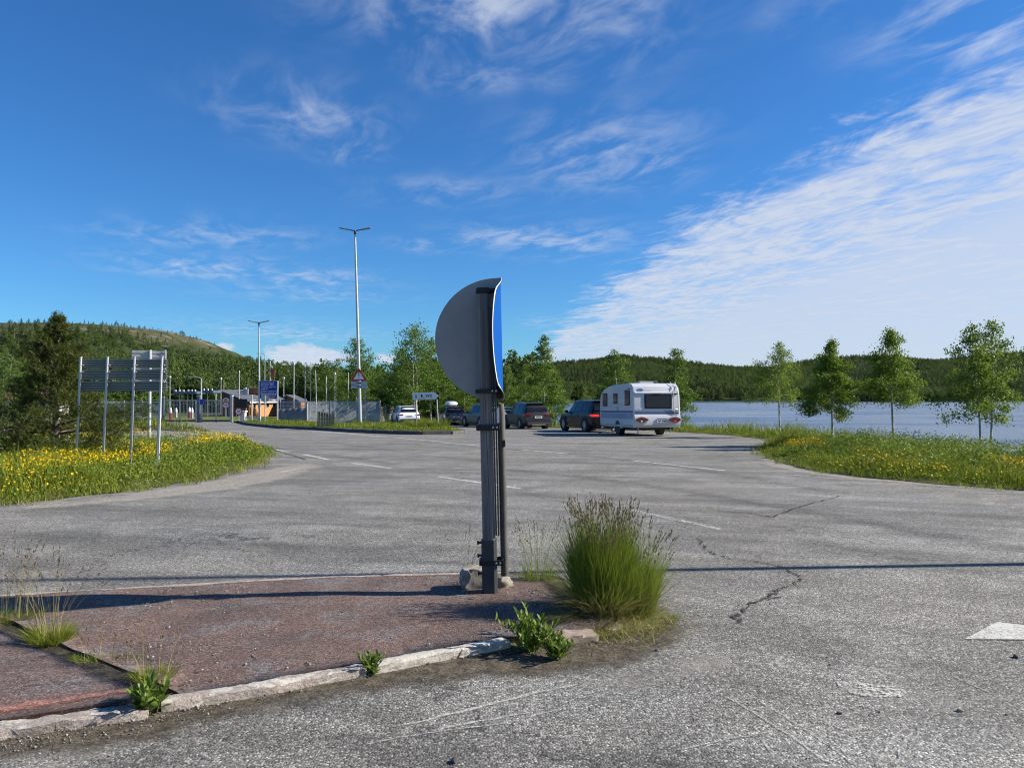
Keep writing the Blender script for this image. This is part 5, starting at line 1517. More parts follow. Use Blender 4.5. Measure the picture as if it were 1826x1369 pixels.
def build_trees():
    # young birches on the lake bank
    for i, (px, Y, top, wpx, seed, two, ln, nl, lab) in enumerate([
            (1390, 33.0, 611, 88, 11, False, -.01, 4600, 'slender young birch on the lake bank nearest the caravan'),
            (1484, 25.5, 606, 84, 12, False, .0, 7600, 'dense pointed birch on the bank, second from the caravan'),
            (1593, 24.0, 588, 92, 13, False, -.035, 6200, 'birch with a long bare trunk on the bank between its neighbours'),
            (1752, 20.5, 570, 100, 14, True, -.01, 6000, 'twin-stemmed airy birch at the right end of the bank')]):
        x = pt(px, 700, Y).x; z = zg(x, Y) - .05; H = pt(px, top, Y).z - z; W = wpx / F * Y
        if i == 3: W *= .95
        pr = birch_mesh(seed, H, W * 1.22, nl * 2, .066, (.36, .28, .42, .34)[i], 1.0, .042, ln, nlimb=32, two=two, dens_clump=.15, pw=(.85, 1.0, .8, .65)[i])
        tree('birch_tree', (x, Y, z), lab, group='young birches on the lake bank', proto=pr, mats=('birch', 'leaf2'))
    # birches round the car park: six shapes, copied
    protos = []
    for s in range(6):
        pr = birch_mesh(40 + s, 6.0, (2.8, 3.4, 2.6, 3.6, 3.0, 2.3)[s], 9000, .115, (.12, .16, .10, .2, .14, .12)[s], 1.0, .07, rr_lean(s), nlimb=34, two=(s in (1, 3)), dens_clump=.20)
        protos.append(pr)
    used = {}
    spec = [(592, 92, 640, 1, 'small birch at the left end of the row behind the screened fence'), (640, 84, 603, 1, 'tall birch rising behind the tall lamp post'), (672, 88, 650, 0, 'low birch between the lamp post and the toilet sign'),
            (715, 74, 622, 5, 'narrow birch behind the white car'), (742, 70, 584, 3, 'tallest broad birch above the toilet sign'), (768, 73, 604, 0, 'birch with a rounded top right of the tallest one'), (797, 78, 645, 2, 'small birch partly behind the bent disc'),
            (828, 74, 668, 4, 'low birch behind the car with the roof box'), (862, 76, 664, 0, 'low birch hidden behind the timber post'), (905, 66, 654, 2, 'small birch just right of the timber post'), (936, 72, 650, 4, 'small birch behind the charcoal estate car'),
            (970, 60, 598, 2, 'tall pointed birch between the bent sign and the caravan'), (992, 66, 660, 5, 'low birch at the right foot of the pointed birch'), (1103, 55, 624, 4, 'broad birch standing behind the caravan roof'), (1207, 46, 621, 5, 'birch with foliage down to the ground right of the caravan'),
            (1040, 78, 690, 2, 'low birch by the water above the black car'), (8, 44, 628, 3, 'light green birch at the left edge behind the pine'), (48, 52, 655, 0, 'birch behind the left side of the pine'), (-60, 50, 610, 1, 'birch just outside the left edge'), (700, 96, 668, 1, 'far birch behind the white car')]
    for (px, Y, top, s, lab) in spec:
        x = pt(px, 700, Y).x; z = zg(x, Y) - .05; H = pt(px, top, Y).z - z; k = H / 6.0
        wide = {742: 1.12, 1207: 1.25, 1103: 1.2, 640: 1.0, 970: 1.05}.get(px, 1.1)
        if s not in used:
            o = tree('birch_tree', (x, Y, z), lab, group='birches round the car park', proto=protos[s], scale=k, rz=px * .7, sxy=wide)
            used[s] = o
        else:
            o = copy_tree(used[s]); o.location = (x, Y, z); o.scale = (k * wide, k * wide, k); o.rotation_euler = (0, 0, px * .7); o['label'] = lab
    # the pine by the sign boards
    Y = 17.2; p = pt(100, 700, Y); z = float(gz(Y)) + .08
    pine_tree((p.x, Y, z), pt(100, 566, Y).z - z, 4.3, 'bushy dark pine with grey branches beside the large sign board')


def rr_lean(s): return (.02, -.03, .0, .03, -.02, .01)[s]


def instancer(name, P, rot, scl, idx, protos, label, cat='woodland'):
    """one object that repeats a few tree shapes over many points"""
    me = bpy.data.meshes.new(name); me.vertices.add(len(P)); me.vertices.foreach_set('co', np.asarray(P, np.float32).ravel())
    for an, av in (('rz', rot), ('scl', scl), ('kind_id', idx)):
        a = me.attributes.new(an, 'FLOAT', 'POINT'); a.data.foreach_set('value', np.asarray(av, np.float32))
    o = link(name, me)
    coll = bpy.data.collections.new(name + '_shapes')
    for pr in protos: coll.objects.link(pr)
    ng = bpy.data.node_groups.new(name + '_scatter', 'GeometryNodeTree')
    ng.interface.new_socket('Geometry', in_out='INPUT', socket_type='NodeSocketGeometry'); ng.interface.new_socket('Geometry', in_out='OUTPUT', socket_type='NodeSocketGeometry')
    N = ng.nodes; L = ng.links
    gi = N.new('NodeGroupInput'); go = N.new('NodeGroupOutput')
    iop = N.new('GeometryNodeInstanceOnPoints'); ci = N.new('GeometryNodeCollectionInfo')
    ci.inputs['Collection'].default_value = coll; ci.inputs['Separate Children'].default_value = True; ci.inputs['Reset Children'].default_value = True
    def na(nm):
        x = N.new('GeometryNodeInputNamedAttribute'); x.data_type = 'FLOAT'; x.inputs['Name'].default_value = nm; return x.outputs['Attribute']
    iop.inputs['Pick Instance'].default_value = True
    fi = N.new('FunctionNodeFloatToInt'); L.new(na('kind_id'), fi.inputs[0]); L.new(fi.outputs[0], iop.inputs['Instance Index'])
    cx = N.new('ShaderNodeCombineXYZ'); L.new(na('rz'), cx.inputs[2])
    er = N.new('FunctionNodeEulerToRotation'); L.new(cx.outputs[0], er.inputs[0]); L.new(er.outputs[0], iop.inputs['Rotation'])
    L.new(na('scl'), iop.inputs['Scale'])
    L.new(gi.outputs[0], iop.inputs['Points']); L.new(ci.outputs[0], iop.inputs['Instance']); L.new(iop.outputs[0], go.inputs[0])
    md = o.modifiers.new('scatter', 'NODES'); md.node_group = ng
    return tag(o, label, cat, None, 'stuff')


def proto_tree(name, seed, kind, H=6.0):
    g = np.random.default_rng(seed); rr = random.Random(seed)
    if kind == 'leafy':
        mb, V, Fq = birch_mesh(seed, H, H * rr.uniform(.55, .75), 1500, .30, .08, 1.0, .07, 0, nlimb=20, dens_clump=.22, two=(seed % 3 == 0))
        mats = [M['leaf_far'] if seed % 4 else M['leaf_far2'], M['birch']]
    else:
        mb = MB(); mb.tube([(0, 0, 0), (0, 0, H)], [.09, .01], 5)
        n = 1100; t = g.random(n) ** .75; a = g.uniform(0, 6.28, n); r = (1 - t) * H * .20 * (.55 + .45 * np.sin(t * 42) ** 2) * np.sqrt(g.uniform(.15, 1, n)) + .02
        C = np.column_stack([r * np.cos(a), r * np.sin(a), H * (.06 + .95 * t)])
        D = np.column_stack([np.cos(a), np.sin(a), np.full(n, -.25)]) + g.normal(0, .3, (n, 3))
        V, Fq = diamonds(C, D, g.uniform(.22, .42, n) * (1.15 - .6 * t), .34, .05); mats = [M['needle_far'], M['pinebark']]
    Vw = np.array(mb.v); Fl = [list(f) for f in Fq] + [[i + len(V) for i in f] for f in mb.f]
    mi = [0] * len(Fq) + [1] * len(mb.f)
    me_o = np_obj(name, np.concatenate([V, Vw]), Fl, None, None, False, mi, mats)
    COL.objects.unlink(me_o)
    return me_o


def build_forest():
    protos = [proto_tree('woodland_shape_%d' % i, 100 + i, 'leafy') for i in range(6)] + [proto_tree('woodland_shape_%d' % (6 + i), 130 + i, 'spruce') for i in range(2)]
    # candidate points in rings, thinning with distance
    def band(y0, y1, n, pxlo, pxhi):
        Yd = np.sqrt(rng.uniform(y0 ** 2, y1 ** 2, n)); px = rng.uniform(pxlo, pxhi, n); X = (px - CX) / F * Yd
        return X, Yd, px
    def make(parts, name, label, spruce=.1, hmin=4.2, hmax=6.6, clear=None):
        X = np.concatenate([p[0] for p in parts]); Y = np.concatenate([p[1] for p in parts])
        P2 = np.stack([X, Y], 1); d = poly_sd(P2, LAKE)
        k = d > 2.0
        if clear is not None: k &= clear(X, Y)
        X, Y, d = X[k], Y[k], d[k]; Z = H0(X, Y)
        # bare top of the western hill
        bare = (X < -100) & (Z > 39 + 6 * fbm(X, Y, .02, 3))
        sp = rng.random(len(X)) < np.where(bare, .55, spruce * np.clip(.6 + 1.5 * fbm(X, Y, .012, 3), .05, 2.2))
        keep = (~bare) | (rng.random(len(X)) < .34)
        X, Y, Z, sp, bare = X[keep], Y[keep], Z[keep], sp[keep], bare[keep]
        n = len(X); H = rng.uniform(hmin, hmax, n) * np.where(sp, 1.05, 1) * np.where(bare, rng.uniform(.12, .6, n), rng.uniform(.7, 1.15, n)) * (1 + .18 * np.clip(fbm(X, Y, .03, 2), -1, 1))
        idx = np.where(sp, rng.integers(6, 8, n), rng.integers(0, 6, n))
        return instancer(name, np.column_stack([X, Y, Z - .25]), rng.uniform(0, 6.28, n), H / 6.0, idx, protos if name == 'woodland' else PR2, label)
    global PR2
    PR2 = protos
    def clr(X, Y): return ~((Y < 112) & (X > -48) & (X < -13)) & ~((X > -16) & (Y < 84)) & ~((X > -60) & (Y < 74)) & ~((X > 3.0) & (Y < 130))
    a = [band(72, 130, 900, -260, 960), band(112, 200, 1900, -260, 930), band(200, 340, 3000, -260, 930), band(340, 640, 6500, -260, 960)]
    make(a, 'woodland', 'green birch woodland behind the border station and up the western hill', .07, 4.6, 7.2, clr)
    b = [band(120, 430, 1500, 900, 1110), band(430, 520, 5200, 860, 2000), band(520, 760, 7500, 860, 2000), band(760, 1320, 15000, 840, 2000)]
    make(b, 'woodland_far_shore', 'dark wooded hills across the lake', .32, 4.5, 7.5, lambda X, Y: (Y > 130))
# ------------------------------------------------------------------ street furniture
def ground_at(x, y): return float(gz(y))


def big_board():
    """back of the large direction sign: three ribbed panels on four raking posts"""
    Y = 16.3
    root = empty('direction_sign', (pt(216, 700, Y).x, Y, float(gz(Y))), 0, 'large ribbed aluminium sign board on four grey posts seen from behind', 'sign board')
    root.rotation_euler = (0, 0, 0)
    k = Y / F; ox = 216
    def X(px): return (px - ox) * k
    def Z(py): return EYE + (HY - py) * k - float(gz(Y))
    for (t, b) in ((640, 656), (658.6, 677), (679.6, 697.5)):
        z1, z0 = Z(t), Z(b)
        p = MB(); nr = 4 if t != 680 else 4
        w0, w1 = X(139), X(297)
        # panel made of folded extrusions: a flat sheet with horizontal ribs on its back
        p.box(((w0 + w1) / 2, .035, (z0 + z1) / 2), (w1 - w0, .004, z1 - z0))
        pan = p.build('panel', M['alu_dark'], root)
        for i in range(nr):
            zz = z0 + (z1 - z0) * (i + .5) / nr
            MB().box(((w0 + w1) / 2, .018, zz), (w1 - w0 - .01, .030, (z1 - z0) / nr * .55)).build('rib', M['alu'], pan, bevel=.006)
    for i, (pt_, pb, by) in enumerate(((146, 140, 846), (193.5, 188, 832), (241.5, 237, 834), (290.5, 284, 832))):
        d = (by - 832) / 14.0
        MB().tube([(X(pb), -.10, -.05 - .17 * d), (X(pt_), -.05, Z(638))], .026, 10).build('post', M['galv_pole'], root, smooth=40)
        MB().tube([(X(pt_), -.05, Z(638)), (X(pt_), -.05, Z(636.4))], .031, 10).build('post_cap', M['galv_pole'], root, smooth=40)
        for py in (651, 663, 681):
            MB().box((X(pt_), -.02, Z(py)), (.09, .075, .025)).build('clamp', M['galv'], root)
    MB().tube([(X(294.5), -.30, -.05), (X(290.5), -.08, Z(681))], .020, 10).build('brace', M['galv_pole'], root, smooth=40)
    return root


def small_board():
    Y = 30.0; k = Y / F; ox = 267
    root = empty('direction_sign', (pt(ox, 700, Y).x, Y, float(gz(Y))), 0, 'smaller taller sign board on a single pale post behind the large one', 'sign board')
    root.rotation_euler = (0, 0, R(24))
    def X(px): return (px - ox) * k
    def Z(py): return EYE + (HY - py) * k - float(gz(Y))
    for (t, b) in ((625, 653), (656.5, 674), (677.5, 694)):
        pan = MB().box((X(266), .05, (Z(t) + Z(b)) / 2), (X(294) - X(238), .005, Z(t) - Z(b))).build('panel', M['galv'], root)
        for i in range(4):
            MB().box((X(266), .030, Z(b) + (Z(t) - Z(b)) * (i + .5) / 4), (X(294) - X(238) - .02, .03, .055)).build('rib', M['galv'], pan)
    MB().tube([(0, -.04, -.1), (0, -.04, Z(624))], .062, 12).build('post', M['galv_pole'], root, smooth=40)
    MB().tube([(X(292), -.04, Z(697)), (X(292), -.04, Z(623))], .03, 10).tube([(X(289), -.04, Z(617)), (X(298), -.04, Z(617))], .02, 8).build('side_tube', M['galv'], root, smooth=40)
    for py in (655, 675, 697):
        MB().box((X(279), -.03, Z(py)), (X(292) - X(266), .05, .05)).build('rail', M['galv_pole'], root)
    return root


def lamp_post(px, Y, top_py, label, r=.075, lean_px=0, arms=1.0, group=None, rz=0.0, x=None):
    p = pt(px, 700, Y); x = p.x if x is None else x
    z0 = float(gz(Y)) + .05; H = (pt(px, top_py, Y).z - z0)
    root = empty('street_lamp', (x, Y, z0), rz, label, 'street lamp', group)
    lx = lean_px / F * Y
    MB().tube([(0, 0, -.1), (lx * .55, 0, H * .55), (lx, 0, H)], [r * 1.15, r * .9, r * .55], 14).build('pole', M['galv_pole'], root, smooth=50)
    MB().tube([(0, 0, -.1), (0, 0, .35)], [r * 1.45, r * 1.35], 14).build('pole_base', M['galv'], root, smooth=50)
    for s in (-1, 1):
        h = MB()
        a = Vector((lx + s * .06, 0, H - .02)); b = Vector((lx + s * 1.05 * arms, 0, H + .17 * arms))
        d = (b - a).normalized(); up = Vector((-d.z * s, 0, abs(d.x))) 
        h.tube([(lx, 0, H - .12), tuple(a), tuple(a.lerp(b, .35))], [.045, .04, .035], 8)
        arm = h.build('arm', M['darksteel'], root, smooth=50)
        ang = -math.atan2(d.z, d.x) if s > 0 else -math.atan2(d.z, d.x)
        Mx = Matrix.Rotation(ang, 3, 'Y')
        MB().box(tuple(a.lerp(b, .66)), ((b - a).length * .68, .30 * arms, .055), mat=Mx).build('lamp_head', M['galv'], arm, bevel=.015)
    MB().tube([(lx, 0, H - .28), (lx, 0, H - .02)], r * .75, 10).build('pole_head', M['darksteel'], root, smooth=50)
    return root


def warning_sign():
    """hangs on the tall lamp post"""
    Y = 49.7; k = Y / F; p = pt(640, 673, Y)
    root = empty('warning_sign', (p.x, Y - .02, float(gz(Y)) + .1), 0, 'red-edged warning triangle with exclamation mark and two grey plates on the lamp post', 'warning sign')
    def X(px): return (px - 640) * k
    def Z(py): return EYE + (HY - py) * k - root.location.z
    def tri(g, y, t, name, mat, par):
        a = (X(640), Z(655.5)); b = (X(654.5), Z(679)); c = (X(625.5), Z(679)); ct = ((a[0] + b[0] + c[0]) / 3, (a[1] + b[1] + c[1]) / 3)
        q = []
        for v in (a, b, c):
            v = (ct[0] + (v[0] - ct[0]) * g, ct[1] + (v[1] - ct[1]) * g)
            q.append(v)
        # rounded corners
        out = []
        for i in range(3):
            v = Vector(q[i]); u = Vector(q[i - 1]); w = Vector(q[(i + 1) % 3])
            out += [tuple(v.lerp(u, .07)), tuple(v.lerp(u, .02).lerp(w, .02)), tuple(v.lerp(w, .07))]
        return MB().prism(out, 'y', y, y + t, origin=(0, 0, 0)).build(name, mat, par)
    t = tri(1.0, 0, .012, 'triangle_plate', M['sign_red'], root)
    tri(.66, -.004, .003, 'white_field', M['sign_white'], t)
    ex = MB().prism([(X(639.0), Z(661.5)), (X(641.0), Z(661.5)), (X(640.6), Z(671)), (X(639.4), Z(671))], 'y', -.008, -.005)
    ex.prism([(X(640) + .035 * math.cos(i * .785), Z(673.3) + .035 * math.sin(i * .785)) for i in range(8)], 'y', -.008, -.005).build('exclamation_mark', M['sign_black'], t)
    for (a, b, s) in ((680, 686, 'Port'), (686.6, 692.2, '75 m')):
        dx = .02 if s != 'Port' else 0
        pl = MB().box((X(640) + dx, .006, (Z(a) + Z(b)) / 2), (X(654.5) - X(625.5), .012, Z(a) - Z(b))).build('text_plate', M['plate_grey'], root, bevel=.003)
        text('lettering', s, .17, M['sign_black'], pl, (X(640) + dx, -.004, (Z(a) + Z(b)) / 2), bold=.006)
    for z in (Z(668), Z(688)):
        MB().box((.03, .05, z), (.24, .07, .05)).build('clamp', M['galv'], root)
    return root


def wc_sign():
    Y = 43.0; k = Y / F; c = pt(760, 706, Y)
    root = empty('toilet_direction_sign', (c.x, Y, float(gz(Y)) + .2), 0, 'white arrow sign with WC and picnic symbols on two thin posts', 'direction sign')
    def X(px): return (px - 760) * k
    def Z(py): return EYE + (HY - py) * k - root.location.z
    out = [(X(735), Z(700)), (X(775), Z(699.2)), (X(782.5), Z(705.5)), (X(776), Z(712)), (X(736), Z(713))]
    b = MB().prism([(X(735), Z(700)), (X(783), Z(698.8)), (X(783), Z(711.5)), (X(736), Z(713))], 'y', .012, .024).build('back_plate', M['sign_black'], root)
    a = MB().prism(out, 'y', 0, .010).build('arrow_plate', M['sign_white'], root)
    # frame lines round the three fields
    def fr(x0, x1):
        q = MB()
        for (u0, u1, v0, v1) in ((x0, x1, 701.6, 701.9), (x0, x1, 711, 711.3), (x0, x0 + .35, 701.6, 711.3), (x1 - .35, x1, 701.6, 711.3)):
            q.box(((X(u0) + X(u1)) / 2, -.002, (Z(v0) + Z(v1)) / 2), (X(u1) - X(u0), .003, abs(Z(v0) - Z(v1))))
        q.build('frame_line', M['frame_grey'], a)
    fr(736.6, 747.0); fr(748.0, 757.8); fr(758.8, 770.3)
    # standing-figure mark: round head over a column
    m = MB().prism([(X(741.8) + .034 * math.cos(i * .628), Z(703.9) + .036 * math.sin(i * .628)) for i in range(10)], 'y', -.004, -.001)
    m.box((X(741.8), -.0025, Z(706.5)), (.055, .003, .09)).box((X(742), -.0025, Z(708.6)), (.072, .003, .075)).build('figure_symbol', M['sign_black'], a)
    m = MB().prism([(X(752.1) + .052 * math.sin(t * .524) * (1 if abs(math.sin(t * .524)) < .9 else 1.05), Z(705.7) + .095 * math.cos(t * .524)) for t in range(12)], 'y', -.004, -.001)
    m.box((X(752.1), -.0025, Z(708.9)), (.018, .003, .07)).box((X(752.2), -.0025, Z(709.9)), (.09, .003, .012)).box((X(755.6), -.0025, Z(708.6)), (.07, .003, .014)).box((X(755.6), -.0025, Z(709.4)), (.04, .003, .04)).build('tree_and_table_symbol', M['sign_black'], a)
    text('lettering', 'WC', .20, M['sign_black'], a, (X(764.8), -.004, Z(706)), bold=.007)
    for pt_, pb in ((741, 743.5), (778, 782)):
        MB().tube([(X(pb), .06, -.2), (X(pt_), .06, Z(700))], .034, 10).build('post', M['galv_pole'], root, smooth=40)
    return root


def slat_enclosure():
    Y = 46.2; p = pt(581, 750, Y); k = Y / F
    root = empty('slatted_bin_shelter', (p.x, Y, float(gz(Y)) + .12), R(14), 'dark upright-board bin shelter on the grass island', 'bin shelter')
    n = 6; W = .92
    for i in range(n):
        x = -W / 2 + W * (i + .5) / n; top = 1.02 - .17 * i / (n - 1)
        MB().prism([(x - .066, 0), (x + .066, 0), (x + .066, top - .015), (x - .066, top)], 'y', -.42, -.385).build('board', M['binwood'], root)
    for i in range(5):
        y = -.36 + .75 * (i + .5) / 5
        MB().box((-W / 2 - .02, y, .51), (.035, .135, 1.03)).build('board', M['binwood'], root)
        MB().box((W / 2 + .02, y, .43), (.035, .135, .86)).build('board', M['binwood'], root)
    for i in range(n):
        x = -W / 2 + W * (i + .5) / n
        MB().box((x, .40, .45), (.13, .03, .85)).build('board', M['binwood'], root)
    MB().box((0, 0, .55), (W * .8, .6, .05)).build('inner_lid', M['darksteel'], root)
    for i in range(n - 1):
        x = -W / 2 + W * (i + 1) / n
        MB().box((x, -.43, .9 - .15 * i / (n - 1)), (.012, .02, .1)).build('hinge', M['fascia'], root)
    return root


def pole(px, Y, top, label, r=.05, mat='polegrey', head=None, name='mast', cat='mast', base=None, lean=0.0):
    x = pt(px, 700, Y).x; z0 = zg(x, Y) - .1 if base is None else base
    H = pt(px, top, Y).z - z0
    root = empty(name, (x, Y, z0), 0, label, cat, 'thin masts round the border station')
    MB().tube([(0, 0, 0), (lean * H, 0, H)], [r, r * .7], 8).build('pole', M[mat], root, smooth=50)
    if head == 'arm':
        MB().tube([(0, 0, H - .05), (-.18, 0, H + .10), (-.62, 0, H + .14)], [.04, .035, .03], 8).build('arm', M[mat], root, smooth=50)
        MB().box((-.85, 0, H + .14), (.55, .22, .08)).build('lamp_head', M['galv'], root, bevel=.02)
    elif head == 'cam':
        MB().box((0, -.1, H), (.22, .34, .16)).tube([(0, 0, H), (0, 0, H + .12)], .06, 8).build('camera_head', M['sign_white'], root)
    elif head == 'cap':
        MB().tube([(lean * H, 0, H), (lean * H, 0, H + .1)], [r * 1.3, r * .6], 8).build('cap', M['sign_white'], root, smooth=50)
    elif head == 'double':
        for s in (-1, 1):
            MB().box((s * .5, 0, H + .05), (.8, .22, .05), mat=Matrix.Rotation(-s * .14, 3, 'Y')).build('lamp_head', M['galv'], root)
    return root


def round_sign(px, py, Y, rad, base_py, label, mats=('sign_white', 'sign_red'), back=False, post=True):
    c = pt(px, py, Y); z0 = float(gz(Y)) if base_py is None else pt(px, base_py, Y).z
    root = empty('round_sign', (c.x, Y, z0), 0, label, 'round sign'); h = c.z - z0
    def disc(r, y0, y1): return MB().prism([(r * math.cos(i * math.pi / 14), h + r * math.sin(i * math.pi / 14)) for i in range(28)], 'y', y0, y1)
    if back:
        disc(rad, 0, .012).build('disc', M['galv'], root)
        MB().box((0, -.02, h), (rad * 1.3, .03, .05)).build('rail', M['galv'], root)
    else:
        d = disc(rad, 0, .012).build('disc', M[mats[1]], root); disc(rad * .70, -.006, -.001).build('field', M[mats[0]], d)
        if mats[0] == 'sign_white':
            MB().box((0, -.009, h), (rad * .8, .004, rad * .22)).build('bar_mark', M['sign_black'], d)
    if post: MB().tube([(0, .05 if not back else -.06, 0), (0, .05 if not back else -.06, h + rad * .6)], .035, 8).build('post', M['galv_pole'], root, smooth=50)
    return root


# ------------------------------------------------------------------ border station
def build_station():
    G = lambda y: float(gz(y))
    # sliding gate, bar by bar
    def gate(pa, pb, Y, label, nbar, h=2.05):
        x0 = pt(pa, 740, Y).x; x1 = pt(pb, 740, Y).x
        root = empty('barred_gate', (x0, Y, G(Y)), 0, label, 'gate', 'gate leaves across the road')
        W = x1 - x0
        MB().box((W / 2, 0, h), (W, .07, .09)).build('top_rail', M['galv'], root); MB().box((W / 2, 0, .14), (W, .10, .16)).build('bottom_rail', M['darksteel'], root)
        b = MB().box((0, 0, h / 2 + .1), (.024, .024, h - .24)).build('bar', M['galv'], root)
        b.location = (W * .5 / nbar, 0, 0)
        for i in range(1, nbar):
            c = b.copy(); COL.objects.link(c); c.parent = root; c.location = (W * (i + .5) / nbar, 0, 0)
        for i in range(3):
            MB().box((W * i / 2, -.01, h / 2), (.08, .08, h + .04)).build('stile', M['galv'], root)
        return root
    gate(292, 349, 71, 'left leaf of the grey barred gate across the road', 22)
    gate(360, 411, 71, 'right leaf of the grey barred gate across the road', 20)
    for (px, top, r, mt, lab) in ((354.5, 706, .15, 'gateblue', 'thick blue-grey gate post between the two gate leaves'), (413, 706, .12, 'galv', 'grey gate post with white top at the right end of the gate'), (291, 708, .10, 'gateblue', 'blue-grey gate post at the left end of the gate')):
        Y = 70.8; c = pt(px, top, Y); H = c.z - G(Y)
        root = empty('gate_post', (c.x, Y, G(Y)), 0, lab, 'gate post')
        MB().box((0, 0, H / 2), (2 * r, 2 * r, H)).build('post', M[mt], root, bevel=.02)
        MB().box((0, 0, H + .02), (2 * r + .03, 2 * r + .03, .08)).build('cap', M['sign_white' if px == 413 else 'galv'], root)
        if px == 354.5: MB().box((.30, -.02, H * .78), (.36, .10, .5)).build('control_box', M['info_blue'], root, bevel=.02)
    pole(359, 71.3, 675, 'pale lamp mast with a short arm standing at the gate', .09, 'galv_pole', 'arm', 'mast', 'mast')
    # screened fences left of the gate
    def fence(name, path, h, mat, label, post_gap=2.4, post_h=None, wave=.0, posts='galv_pole', top_wave=0.0, seed=1):
        rr = random.Random(seed)
        P = [Vector(p) for p in path]; o = P[0]
        root = empty(name, (o.x, o.y, G(o.y)), 0, label, 'fence')
        for a, b in zip(P[:-1], P[1:]):
            m = max(1, round((b - a).length / post_gap))
            for i in range(m):
                p, q = a.lerp(b, i / m), a.lerp(b, (i + 1) / m)
                d = (q - p); L = d.length; dn = d / L; nr = Vector((-dn.y, dn.x)); seg = 14; V = []; fs = []
                hh = [h * (1 + top_wave * math.sin((p.x + d.x * j / seg) * 1.7) + rr.uniform(-.01, .01) * (top_wave > 0)) for j in range(seg + 1)]
                for j in range(seg + 1):
                    c = p + d * (.01 + .98 * j / seg) + nr * (wave * math.sin(j * 2.1 + i))
                    V += [(c.x - o.x, c.y - o.y, G(c.y) - G(o.y) + .04), (c.x - o.x, c.y - o.y, G(c.y) - G(o.y) + hh[j])]
                fs = [[2 * j, 2 * j + 2, 2 * j + 3, 2 * j + 1] for j in range(seg)]
                V2 = [(v[0] + nr.x * .012, v[1] + nr.y * .012, v[2]) for v in V]; nV = len(V)
                allf = fs + [[k + nV for k in f[::-1]] for f in fs] + [[2 * j + 1, 2 * j + 3, nV + 2 * j + 3, nV + 2 * j + 1] for j in range(seg)]
                np_obj('panel', np.array(V + V2), allf, M[mat], root, wave > 0)
            for i in range(m + 1):
                p = a.lerp(b, i / m)
                if i == m and b is not P[-1]: continue
                MB().tube([(p.x - o.x, p.y - o.y - .04, G(p.y) - G(o.y) - .05), (p.x - o.x, p.y - o.y - .04, G(p.y) - G(o.y) + (post_h or h + .08))], .035, 7).build('post', M[posts], root, smooth=50)
        return root
    def w(px, Y): return (pt(px, 700, Y).x, Y)
    fence('screen_fence', [w(150, 74), w(222, 73.5), w(288, 72.5)], 1.95, 'screen', 'grey screened fence left of the gate seen between the sign posts', 2.6)
    fence('corrugated_fence', [w(496, 63.5), w(548, 63)], 1.35, 'screen_dark', 'dark wavy corrugated screen right of the blue information board', 2.5, 1.75, .05, 'galv_pole', .05)
    fence('screen_fence', [w(500, 76), w(546, 75), w(600, 74), w(676, 71)], 2.0, 'screen', 'long pale grey screened fence running behind the lamp post', 2.4, 2.2, 0, 'galv_pole', .02)
    fence('chain_link_fence', [w(549, 66), w(590, 67), w(640, 68), w(678, 68.5)], 1.9, 'mesh', 'see-through chain-link fence behind the tall lamp post', 2.2, 2.0)
    fence('chain_link_fence', [w(678, 69.5), w(705, 78), w(760, 86)], 1.5, 'mesh', 'chain-link fence leading into the birches behind the white car', 3.0, 1.6)
    # stay of the corner post
    # main building: mono-pitch roof, brown gable, orange lit front
    Yb = 92.0; k = Yb / F
    def P3(px, py, Y): v = pt(px, py, Y); return (v.x, v.y, v.z)
    A = Vector(P3(389, 695, 93)); B = Vector(P3(446, 716.5, 90)); C = Vector(P3(515, 714.5, 100)); D = Vector(P3(470, 694.0, 104))
    root = empty('station_building', (B.x, B.y, G(90)), 0, 'low timber building with a dark sloping roof behind the gate', 'building')
    o = root.location
    g0 = G(95)
    def L(v): return (v[0] - o.x, v[1] - o.y, v[2] - o.z)
    th = Vector((0, 0, -.16))
    vs = [L(A), L(B), L(C), L(D), L(A + th), L(B + th), L(C + th), L(D + th)]
    roof = MB().add(vs, [(0, 1, 2, 3), (7, 6, 5, 4), (0, 4, 5, 1), (1, 5, 6, 2), (2, 6, 7, 3), (3, 7, 4, 0)]).build('roof', M['slate'], root)
    fa = MB(); d = (C - B).normalized(); c = (B + C) / 2 + th * .6
    fa.box(L(c + Vector((0, -.03, 0))), ((C - B).length, .05, .18), math.atan2(d.y, d.x)).build('fascia', M['fascia'], roof)
    def wall(a, b, za, zb, mat, name='wall', inset=.25):
        a2 = Vector((a.x, a.y, 0)); b2 = Vector((b.x, b.y, 0)); d = (b2 - a2).normalized(); n = Vector((-d.y, d.x, 0)); t = n * .18
        q = [(a2.x, a2.y, g0), (b2.x, b2.y, g0), (b2.x, b2.y, zb), (a2.x, a2.y, za)]
        q2 = [(x + t.x, y + t.y, z) for x, y, z in q]
        return MB().add([L(v) for v in q + q2], [(0, 1, 2, 3), (7, 6, 5, 4), (0, 4, 5, 1), (1, 5, 6, 2), (2, 6, 7, 3), (3, 7, 4, 0)]).build(name, M[mat], root)
    ins = Vector((.25, .45, 0))
    A1 = A + Vector((.3, .4, 0)); B1 = B + Vector((-.25, .5, 0)); C1 = C + Vector((-.45, -.3, 0)); D1 = D + Vector((.2, -.4, 0))
    wall(A1, B1, A.z - .2, B.z - .2, 'wallbrown'); front = wall(B1, C1, B.z - .19, C.z - .19, 'wallwood'); wall(C1, D1, C.z - .2, D.z - .2, 'wallwood'); wall(D1, A1, D.z - .2, A.z - .2, 'wallbrown')
    # windows of the front
    d = (C1 - B1); d.z = 0; ln = d.length; dn = d / ln; ang = math.atan2(dn.y, dn.x)
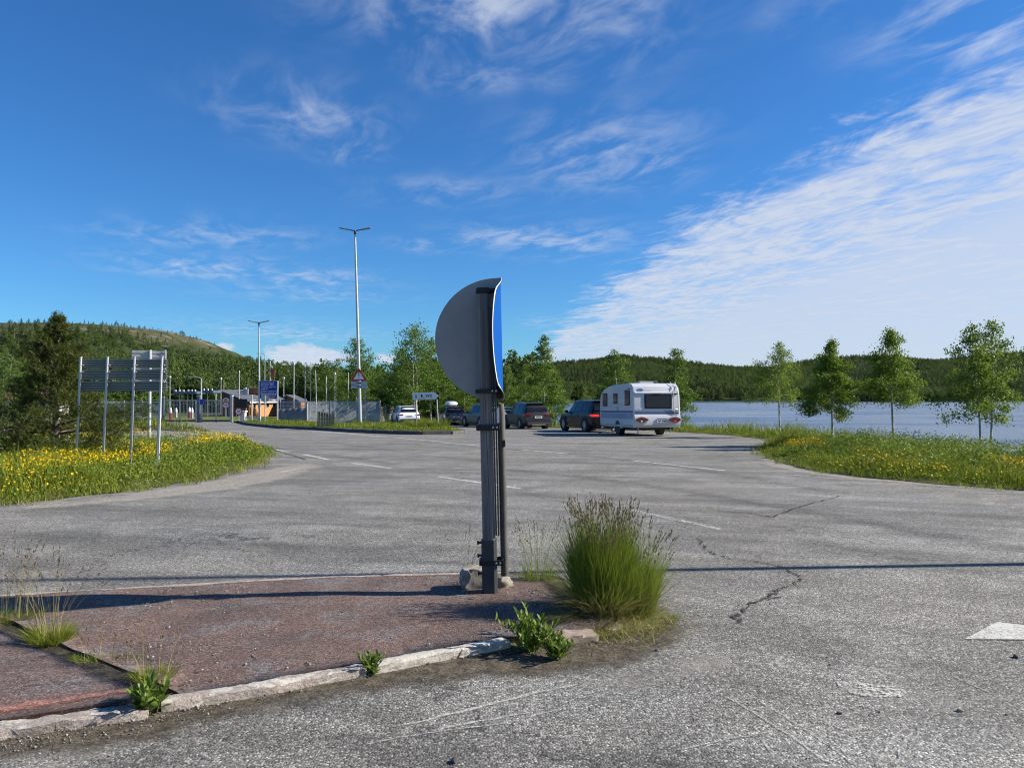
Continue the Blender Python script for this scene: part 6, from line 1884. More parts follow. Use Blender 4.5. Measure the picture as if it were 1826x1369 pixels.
    for f, wd in ((.12, .5), (.26, .55), (.48, .7), (.66, .7), (.84, .5)):
        c = B1 + dn * ln * f + Vector((dn.y, -dn.x, 0)) * .04
        fr = MB().box(L((c.x, c.y, g0 + 1.55)), (wd + .12, .05, .95), ang).build('window', M['fascia'], root)
        MB().box(L((c.x + dn.y * .03, c.y - dn.x * .03, g0 + 1.55)), (wd, .03, .83), ang).build('pane', M['glass'], fr)
    # wall boards on the gable, one by one
    d = (B1 - A1); d.z = 0; ln = d.length; dn = d / ln; ang = math.atan2(dn.y, dn.x)
    for i in range(18):
        f = (i + .5) / 18; c = A1 + dn * ln * f + Vector((dn.y, -dn.x, 0)) * .03; zt = A.z - .22 + (B.z - A.z) * f
        MB().box(L((c.x, c.y, (g0 + zt) / 2)), (ln / 18 * .86, .03, zt - g0 - .1), ang).build('board', M['wallbrown'], root)
    # raised clerestory and flue on the roof
    c = pt(451, 696, 97); MB().box(L((c.x + .35, 98.2, c.z - .05)), (2.0, 1.6, .75)).build('clerestory', M['wallwood'], roof)
    MB().box(L((c.x + .35, 97.2, c.z + .36)), (2.2, 1.8, .09)).build('clerestory_roof', M['fascia'], roof)
    c = pt(440, 698, 95); MB().box(L((c.x, 95, c.z - .1)), (.36, .36, .85)).tube([L((c.x - .3, 95.3, c.z - .2)), L((c.x - .3, 95.3, c.z + .5))], .22, 10).build('flue', M['galv'], roof)
    # annex on the right
    A = Vector(P3(509, 703.5, 97)); B = Vector(P3(533, 714, 95)); C = Vector(P3(546.5, 713, 98)); D = Vector(P3(527, 704, 102))
    root = empty('annex_building', (B.x, B.y, G(95)), 0, 'small timber annex with a dark lean-to roof right of the main building', 'building'); o = root.location
    vs = [L(A), L(B), L(C), L(D), L(A + th), L(B + th), L(C + th), L(D + th)]
    MB().add(vs, [(0, 1, 2, 3), (7, 6, 5, 4), (0, 4, 5, 1), (1, 5, 6, 2), (2, 6, 7, 3), (3, 7, 4, 0)]).build('roof', M['slate'], root)
    A1 = A + Vector((.2, 0, 0)); B1 = B + Vector((.1, .3, 0)); C1 = C + Vector((-.15, .3, 0)); D1 = D + Vector((-.2, -.3, 0))
    wall(A1, B1, A.z - .19, B.z - .19, 'wallbrown'); wall(B1, C1, B.z - .19, C.z - .19, 'wallwood'); wall(C1, D1, C.z - .19, D.z - .19, 'wallwood')
    for i in range(5):
        f = (i + .5) / 5; c = B1.lerp(C1, f)
        MB().box(L((c.x, c.y - .12, g0 + .9)), ((C1 - B1).length / 5 * .8, .04, B.z - g0 - .45), math.atan2((C1 - B1).y, (C1 - B1).x)).build('board', M['wallwood'], root)
    # canopy over the lanes
    Yc = 88
    root = empty('lane_canopy', (pt(355, 740, Yc).x, Yc, G(Yc)), 0, 'blue-grey flat canopy in three lengths on thin posts above the lanes behind the gate', 'canopy')
    for (a, b, py) in ((317, 338, 700.5), (340, 358, 700), (367, 388, 698.5)):
        x0, x1 = pt(a, py, Yc).x - root.location.x, pt(b, py, Yc).x - root.location.x; z = pt(a, py, Yc).z - root.location.z
        s = MB().box(((x0 + x1) / 2, 0, z), (x1 - x0, 2.6, .32)).build('canopy_slab', M['gateblue'], root, bevel=.05)
        for i in range(3):
            MB().box((x0 + (x1 - x0) * (i + .5) / 3, -1.1, z + .25), (.14, .14, .2)).build('floodlight', M['sign_white'], s)
        for xx in (x0 + .2, x1 - .2):
            MB().tube([(xx, 0, 0), (xx, 0, z)], .06, 7).build('post', M['polegrey'], root, smooth=50)
    # blue information board
    Y = 61.0; kk = Y / F; c = pt(478.5, 695, Y)
    root = empty('information_board', (c.x, Y, G(Y) + .1), 0, 'dark blue information board with white lettering on two pale posts', 'information board')
    def X(px): return (px - 478.5) * kk
    def Z(py): return EYE + (HY - py) * kk - root.location.z
    bd = MB().box((0, 0, Z(695)), (X(494) - X(464), .03, Z(679.5) - Z(710.5))).build('board', M['info_blue'], root, bevel=.01)
    MB().box((0, .03, Z(678.9)), (X(494) - X(464), .05, .05)).build('top_edge', M['galv'], root)
    for i, (s, py) in enumerate((('Langange Norsk', 682.5), ('Rasteplass 850x', 686), ('Tempera over TV', 690), ('avgjerda', 693.5), ('Border crossing 07h', 697.5), ('Bivuag visumet gitte', 701.5), ('Obs unntatt annet', 704.7), ('utstyrt og vedtak', 708.2))):
        text('lettering', s, .165 if i not in (5,) else .18, M['sign_white'], bd, (X(465.2), -.018, Z(py)), align='LEFT', bold=.003 if i != 5 else .006)
    for px in (463, 494.6):
        MB().tube([(X(px), .05, -.2), (X(px), .05, Z(678.5))], .06, 10).build('post', M['galv_pole'], root, smooth=50)
    # round signs round the gate
    round_sign(473, 710, 60, .33, None, 'grey back of a round sign standing before the blue board', back=True)
    round_sign(402.5, 722.5, 76, .36, 744, 'round prohibition sign on a thin post behind the right gate leaf', post=True)
    round_sign(402.5, 714.5, 76.1, .30, 722, 'upper round sign above the one behind the right gate leaf', ('sign_red', 'sign_white'), post=False)
    rs = round_sign(425.5, 733.5, 69, .36, None, 'round red and white ring sign on a low black foot right of the gate')
    MB().box((0, 0, .08), (.75, .5, .15)).build('foot', M['blackmetal'], rs, bevel=.03)
    # black board in front of the gable with a white barrier housing below
    Y = 78; c = pt(430, 720, Y)
    root = empty('black_board', (c.x, Y, G(Y)), 0, 'large black board on two legs in front of the brown gable', 'board')
    z = c.z - G(Y)
    MB().box((0, 0, z + .05), (1.25, .12, .92)).build('board', M['sign_black'], root, bevel=.02)
    for s in (-.5, .5): MB().tube([(s, .05, 0), (s, .05, z)], .05, 8).build('leg', M['galv'], root)
    Y = 74; c = pt(434, 738, Y)
    root = empty('barrier_cabinet', (c.x, Y, G(Y)), 0, 'white-topped barrier cabinet beside the ring sign', 'barrier cabinet')
    MB().box((0, 0, .45), (.42, .5, .9)).build('cabinet', M['fascia'], root, bevel=.02); MB().box((0, 0, .99), (.62, .6, .14)).build('lid', M['sign_white'], root, bevel=.02); MB().box((.9, 0, .38), (1.6, .2, .22)).build('plinth', M['concrete'], root)
    # frame of the pedestrian gate
    Y = 70; x0 = pt(415, 740, Y).x; x1 = pt(449, 740, Y).x; c = pt(449, 704, Y)
    root = empty('steel_portal', (x0, Y, G(Y)), 0, 'slim steel portal frame between gate post and blue board', 'gate frame')
    MB().tube([(x1 - x0, 0, 0), (x1 - x0, 0, c.z - G(Y))], .07, 8).build('post', M['galv_pole'], root); MB().tube([(0, 0, c.z - G(Y)), (x1 - x0, 0, c.z - G(Y))], .035, 8).build('top_rail', M['galv_pole'], root)
    MB().box((x1 - x0 - .05, -.08, 1.05), (.18, .2, .75)).build('card_reader', M['wallwood'], root, bevel=.02)
    # red and white bollard posts in the lanes
    for i, (px, py, Y, lab) in enumerate(((304.5, 727, 78, 'red and white marker post behind the left gate leaf'), (338, 726, 84, 'reddish marker post in the lanes behind the gate'), (342.5, 727, 83, 'white marker post in the lanes behind the gate'), (314, 727, 86, 'white bollard behind the left gate leaf'))):
        c = pt(px, py, Y); h = c.z - G(Y)
        root = empty('marker_post', (c.x, Y, G(Y)), 0, lab, 'marker post')
        MB().box((0, 0, h * .3), (.22, .22, h * .6)).build('base', M['concrete' if i in (2, 3) else 'sign_red'], root, bevel=.03); MB().tube([(0, 0, h * .6), (0, 0, h * .8), (0, 0, h)], [.13, .13, .05], 10).build('top', M['sign_white'], root, smooth=50)
    # masts
    for (px, Y, top, mt, head, r, lab) in [
            (303, 96, 672, 'polegrey', 'cam', .05, 'thin camera mast left of the canopy'), (394, 104, 675, 'polegrey', 'cam', .05, 'camera mast just left of the main roof ridge'), (399, 106, 677, 'polewood', None, .06, 'short wooden mast beside the camera mast at the roof ridge'),
            (426.5, 84, 663, 'galv_pole', 'cap', .07, 'white mast in front of the sloping roof'), (472, 104, 632, 'galv_pole', 'arm', .07, 'tall curved lamp mast behind the blue board'), (481.5, 100, 646, 'polegrey', 'cap', .06, 'flag mast behind the blue board'),
            (506, 98, 674, 'polegrey', 'cam', .05, 'short camera mast right of the blue board'), (524, 88, 649, 'polegrey', 'cam', .06, 'tall mast over the annex roof'), (544, 84, 648, 'polegrey', None, .055, 'slim straight mast at the right wall of the annex'), (554, 92, 645, 'polegrey', 'cap', .05, 'tallest slim mast right of the annex'),
            (565, 90, 660, 'polegrey', None, .055, 'leaning mast behind the dark bin shelter'), (582, 70, 671, 'polegrey', None, .06, 'pale greenish mast rising from the bin shelter'), (597, 86, 666, 'polegrey', 'cam', .05, 'thin camera mast before the dark trees'), (621, 72, 664, 'polewood', None, .07, 'yellowish wooden mast left of the warning triangle'),
            (651, 69, 690, 'polewood', None, .07, 'birch-wood pole just right of the lamp post'), (656, 74, 690, 'polewood', None, .05, 'second wooden pole right of the lamp post'), (320, 98, 690, 'polewood', None, .05, 'short wooden mast above the left gate leaf')]:
        pole(px, Y, top, lab, r, mt, head, lean=-.03 if px == 565 else 0)
    # flag hanging on its mast
    Y = 100; c = pt(482.5, 653, Y)
    V = []; 
    fl = empty('flag', (c.x, Y, c.z), 0, 'limp red flag with white hanging from the mast behind the blue board', 'flag')
    g1 = MB(); n = 6
    for i in range(n + 1):
        t = i / n; V += [(.05 + .05 * math.sin(i), .03 * math.cos(i * 2), .35 - 1.5 * t), (.20 + .32 * t + .05 * math.sin(i * 1.7), .06 * math.sin(i * 2), .15 - 1.55 * t)]
    np_obj('cloth', np.array(V), [[2 * i, 2 * i + 1, 2 * i + 3, 2 * i + 2] for i in range(n)], None, fl, True, [1, 1, 0, 0, 0, 0], [M['sign_red'], M['sign_white']])
    # white house glimpsed through the pine
    Y = 58; c = pt(36, 715, Y)
    root = empty('white_house', (c.x, Y, G(Y)), R(12), 'white house with a red-brown roof glimpsed through the pine branches', 'house')
    h = pt(36, 713, Y).z - G(Y); rd = pt(36, 703, Y).z - G(Y)
    MB().box((0, 1.5, h / 2), (4.6, 3.6, h)).build('wall', M['housewhite'], root)
    rf = MB().prism([(-.4, h - .05), (1.5, rd + .25), (3.5, h - .05), (3.5, h + .1), (1.5, rd + .42), (-.4, h + .1)], 'x', -2.6, 2.6).build('roof', M['redroof'], root)
    MB().box((-1.2, 1.9, rd + .3), (.5, .5, .8)).build('chimney', M['redroof'], rf)
    for x in (-1.4, .1, 1.5):
        f = MB().box((x, -.32, h * .55), (.75, .06, .95)).build('window', M['fascia'], root); MB().box((x, -.36, h * .55), (.62, .03, .8)).build('pane', M['glass'], f)
    rock('boulder', (pt(21, 795, 27).x, 27, G(27) - .05), (.7, .6, .42), M['rock_red'], 'rounded brown boulder on the lawn left of the pine', 'boulder', 77, .3, sub=3)
    Y = 25; c = pt(30, 815, Y)
    root = empty('concrete_wall', (c.x, Y, G(Y)), R(4), 'short pale concrete wall end low behind the pine', 'wall')
    for i in range(3): MB().box((i * .62, 0, .16), (.60, .22, .30)).build('block', M['concrete'], root, bevel=.015)


M['plate_grey'] = simple('grey_text_plate', (0.42, 0.45, 0.50), .5, 0, .04, 3)
M['frame_grey'] = simple('grey_print', (0.42, 0.45, 0.48), .5, 0, .04, 3)
# ------------------------------------------------------------------ vehicles
def wheel(parent, x, y, r, w, side, spokes=10):
    root = empty('wheel', (x, y, r)); root.parent = parent
    prof = [(r * .66, -w / 2), (r * .93, -w / 2), (r, -w * .32), (r, w * .32), (r * .93, w / 2), (r * .66, w / 2)]
    n = 24; V = []; fs = []
    for i in range(n):
        a = 2 * math.pi * i / n
        for (rad, xx) in prof: V.append((xx, rad * math.cos(a), rad * math.sin(a)))
    k = len(prof)
    for i in range(n):
        for j in range(k - 1):
            a = i * k + j; b = ((i + 1) % n) * k + j
            fs.append([a, b, b + 1, a + 1])
    np_obj('tyre', np.array(V), fs, M['tyre'], root, True)
    rm = MB(); xo = side * w * .36
    rm.prism([(r * .67 * math.cos(i * .2618), r * .67 * math.sin(i * .2618)) for i in range(24)], 'x', -w * .3, xo * .4)
    o = rm.build('hub_dish', M['trim'], root)
    sp = MB()
    for i in range(spokes):
        a = 2 * math.pi * i / spokes
        sp.box((xo, math.cos(a) * r * .36, math.sin(a) * r * .36), (.02, r * .60, r * .10), mat=Matrix.Rotation(a, 3, 'X'))
    sp.tube([(xo - .02, 0, 0), (xo + side * .012, 0, 0)], r * .16, 10)
    ring = [(r * .68, -.018), (r * .60, .012)]
    V = []; fs = []
    for i in range(n):
        a = 2 * math.pi * i / n
        for (rad, dx) in ((r * .68, -.02), (r * .68, .015), (r * .58, .015), (r * .58, -.02)): V.append((xo + side * dx, rad * math.cos(a), rad * math.sin(a)))
    for i in range(n):
        for j in range(4):
            a = i * 4 + j; b = ((i + 1) % n) * 4 + j; fs.append([a, b, ((i + 1) % n) * 4 + (j + 1) % 4, i * 4 + (j + 1) % 4])
    sp.add(V, fs); sp.build('rim', M['rim'], root)


def car(name, label, loc, heading, paint, L=4.6, W=1.86, H=1.68, wr=.35, wb=2.7, style='suv', brake=False, rails=True, lower='trim', cat='car', plate=True, badge=None):
    root = empty(name, loc, heading, label, cat, 'vehicles parked at the lakeside')
    h2 = L / 2; w = W / 2; rake = {'suv': .46, 'hatch': .55}[style]; belt = H * .60
    S = [  # y, zlow, zbelt, ztop, wlow, wbelt, wtop
        (-h2, .42, .60, .64, w * .90, w * .90, w * .84), (-h2 + .05, .36, .78, .82, w * .95, w * .95, w * .88), (-h2 + .09, .34, belt - .10, belt - .06, w * .96, w * .955, w * .88), (-h2 + .14, .33, belt, belt + .03, w * .97, w * .95, w * .86),
        (-h2 + .14 + rake * .55, .31, belt + .02, H - .20, w * .99, w * .96, w * .74), (-h2 + .14 + rake, .30, belt + .02, H - .055, w, w * .965, w * .70), (-h2 + 1.05, .28, belt + .01, H - .01, w, w * .97, w * .70), (-.15, .27, belt - .01, H, w, w * .97, w * .70),
        (.45, .27, belt - .03, H - .05, w, w * .965, w * .69), (h2 - 1.38, .28, belt - .06, belt + .06, w, w * .95, w * .80), (h2 - .85, .29, belt - .11, belt - .03, w * .99, w * .93, w * .78), (h2 - .28, .31, belt - .24, belt - .14, w * .95, w * .88, w * .70),
        (h2 - .06, .34, .62, .70, w * .86, w * .82, w * .62), (h2, .40, .52, .58, w * .78, w * .76, w * .58)]
    def sec(s):
        y, zl, zb, zt, wl, wbt, wt = s
        half = [(wl * .80, zl - .02), (wl * .96, zl + .05), (max(wl, wbt) * 1.0, zl + (zb - zl) * .45), (wbt * 1.0, zb - .05), (wbt * .985, zb), (wt, zt - .045), (wt * .86, zt - .008), (wt * .4, zt + .006)]
        return [(-x, y, z) for x, z in half] + [(x, y, z) for x, z in reversed(half)]
    V = []; k = 16
    for s in S: V += sec(s)
    fs = [[i * k + j, i * k + (j + 1) % k, (i + 1) * k + (j + 1) % k, (i + 1) * k + j] for i in range(len(S) - 1) for j in range(k)]
    fs += [list(range(k))[::-1], [(len(S) - 1) * k + j for j in range(k)]]
    b = MB().add(V, fs).build('body', M[paint], root, smooth=28)
    def lerp(y):
        for a, c in zip(S[:-1], S[1:]):
            if a[0] <= y <= c[0]:
                t = (y - a[0]) / (c[0] - a[0]); return [p + (q - p) * t for p, q in zip(a, c)]
        return list(S[-1])
    # side windows: lie on the flank between belt and roof edge
    def side_glass(ya, yb, s, t0=.10, t1=.90, cut=0.0):
        v = []
        for (y, t) in ((ya, t0), (yb, t0), (yb, t1), (ya, t1)):
            q = lerp(y); x0, z0, x1, z1 = q[5] * .985, q[2], q[6], q[3] - .045
            v.append((s * (x0 + (x1 - x0) * t + .012), y, z0 + (z1 - z0) * t))
        if cut: v[1] = (v[1][0], v[1][1] + cut * 0, v[1][2])
        mb = MB().add(v, [(0, 1, 2, 3)]); return mb.build('side_window', M['glass'], root)
    yt, yf = -h2 + .14 + rake, .45
    for s in (-1, 1):
        side_glass(-h2 + .14 + rake * .95, -.92, s, .14, .86); side_glass(-.86, .02, s); 
        v = []
        for (y, t) in ((.08, .10), (h2 - 1.50, .10), (.62, .86), (.08, .90)):
            q = lerp(y); x0, z0, x1, z1 = q[5] * .985, q[2], q[6], q[3] - .045
            v.append((s * (x0 + (x1 - x0) * t + .012), y, z0 + (z1 - z0) * t))
        MB().add(v, [(0, 1, 2, 3)]).build('side_window', M['glass'], root)
        # mirror
        q = lerp(h2 - 1.55); MB().box((s * (w + .07), h2 - 1.62, q[2] + .10), (.19, .12, .15)).box((s * (w - .02), h2 - 1.60, q[2] + .06), (.14, .06, .05)).build('mirror', M[paint], root, bevel=.025)
        # sills and arches
        MB().box((s * (w - .02), 0, .30), (.07, wb - 2 * wr - .05, .12)).build('sill', M[lower], root, bevel=.02)
        for yy in (-wb / 2, wb / 2):
            V = []; fs = []; n = 14; ro, ri = wr + .10, wr + .035
            for i in range(n + 1):
                a = math.pi * (-.10 + 1.2 * i / n)
                for r_ in (ri, ro):
                    V.append((s * (w + .006), yy + r_ * math.cos(a), wr + r_ * math.sin(a)))
                V.append((s * (w - .06), yy + ro * math.cos(a), wr + ro * math.sin(a))); V.append((s * (w - .06), yy + ri * math.cos(a), wr + ri * math.sin(a)))
            for i in range(n):
                for j, j2 in ((0, 1), (1, 2), (3, 0)):
                    fs.append([i * 4 + j, i * 4 + j2, (i + 1) * 4 + j2, (i + 1) * 4 + j])
            np_obj('wheel_arch', np.array(V), fs, M[lower], root, True)
            MB().prism([(yy + (wr + .04) * math.cos(i * .3927), wr + (wr + .04) * math.sin(i * .3927)) for i in range(16)], 'x', s * (w - .22), s * (w + .004)).build('wheel_well', M['trim'], root)
            wheel(root, s * (w - .085), yy, wr, .23, s)
        # tail lamp wrapping the corner
        tl = M['brake'] if brake else M['tail']
        z = belt - .12
        MB().box((s * (w * .76), -h2 + .085, z), (w * .40, .10, .13)).box((s * (w * .955), -h2 + .22, z + .01), (.04, .30, .11)).build('tail_lamp', tl, root, bevel=.015)
        MB().box((s * w * .62, h2 - .12, .74), (w * .34, .16, .12)).build('headlamp', M['glass'], root, bevel=.02)
        MB().box((s * (w + .006), -.42, belt - .12), (.02, .16, .03)).build('door_handle', M[paint], root); MB().box((s * (w + .006), .48, belt - .13), (.02, .16, .03)).build('door_handle', M[paint], root)
        if rails: MB().tube([(s * w * .64, -h2 + .85, H - .02), (s * w * .645, -h2 + 1.0, H + .045), (s * w * .65, .25, H + .045), (s * w * .645, .45, H - .02)], .018, 6).build('roof_rail', M['galv'], root, smooth=50)
    # rear and front glass
    def glass(ia, ib, ta, tb, kx, name):
        a, c = S[ia], S[ib]; v = []
        for (t, sx) in ((ta, -1), (ta, 1), (tb, 1), (tb, -1)):
            q = [p + (r_ - p) * t for p, r_ in zip(a, c)]
            v.append((sx * q[6] * kx, q[0], q[3]))
        d = (Vector(v[1]) - Vector(v[0])).cross(Vector(v[3]) - Vector(v[0])).normalized() * .016
        if d.z < 0: d = -d
        MB().add([tuple(Vector(p) + d) for p in v], [(0, 1, 2, 3)]).build(name, M['glass'], root)
    a, c = S[3], S[5]; v = []
    for (t, sx) in ((.12, -1), (.12, 1), (.88, 1), (.88, -1)):
        y = a[0] + (c[0] - a[0]) * t; q = lerp(y); v.append((sx * q[6] * .93, y - .035, q[3] + .02))
    MB().add(v, [(0, 1, 2, 3)]).build('rear_window', M['glass'], root)
    MB().box((0, -h2 + .14 + rake - .10, H - .045), (W * .62, .22, .03)).build('spoiler', M[paint], root, bevel=.01)
    glass(9, 8, .08, .94, .95, 'windscreen')
    MB().box((0, -h2 + .01, .40), (W * .84, .12, .22)).build('rear_bumper', M[lower], root, bevel=.03)
    MB().box((0, -h2 - .045, .33), (W * .5, .03, .06)).build('skid_trim', M['galv'], root, bevel=.01)
    if plate:
        pl = MB().box((0, -h2 + .005, belt - .22), (.50, .03, .12)).build('number_plate', M['plate'], root)
        MB().box((0, -h2 - .012, belt - .22), (.36, .004, .05)).build('plate_print', M['sign_black'], pl)
    MB().box((0, 0, .30), (W * .82, L * .86, .16)).build('underbody', M['trim'], root)
    MB().box((0, h2 - .01, .50), (W * .6, .06, .2)).build('grille', M['trim'], root, bevel=.02)
    return root


def caravan(loc, heading):
    root = empty('caravan', loc, heading, 'white caravan with blue bands and a rear ladder hitched behind the black car', 'caravan', 'vehicles parked at the lakeside')
    L, W, z0, H = 4.75, 2.28, .40, 2.46
    h2 = L / 2; w = W / 2
    # side profile (y, z): rear at -h2, front at +h2
    prof = [(-h2 + .05, z0), (-h2, z0 + .12), (-h2 - .02, 1.00), (-h2 + .03, 1.85), (-h2 + .07, 2.05), (-h2 + .16, 2.28), (-h2 + .34, 2.41), (-h2 + .75, H), (.3, H - .02), (h2 - 1.2, H - .10), (h2 - .45, 2.20), (h2 - .12, 2.00), (h2 - .02, 1.75), (h2 + .05, 1.0), (h2 - .02, z0 + .1), (h2 - .12, z0)]
    k = len(prof); V = []; fs = []
    xs = [(-w, .965), (-w + .035, .995), (-w + .09, 1.0), (w - .09, 1.0), (w - .035, .995), (w, .965)]
    cy, cz = 0, 1.35
    for (x, s) in xs:
        for (y, z) in prof: V.append((x, cy + (y - cy) * (1 - (1 - s) * .45), cz + (z - cz) * s if z > 1.35 else z))
    for i in range(len(xs) - 1):
        for j in range(k):
            fs.append([i * k + j, (i + 1) * k + j, (i + 1) * k + (j + 1) % k, i * k + (j + 1) % k])
    fs += [list(range(k)), [(len(xs) - 1) * k + j for j in range(k)][::-1]]
    MB().add(V, fs).build('shell', M['caravan'], root, smooth=32)
    # bands along the left flank and the rear
    for s in (-1, 1):
        MB().box((s * (w + .004), 0, 1.13), (.012, L - .16, .085)).build('band', M['stripe'], root)
        MB().box((s * (w + .003), 0, .93), (.010, L - .16, .26)).build('band', M['stripe2'], root)
        MB().box((s * (w + .004), 0, .47), (.012, L - .2, .10)).build('skirt_rail', M['galv'], root)
    def rear_y(z):
        for a, b in zip(prof[1:7], prof[2:8]):
            if a[1] <= z <= b[1]: return a[0] + (b[0] - a[0]) * (z - a[1]) / (b[1] - a[1])
        return -h2
    MB().box((0, rear_y(1.13) - .006, 1.14), (W - .12, .012, .05)).build('band', M['stripe'], root); MB().box((0, rear_y(1.05) - .006, 1.06), (W - .12, .012, .055)).build('band', M['stripe'], root)
    # windows: left flank (three), rear (one), each a dark pane in a black frame
    for (yc, zc, dy, dz) in ((h2 - .80, 1.72, .70, .66), (h2 - 2.35, 1.76, .58, .50), (-h2 + .78, 1.78, .66, .72)):
        f = MB().box((-w - .008, yc, zc), (.03, dy, dz)).build('window', M['trim'], root, bevel=.02)
        MB().box((-w - .026, yc, zc), (.010, dy - .10, dz - .10)).build('pane', M['glass'], f)
        f = MB().box((w + .008, yc, zc), (.03, dy, dz)).build('window', M['trim'], root, bevel=.02); MB().box((w + .026, yc, zc), (.010, dy - .10, dz - .10)).build('pane', M['glass'], f)
    th = math.atan2(prof[3][0] - prof[2][0], prof[3][1] - prof[2][1]); Mx = Matrix.Rotation(-th, 3, 'X')
    f = MB().box((.06, rear_y(1.60) - .012, 1.60), (1.34, .04, .66), mat=Mx).build('window', M['trim'], root, bevel=.03); MB().box((.06, rear_y(1.60) - .038, 1.60), (1.22, .015, .54), mat=Mx).build('pane', M['glass'], f)
    # brow over the rear window and third brake lamp
    MB().prism([(rear_y(1.98) - .09, 1.985), (rear_y(1.98) + .05, 1.985), (rear_y(2.08) + .05, 2.06), (rear_y(2.06) - .05, 2.04)], 'x', -w + .05, w - .05).build('rear_brow', M['caravan'], root, bevel=.01)
    MB().box((.02, rear_y(1.98) - .085, 1.965), (.36, .03, .045)).build('brake_light', M['tail'], root)
    # lower rear moulding with shell-shaped lamp clusters
    MB().prism([(-h2 + .02, .44), (-h2 - .10, .52), (-h2 - .12, .86), (-h2 - .05, .99), (-h2 + .02, 1.0)], 'x', -w + .02, w - .02).build('rear_bumper', M['caravan'], root, smooth=40)
    for s in (-1, 1):
        def oval(rx, rz, y0, y1, cx): return MB().prism([(cx + rx * math.cos(t * math.pi / 10) * (1.0 if math.cos(t * math.pi / 10) * s > 0 else 1.15), .76 + rz * math.sin(t * math.pi / 10) * (1 - .25 * abs(math.cos(t * math.pi / 10)))) for t in range(20)], 'y', y0, y1)
        h = oval(.36, .17, -h2 - .155, -h2 - .05, s * .80).build('lamp_housing', M['caravan'], root, bevel=.02)
        oval(.28, .125, -h2 - .175, -h2 - .152, s * .82).build('tail_lamp', M['tail'], h)
        MB().box((s * .82, -h2 - .182, .70), (.09, .012, .06)).build('reflector', M['sign_white' if s < 0 else 'brake'], h)
    pl = MB().box((.20, -h2 - .125, .70), (.50, .02, .13)).build('number_plate', M['plate'], root)
    text('lettering', 'HP 8053', .115, M['sign_black'], pl, (.20, -h2 - .138, .70), bold=.004)
    MB().box((.20, -h2 - .12, .82), (.42, .05, .03)).build('plate_lamp', M['galv'], root)
    # oval badge and a line of print, upper left of the rear
    y = rear_y(2.13) - .015
    Mt = Matrix.Rotation(-.42, 3, 'X')
    vs = [Mt @ Vector((.155 * math.cos(t * math.pi / 9), 0, .085 * math.sin(t * math.pi / 9))) + Vector((-.78, y, 2.13)) for t in range(18)]
    MB().add([tuple(v) for v in vs], [tuple(range(18))]).build('oval_badge', M['stripe'], root)
    MB().box((-.42, y + .005, 2.125), (.36, .012, .03), mat=Mt).build('name_print', M['frame_grey'], root)
    # small print by the flank door
    MB().box((-w - .006, h2 - 2.62, 1.28), (.006, .30, .22)).build('print_block', M['frame_grey'], root)
    MB().box((-w - .006, -h2 + .55, 2.20), (.006, .42, .05)).build('name_print', M['stripe'], root)
    MB().box((-w - .010, -h2 + .62, .95), (.012, .10, .10)).build('socket_flap', M['caravan'], root)
    MB().box((-w - .008, h2 - 2.0, .93), (.012, .5, .16)).build('service_flap', M['stripe2'], root)
    # ladder at the right of the rear
    lad = MB(); lx0, lx1 = .80, 1.02
    zz = [.98, 1.4, 1.9, 2.10, 2.34, 2.50]
    for x in (lx0, lx1):
        lad.tube([(x, rear_y(z) - .07 if z < 2.4 else -h2 + .30, z) for z in zz], .016, 7)
    for z in (1.12, 1.36, 1.60, 1.84, 2.08, 2.28): lad.tube([(lx0, rear_y(z) - .07, z), (lx1, rear_y(z) - .07, z)], .013, 6)
    lad.build('ladder', M['galv_pole'], root, smooth=50)
    for z in (1.10, 1.95): MB().box((lx1 - .11, rear_y(z) - .03, z), (.24, .05, .03)).build('ladder_bracket', M['trim'], root)
    # corner grip handles
    for s in (-1, 1): MB().tube([(s * (w - .12), rear_y(1.2) - .01, 1.24), (s * (w - .16), rear_y(1.2) - .07, 1.24), (s * (w - .34), rear_y(1.2) - .07, 1.27), (s * (w - .38), rear_y(1.2) - .01, 1.27)], .016, 6).build('grab_handle', M['caravan'], root, smooth=50)
    # roof hatch and rails
    MB().box((-.1, -h2 + 1.3, H + .03), (.7, .7, .09)).build('roof_hatch', M['caravan'], root, bevel=.02)
    MB().tube([(-.55, -h2 + .8, H + .01), (-.55, -h2 + .8, H + .09), (.35, -h2 + .8, H + .09), (.35, -h2 + .8, H + .01)], .012, 6).build('roof_rail', M['galv'], root)
    MB().box((-.3, h2 - 1.9, H + .0), (.4, .4, .12)).build('roof_vent', M['trim'], root, bevel=.02)
    # running gear
    MB().box((0, .2, .36), (W - .35, L - .4, .14)).build('chassis', M['trim'], root)
    for s in (-1, 1):
        wheel(root, s * (w - .12), -.25, .33, .20, s, 6)
        V = []; fs = []; n = 14
        for i in range(n + 1):
            a = math.pi * i / n
            for r_, x in ((.37, w + .01), (.46, w + .012), (.46, w - .1), (.37, w - .1)): V.append((s * x, -.25 + r_ * math.cos(a), .33 + r_ * math.sin(a)))
        for i in range(n):
            for j in range(4): fs.append([i * 4 + j, i * 4 + (j + 1) % 4, (i + 1) * 4 + (j + 1) % 4, (i + 1) * 4 + j])
        np_obj('wheel_arch', np.array(V), fs, M['caravan'], root, True)
        MB().prism([(-.25 + .37 * math.cos(i * .3927), .36 + .37 * math.sin(i * .3927)) for i in range(16)], 'x', s * (w - .25), s * (w + .006)).build('wheel_well', M['trim'], root)
        MB().tube([(s * .8, -h2 + .35, .36), (s * .8, -h2 + .35, .12)], .03, 6).build('corner_steady', M['galv'], root)
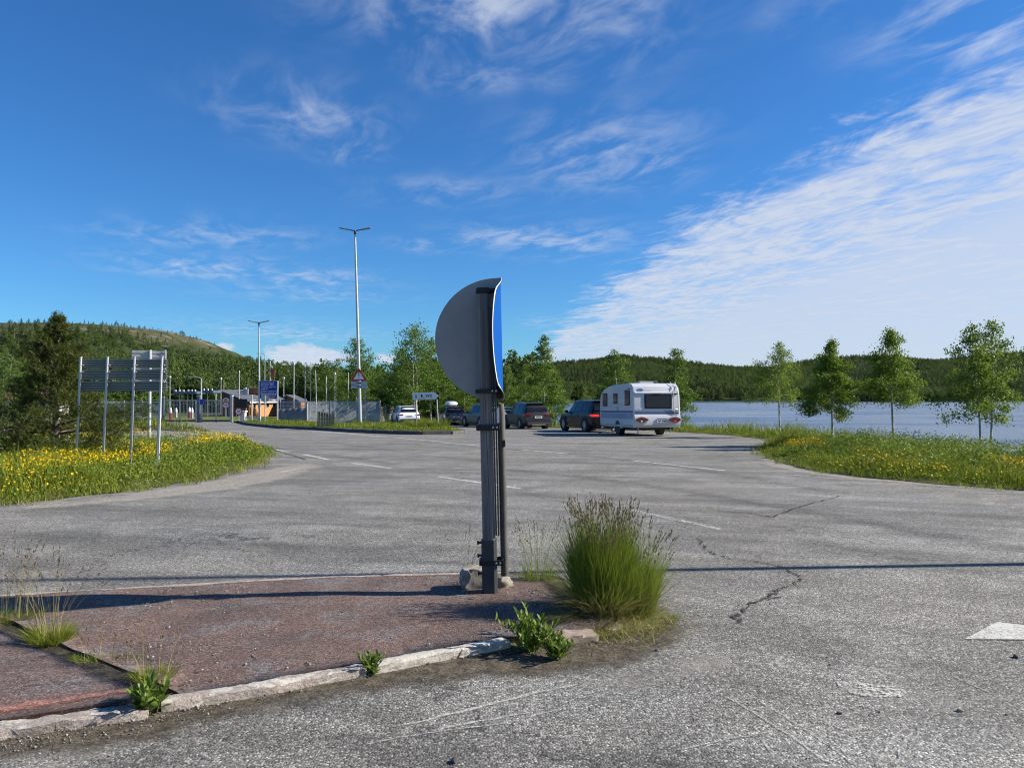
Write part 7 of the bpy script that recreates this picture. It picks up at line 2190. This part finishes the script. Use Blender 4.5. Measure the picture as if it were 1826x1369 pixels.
    MB().tube([(-.75, h2 - .6, .42), (0, h2 + 1.12, .42)], .035, 6).tube([(.75, h2 - .6, .42), (0, h2 + 1.12, .42)], .035, 6).tube([(0, h2 + 1.0, .46), (0, h2 + 1.3, .46)], .05, 8).build('drawbar', M['galv'], root)
    MB().tube([(-.25, h2 + .55, .13), (-.25, h2 + .55, .75)], .03, 8).tube([(-.29, h2 + .55, .13), (-.21, h2 + .55, .13)], .12, 12).build('jockey_wheel', M['galv'], root)
    return root


def build_vehicles():
    G = lambda y: float(gz(y)) + .002
    # rear-left corner of the caravan near (5.45, 34.4)
    a = R(12.0); L = 4.75
    f = Vector((-math.sin(a), math.cos(a))); r_ = Vector((math.cos(a), math.sin(a)))
    rl = Vector((pt(1130, 720, 34.6).x, 34.6)); c = rl + f * L / 2 + r_ * 1.14
    tilt = math.atan((G(c.y + 2) - G(c.y - 2)) / 4)
    cv = caravan((c.x, c.y, G(c.y)), a); cv.rotation_euler = (tilt * .9, 0, a)
    a2 = R(19); f2 = Vector((-math.sin(a2), math.cos(a2)))
    hitch = c + f * (L / 2 + 1.25); b = hitch + f2 * (2.46 + .1) + Vector((-.18, 0))
    car('car', 'black off-roader with lit brake lamps towing the white caravan', (b.x, b.y, G(b.y)), a2, 'carblack', 4.92, 1.98, 1.78, .39, 2.95, 'suv', True, False, 'carblack')
    p = pt(937, 740, 50.2); car('car', 'charcoal off-roader with roof rails right of the timber post', (p.x, 50.2, G(50.2)), R(20), 'cardark', 4.62, 1.86, 1.70, .36, 2.7)
    p = pt(862, 740, 55.5); car('car', 'blue-grey off-roader half hidden behind the timber post', (p.x, 55.5, G(55.5)), R(27), 'carbluegrey', 4.6, 1.86, 1.66, .35, 2.7)
    p = pt(803, 740, 62.0); car('car', 'grey-brown hatchback carrying a white roof box', (p.x, 62.0, G(62)), R(17), 'cargrey', 4.5, 1.84, 1.52, .34, 2.65, 'hatch', False, False)
    # roof box
    rb = empty('roof_box', (p.x, 62.0, G(62) + 1.53), R(17), 'white roof box on top of the grey-brown hatchback', 'roof box')
    V = []; fs = []; st = [(-1.0, .30, .10, .26), (-.93, .40, .04, .36), (-.3, .44, .03, .40), (.5, .40, .03, .37), (.95, .26, .06, .26), (1.03, .16, .10, .18)]
    for (y, w, zl, zt) in st:
        V += [(-w * .8, y, zl), (-w, y, (zl + zt) / 2 - .03), (-w * .93, y, zt - .08), (-w * .6, y, zt), (w * .6, y, zt), (w * .93, y, zt - .08), (w, y, (zl + zt) / 2 - .03), (w * .8, y, zl)]
    fs = [[i * 8 + j, i * 8 + (j + 1) % 8, (i + 1) * 8 + (j + 1) % 8, (i + 1) * 8 + j] for i in range(len(st) - 1) for j in range(8)] + [list(range(8))[::-1], [40 + j for j in range(8)]]
    MB().add(V, fs).build('lid_shell', M['carwhite'], rb, smooth=40)
    for y in (-.45, .45): MB().box((0, y, .02), (1.15, .06, .035)).build('crossbar', M['trim'], rb)
    p = pt(722, 740, 64.5); car('car', 'white off-roader with dark lower trim behind the toilet sign', (p.x, 64.5, G(64.5)), R(18), 'carwhite', 4.4, 1.82, 1.56, .34, 2.66)
    p = pt(893, 740, 61.0); car('car', 'white car mostly hidden between the post and the charcoal off-roader', (p.x, 61.0, G(61)), R(22), 'carwhite', 4.4, 1.8, 1.45, .33, 2.6, 'hatch', False, False)


big_board()
small_board()
lamp_post(643, 50.0, 411, 'tall twin-headed street lamp on the grass island carrying the warning triangle', .10, -11)
lamp_post(463, 62.5, 575, 'shorter twin-headed street lamp beside the blue information board', .075, -2, .85)
# the lamp whose long shadow crosses the road stands just outside the frame
lamp_post(0, 7.55, -1050, 'street lamp just outside the frame whose shadow crosses the road', .060, 0, 1.0, None, 0, 9.0)
warning_sign()
wc_sign()
slat_enclosure()
build_station()
build_vehicles()
build_bent_sign()
build_stones()
build_near_plants()
build_verge_plants()
build_trees()
build_forest()
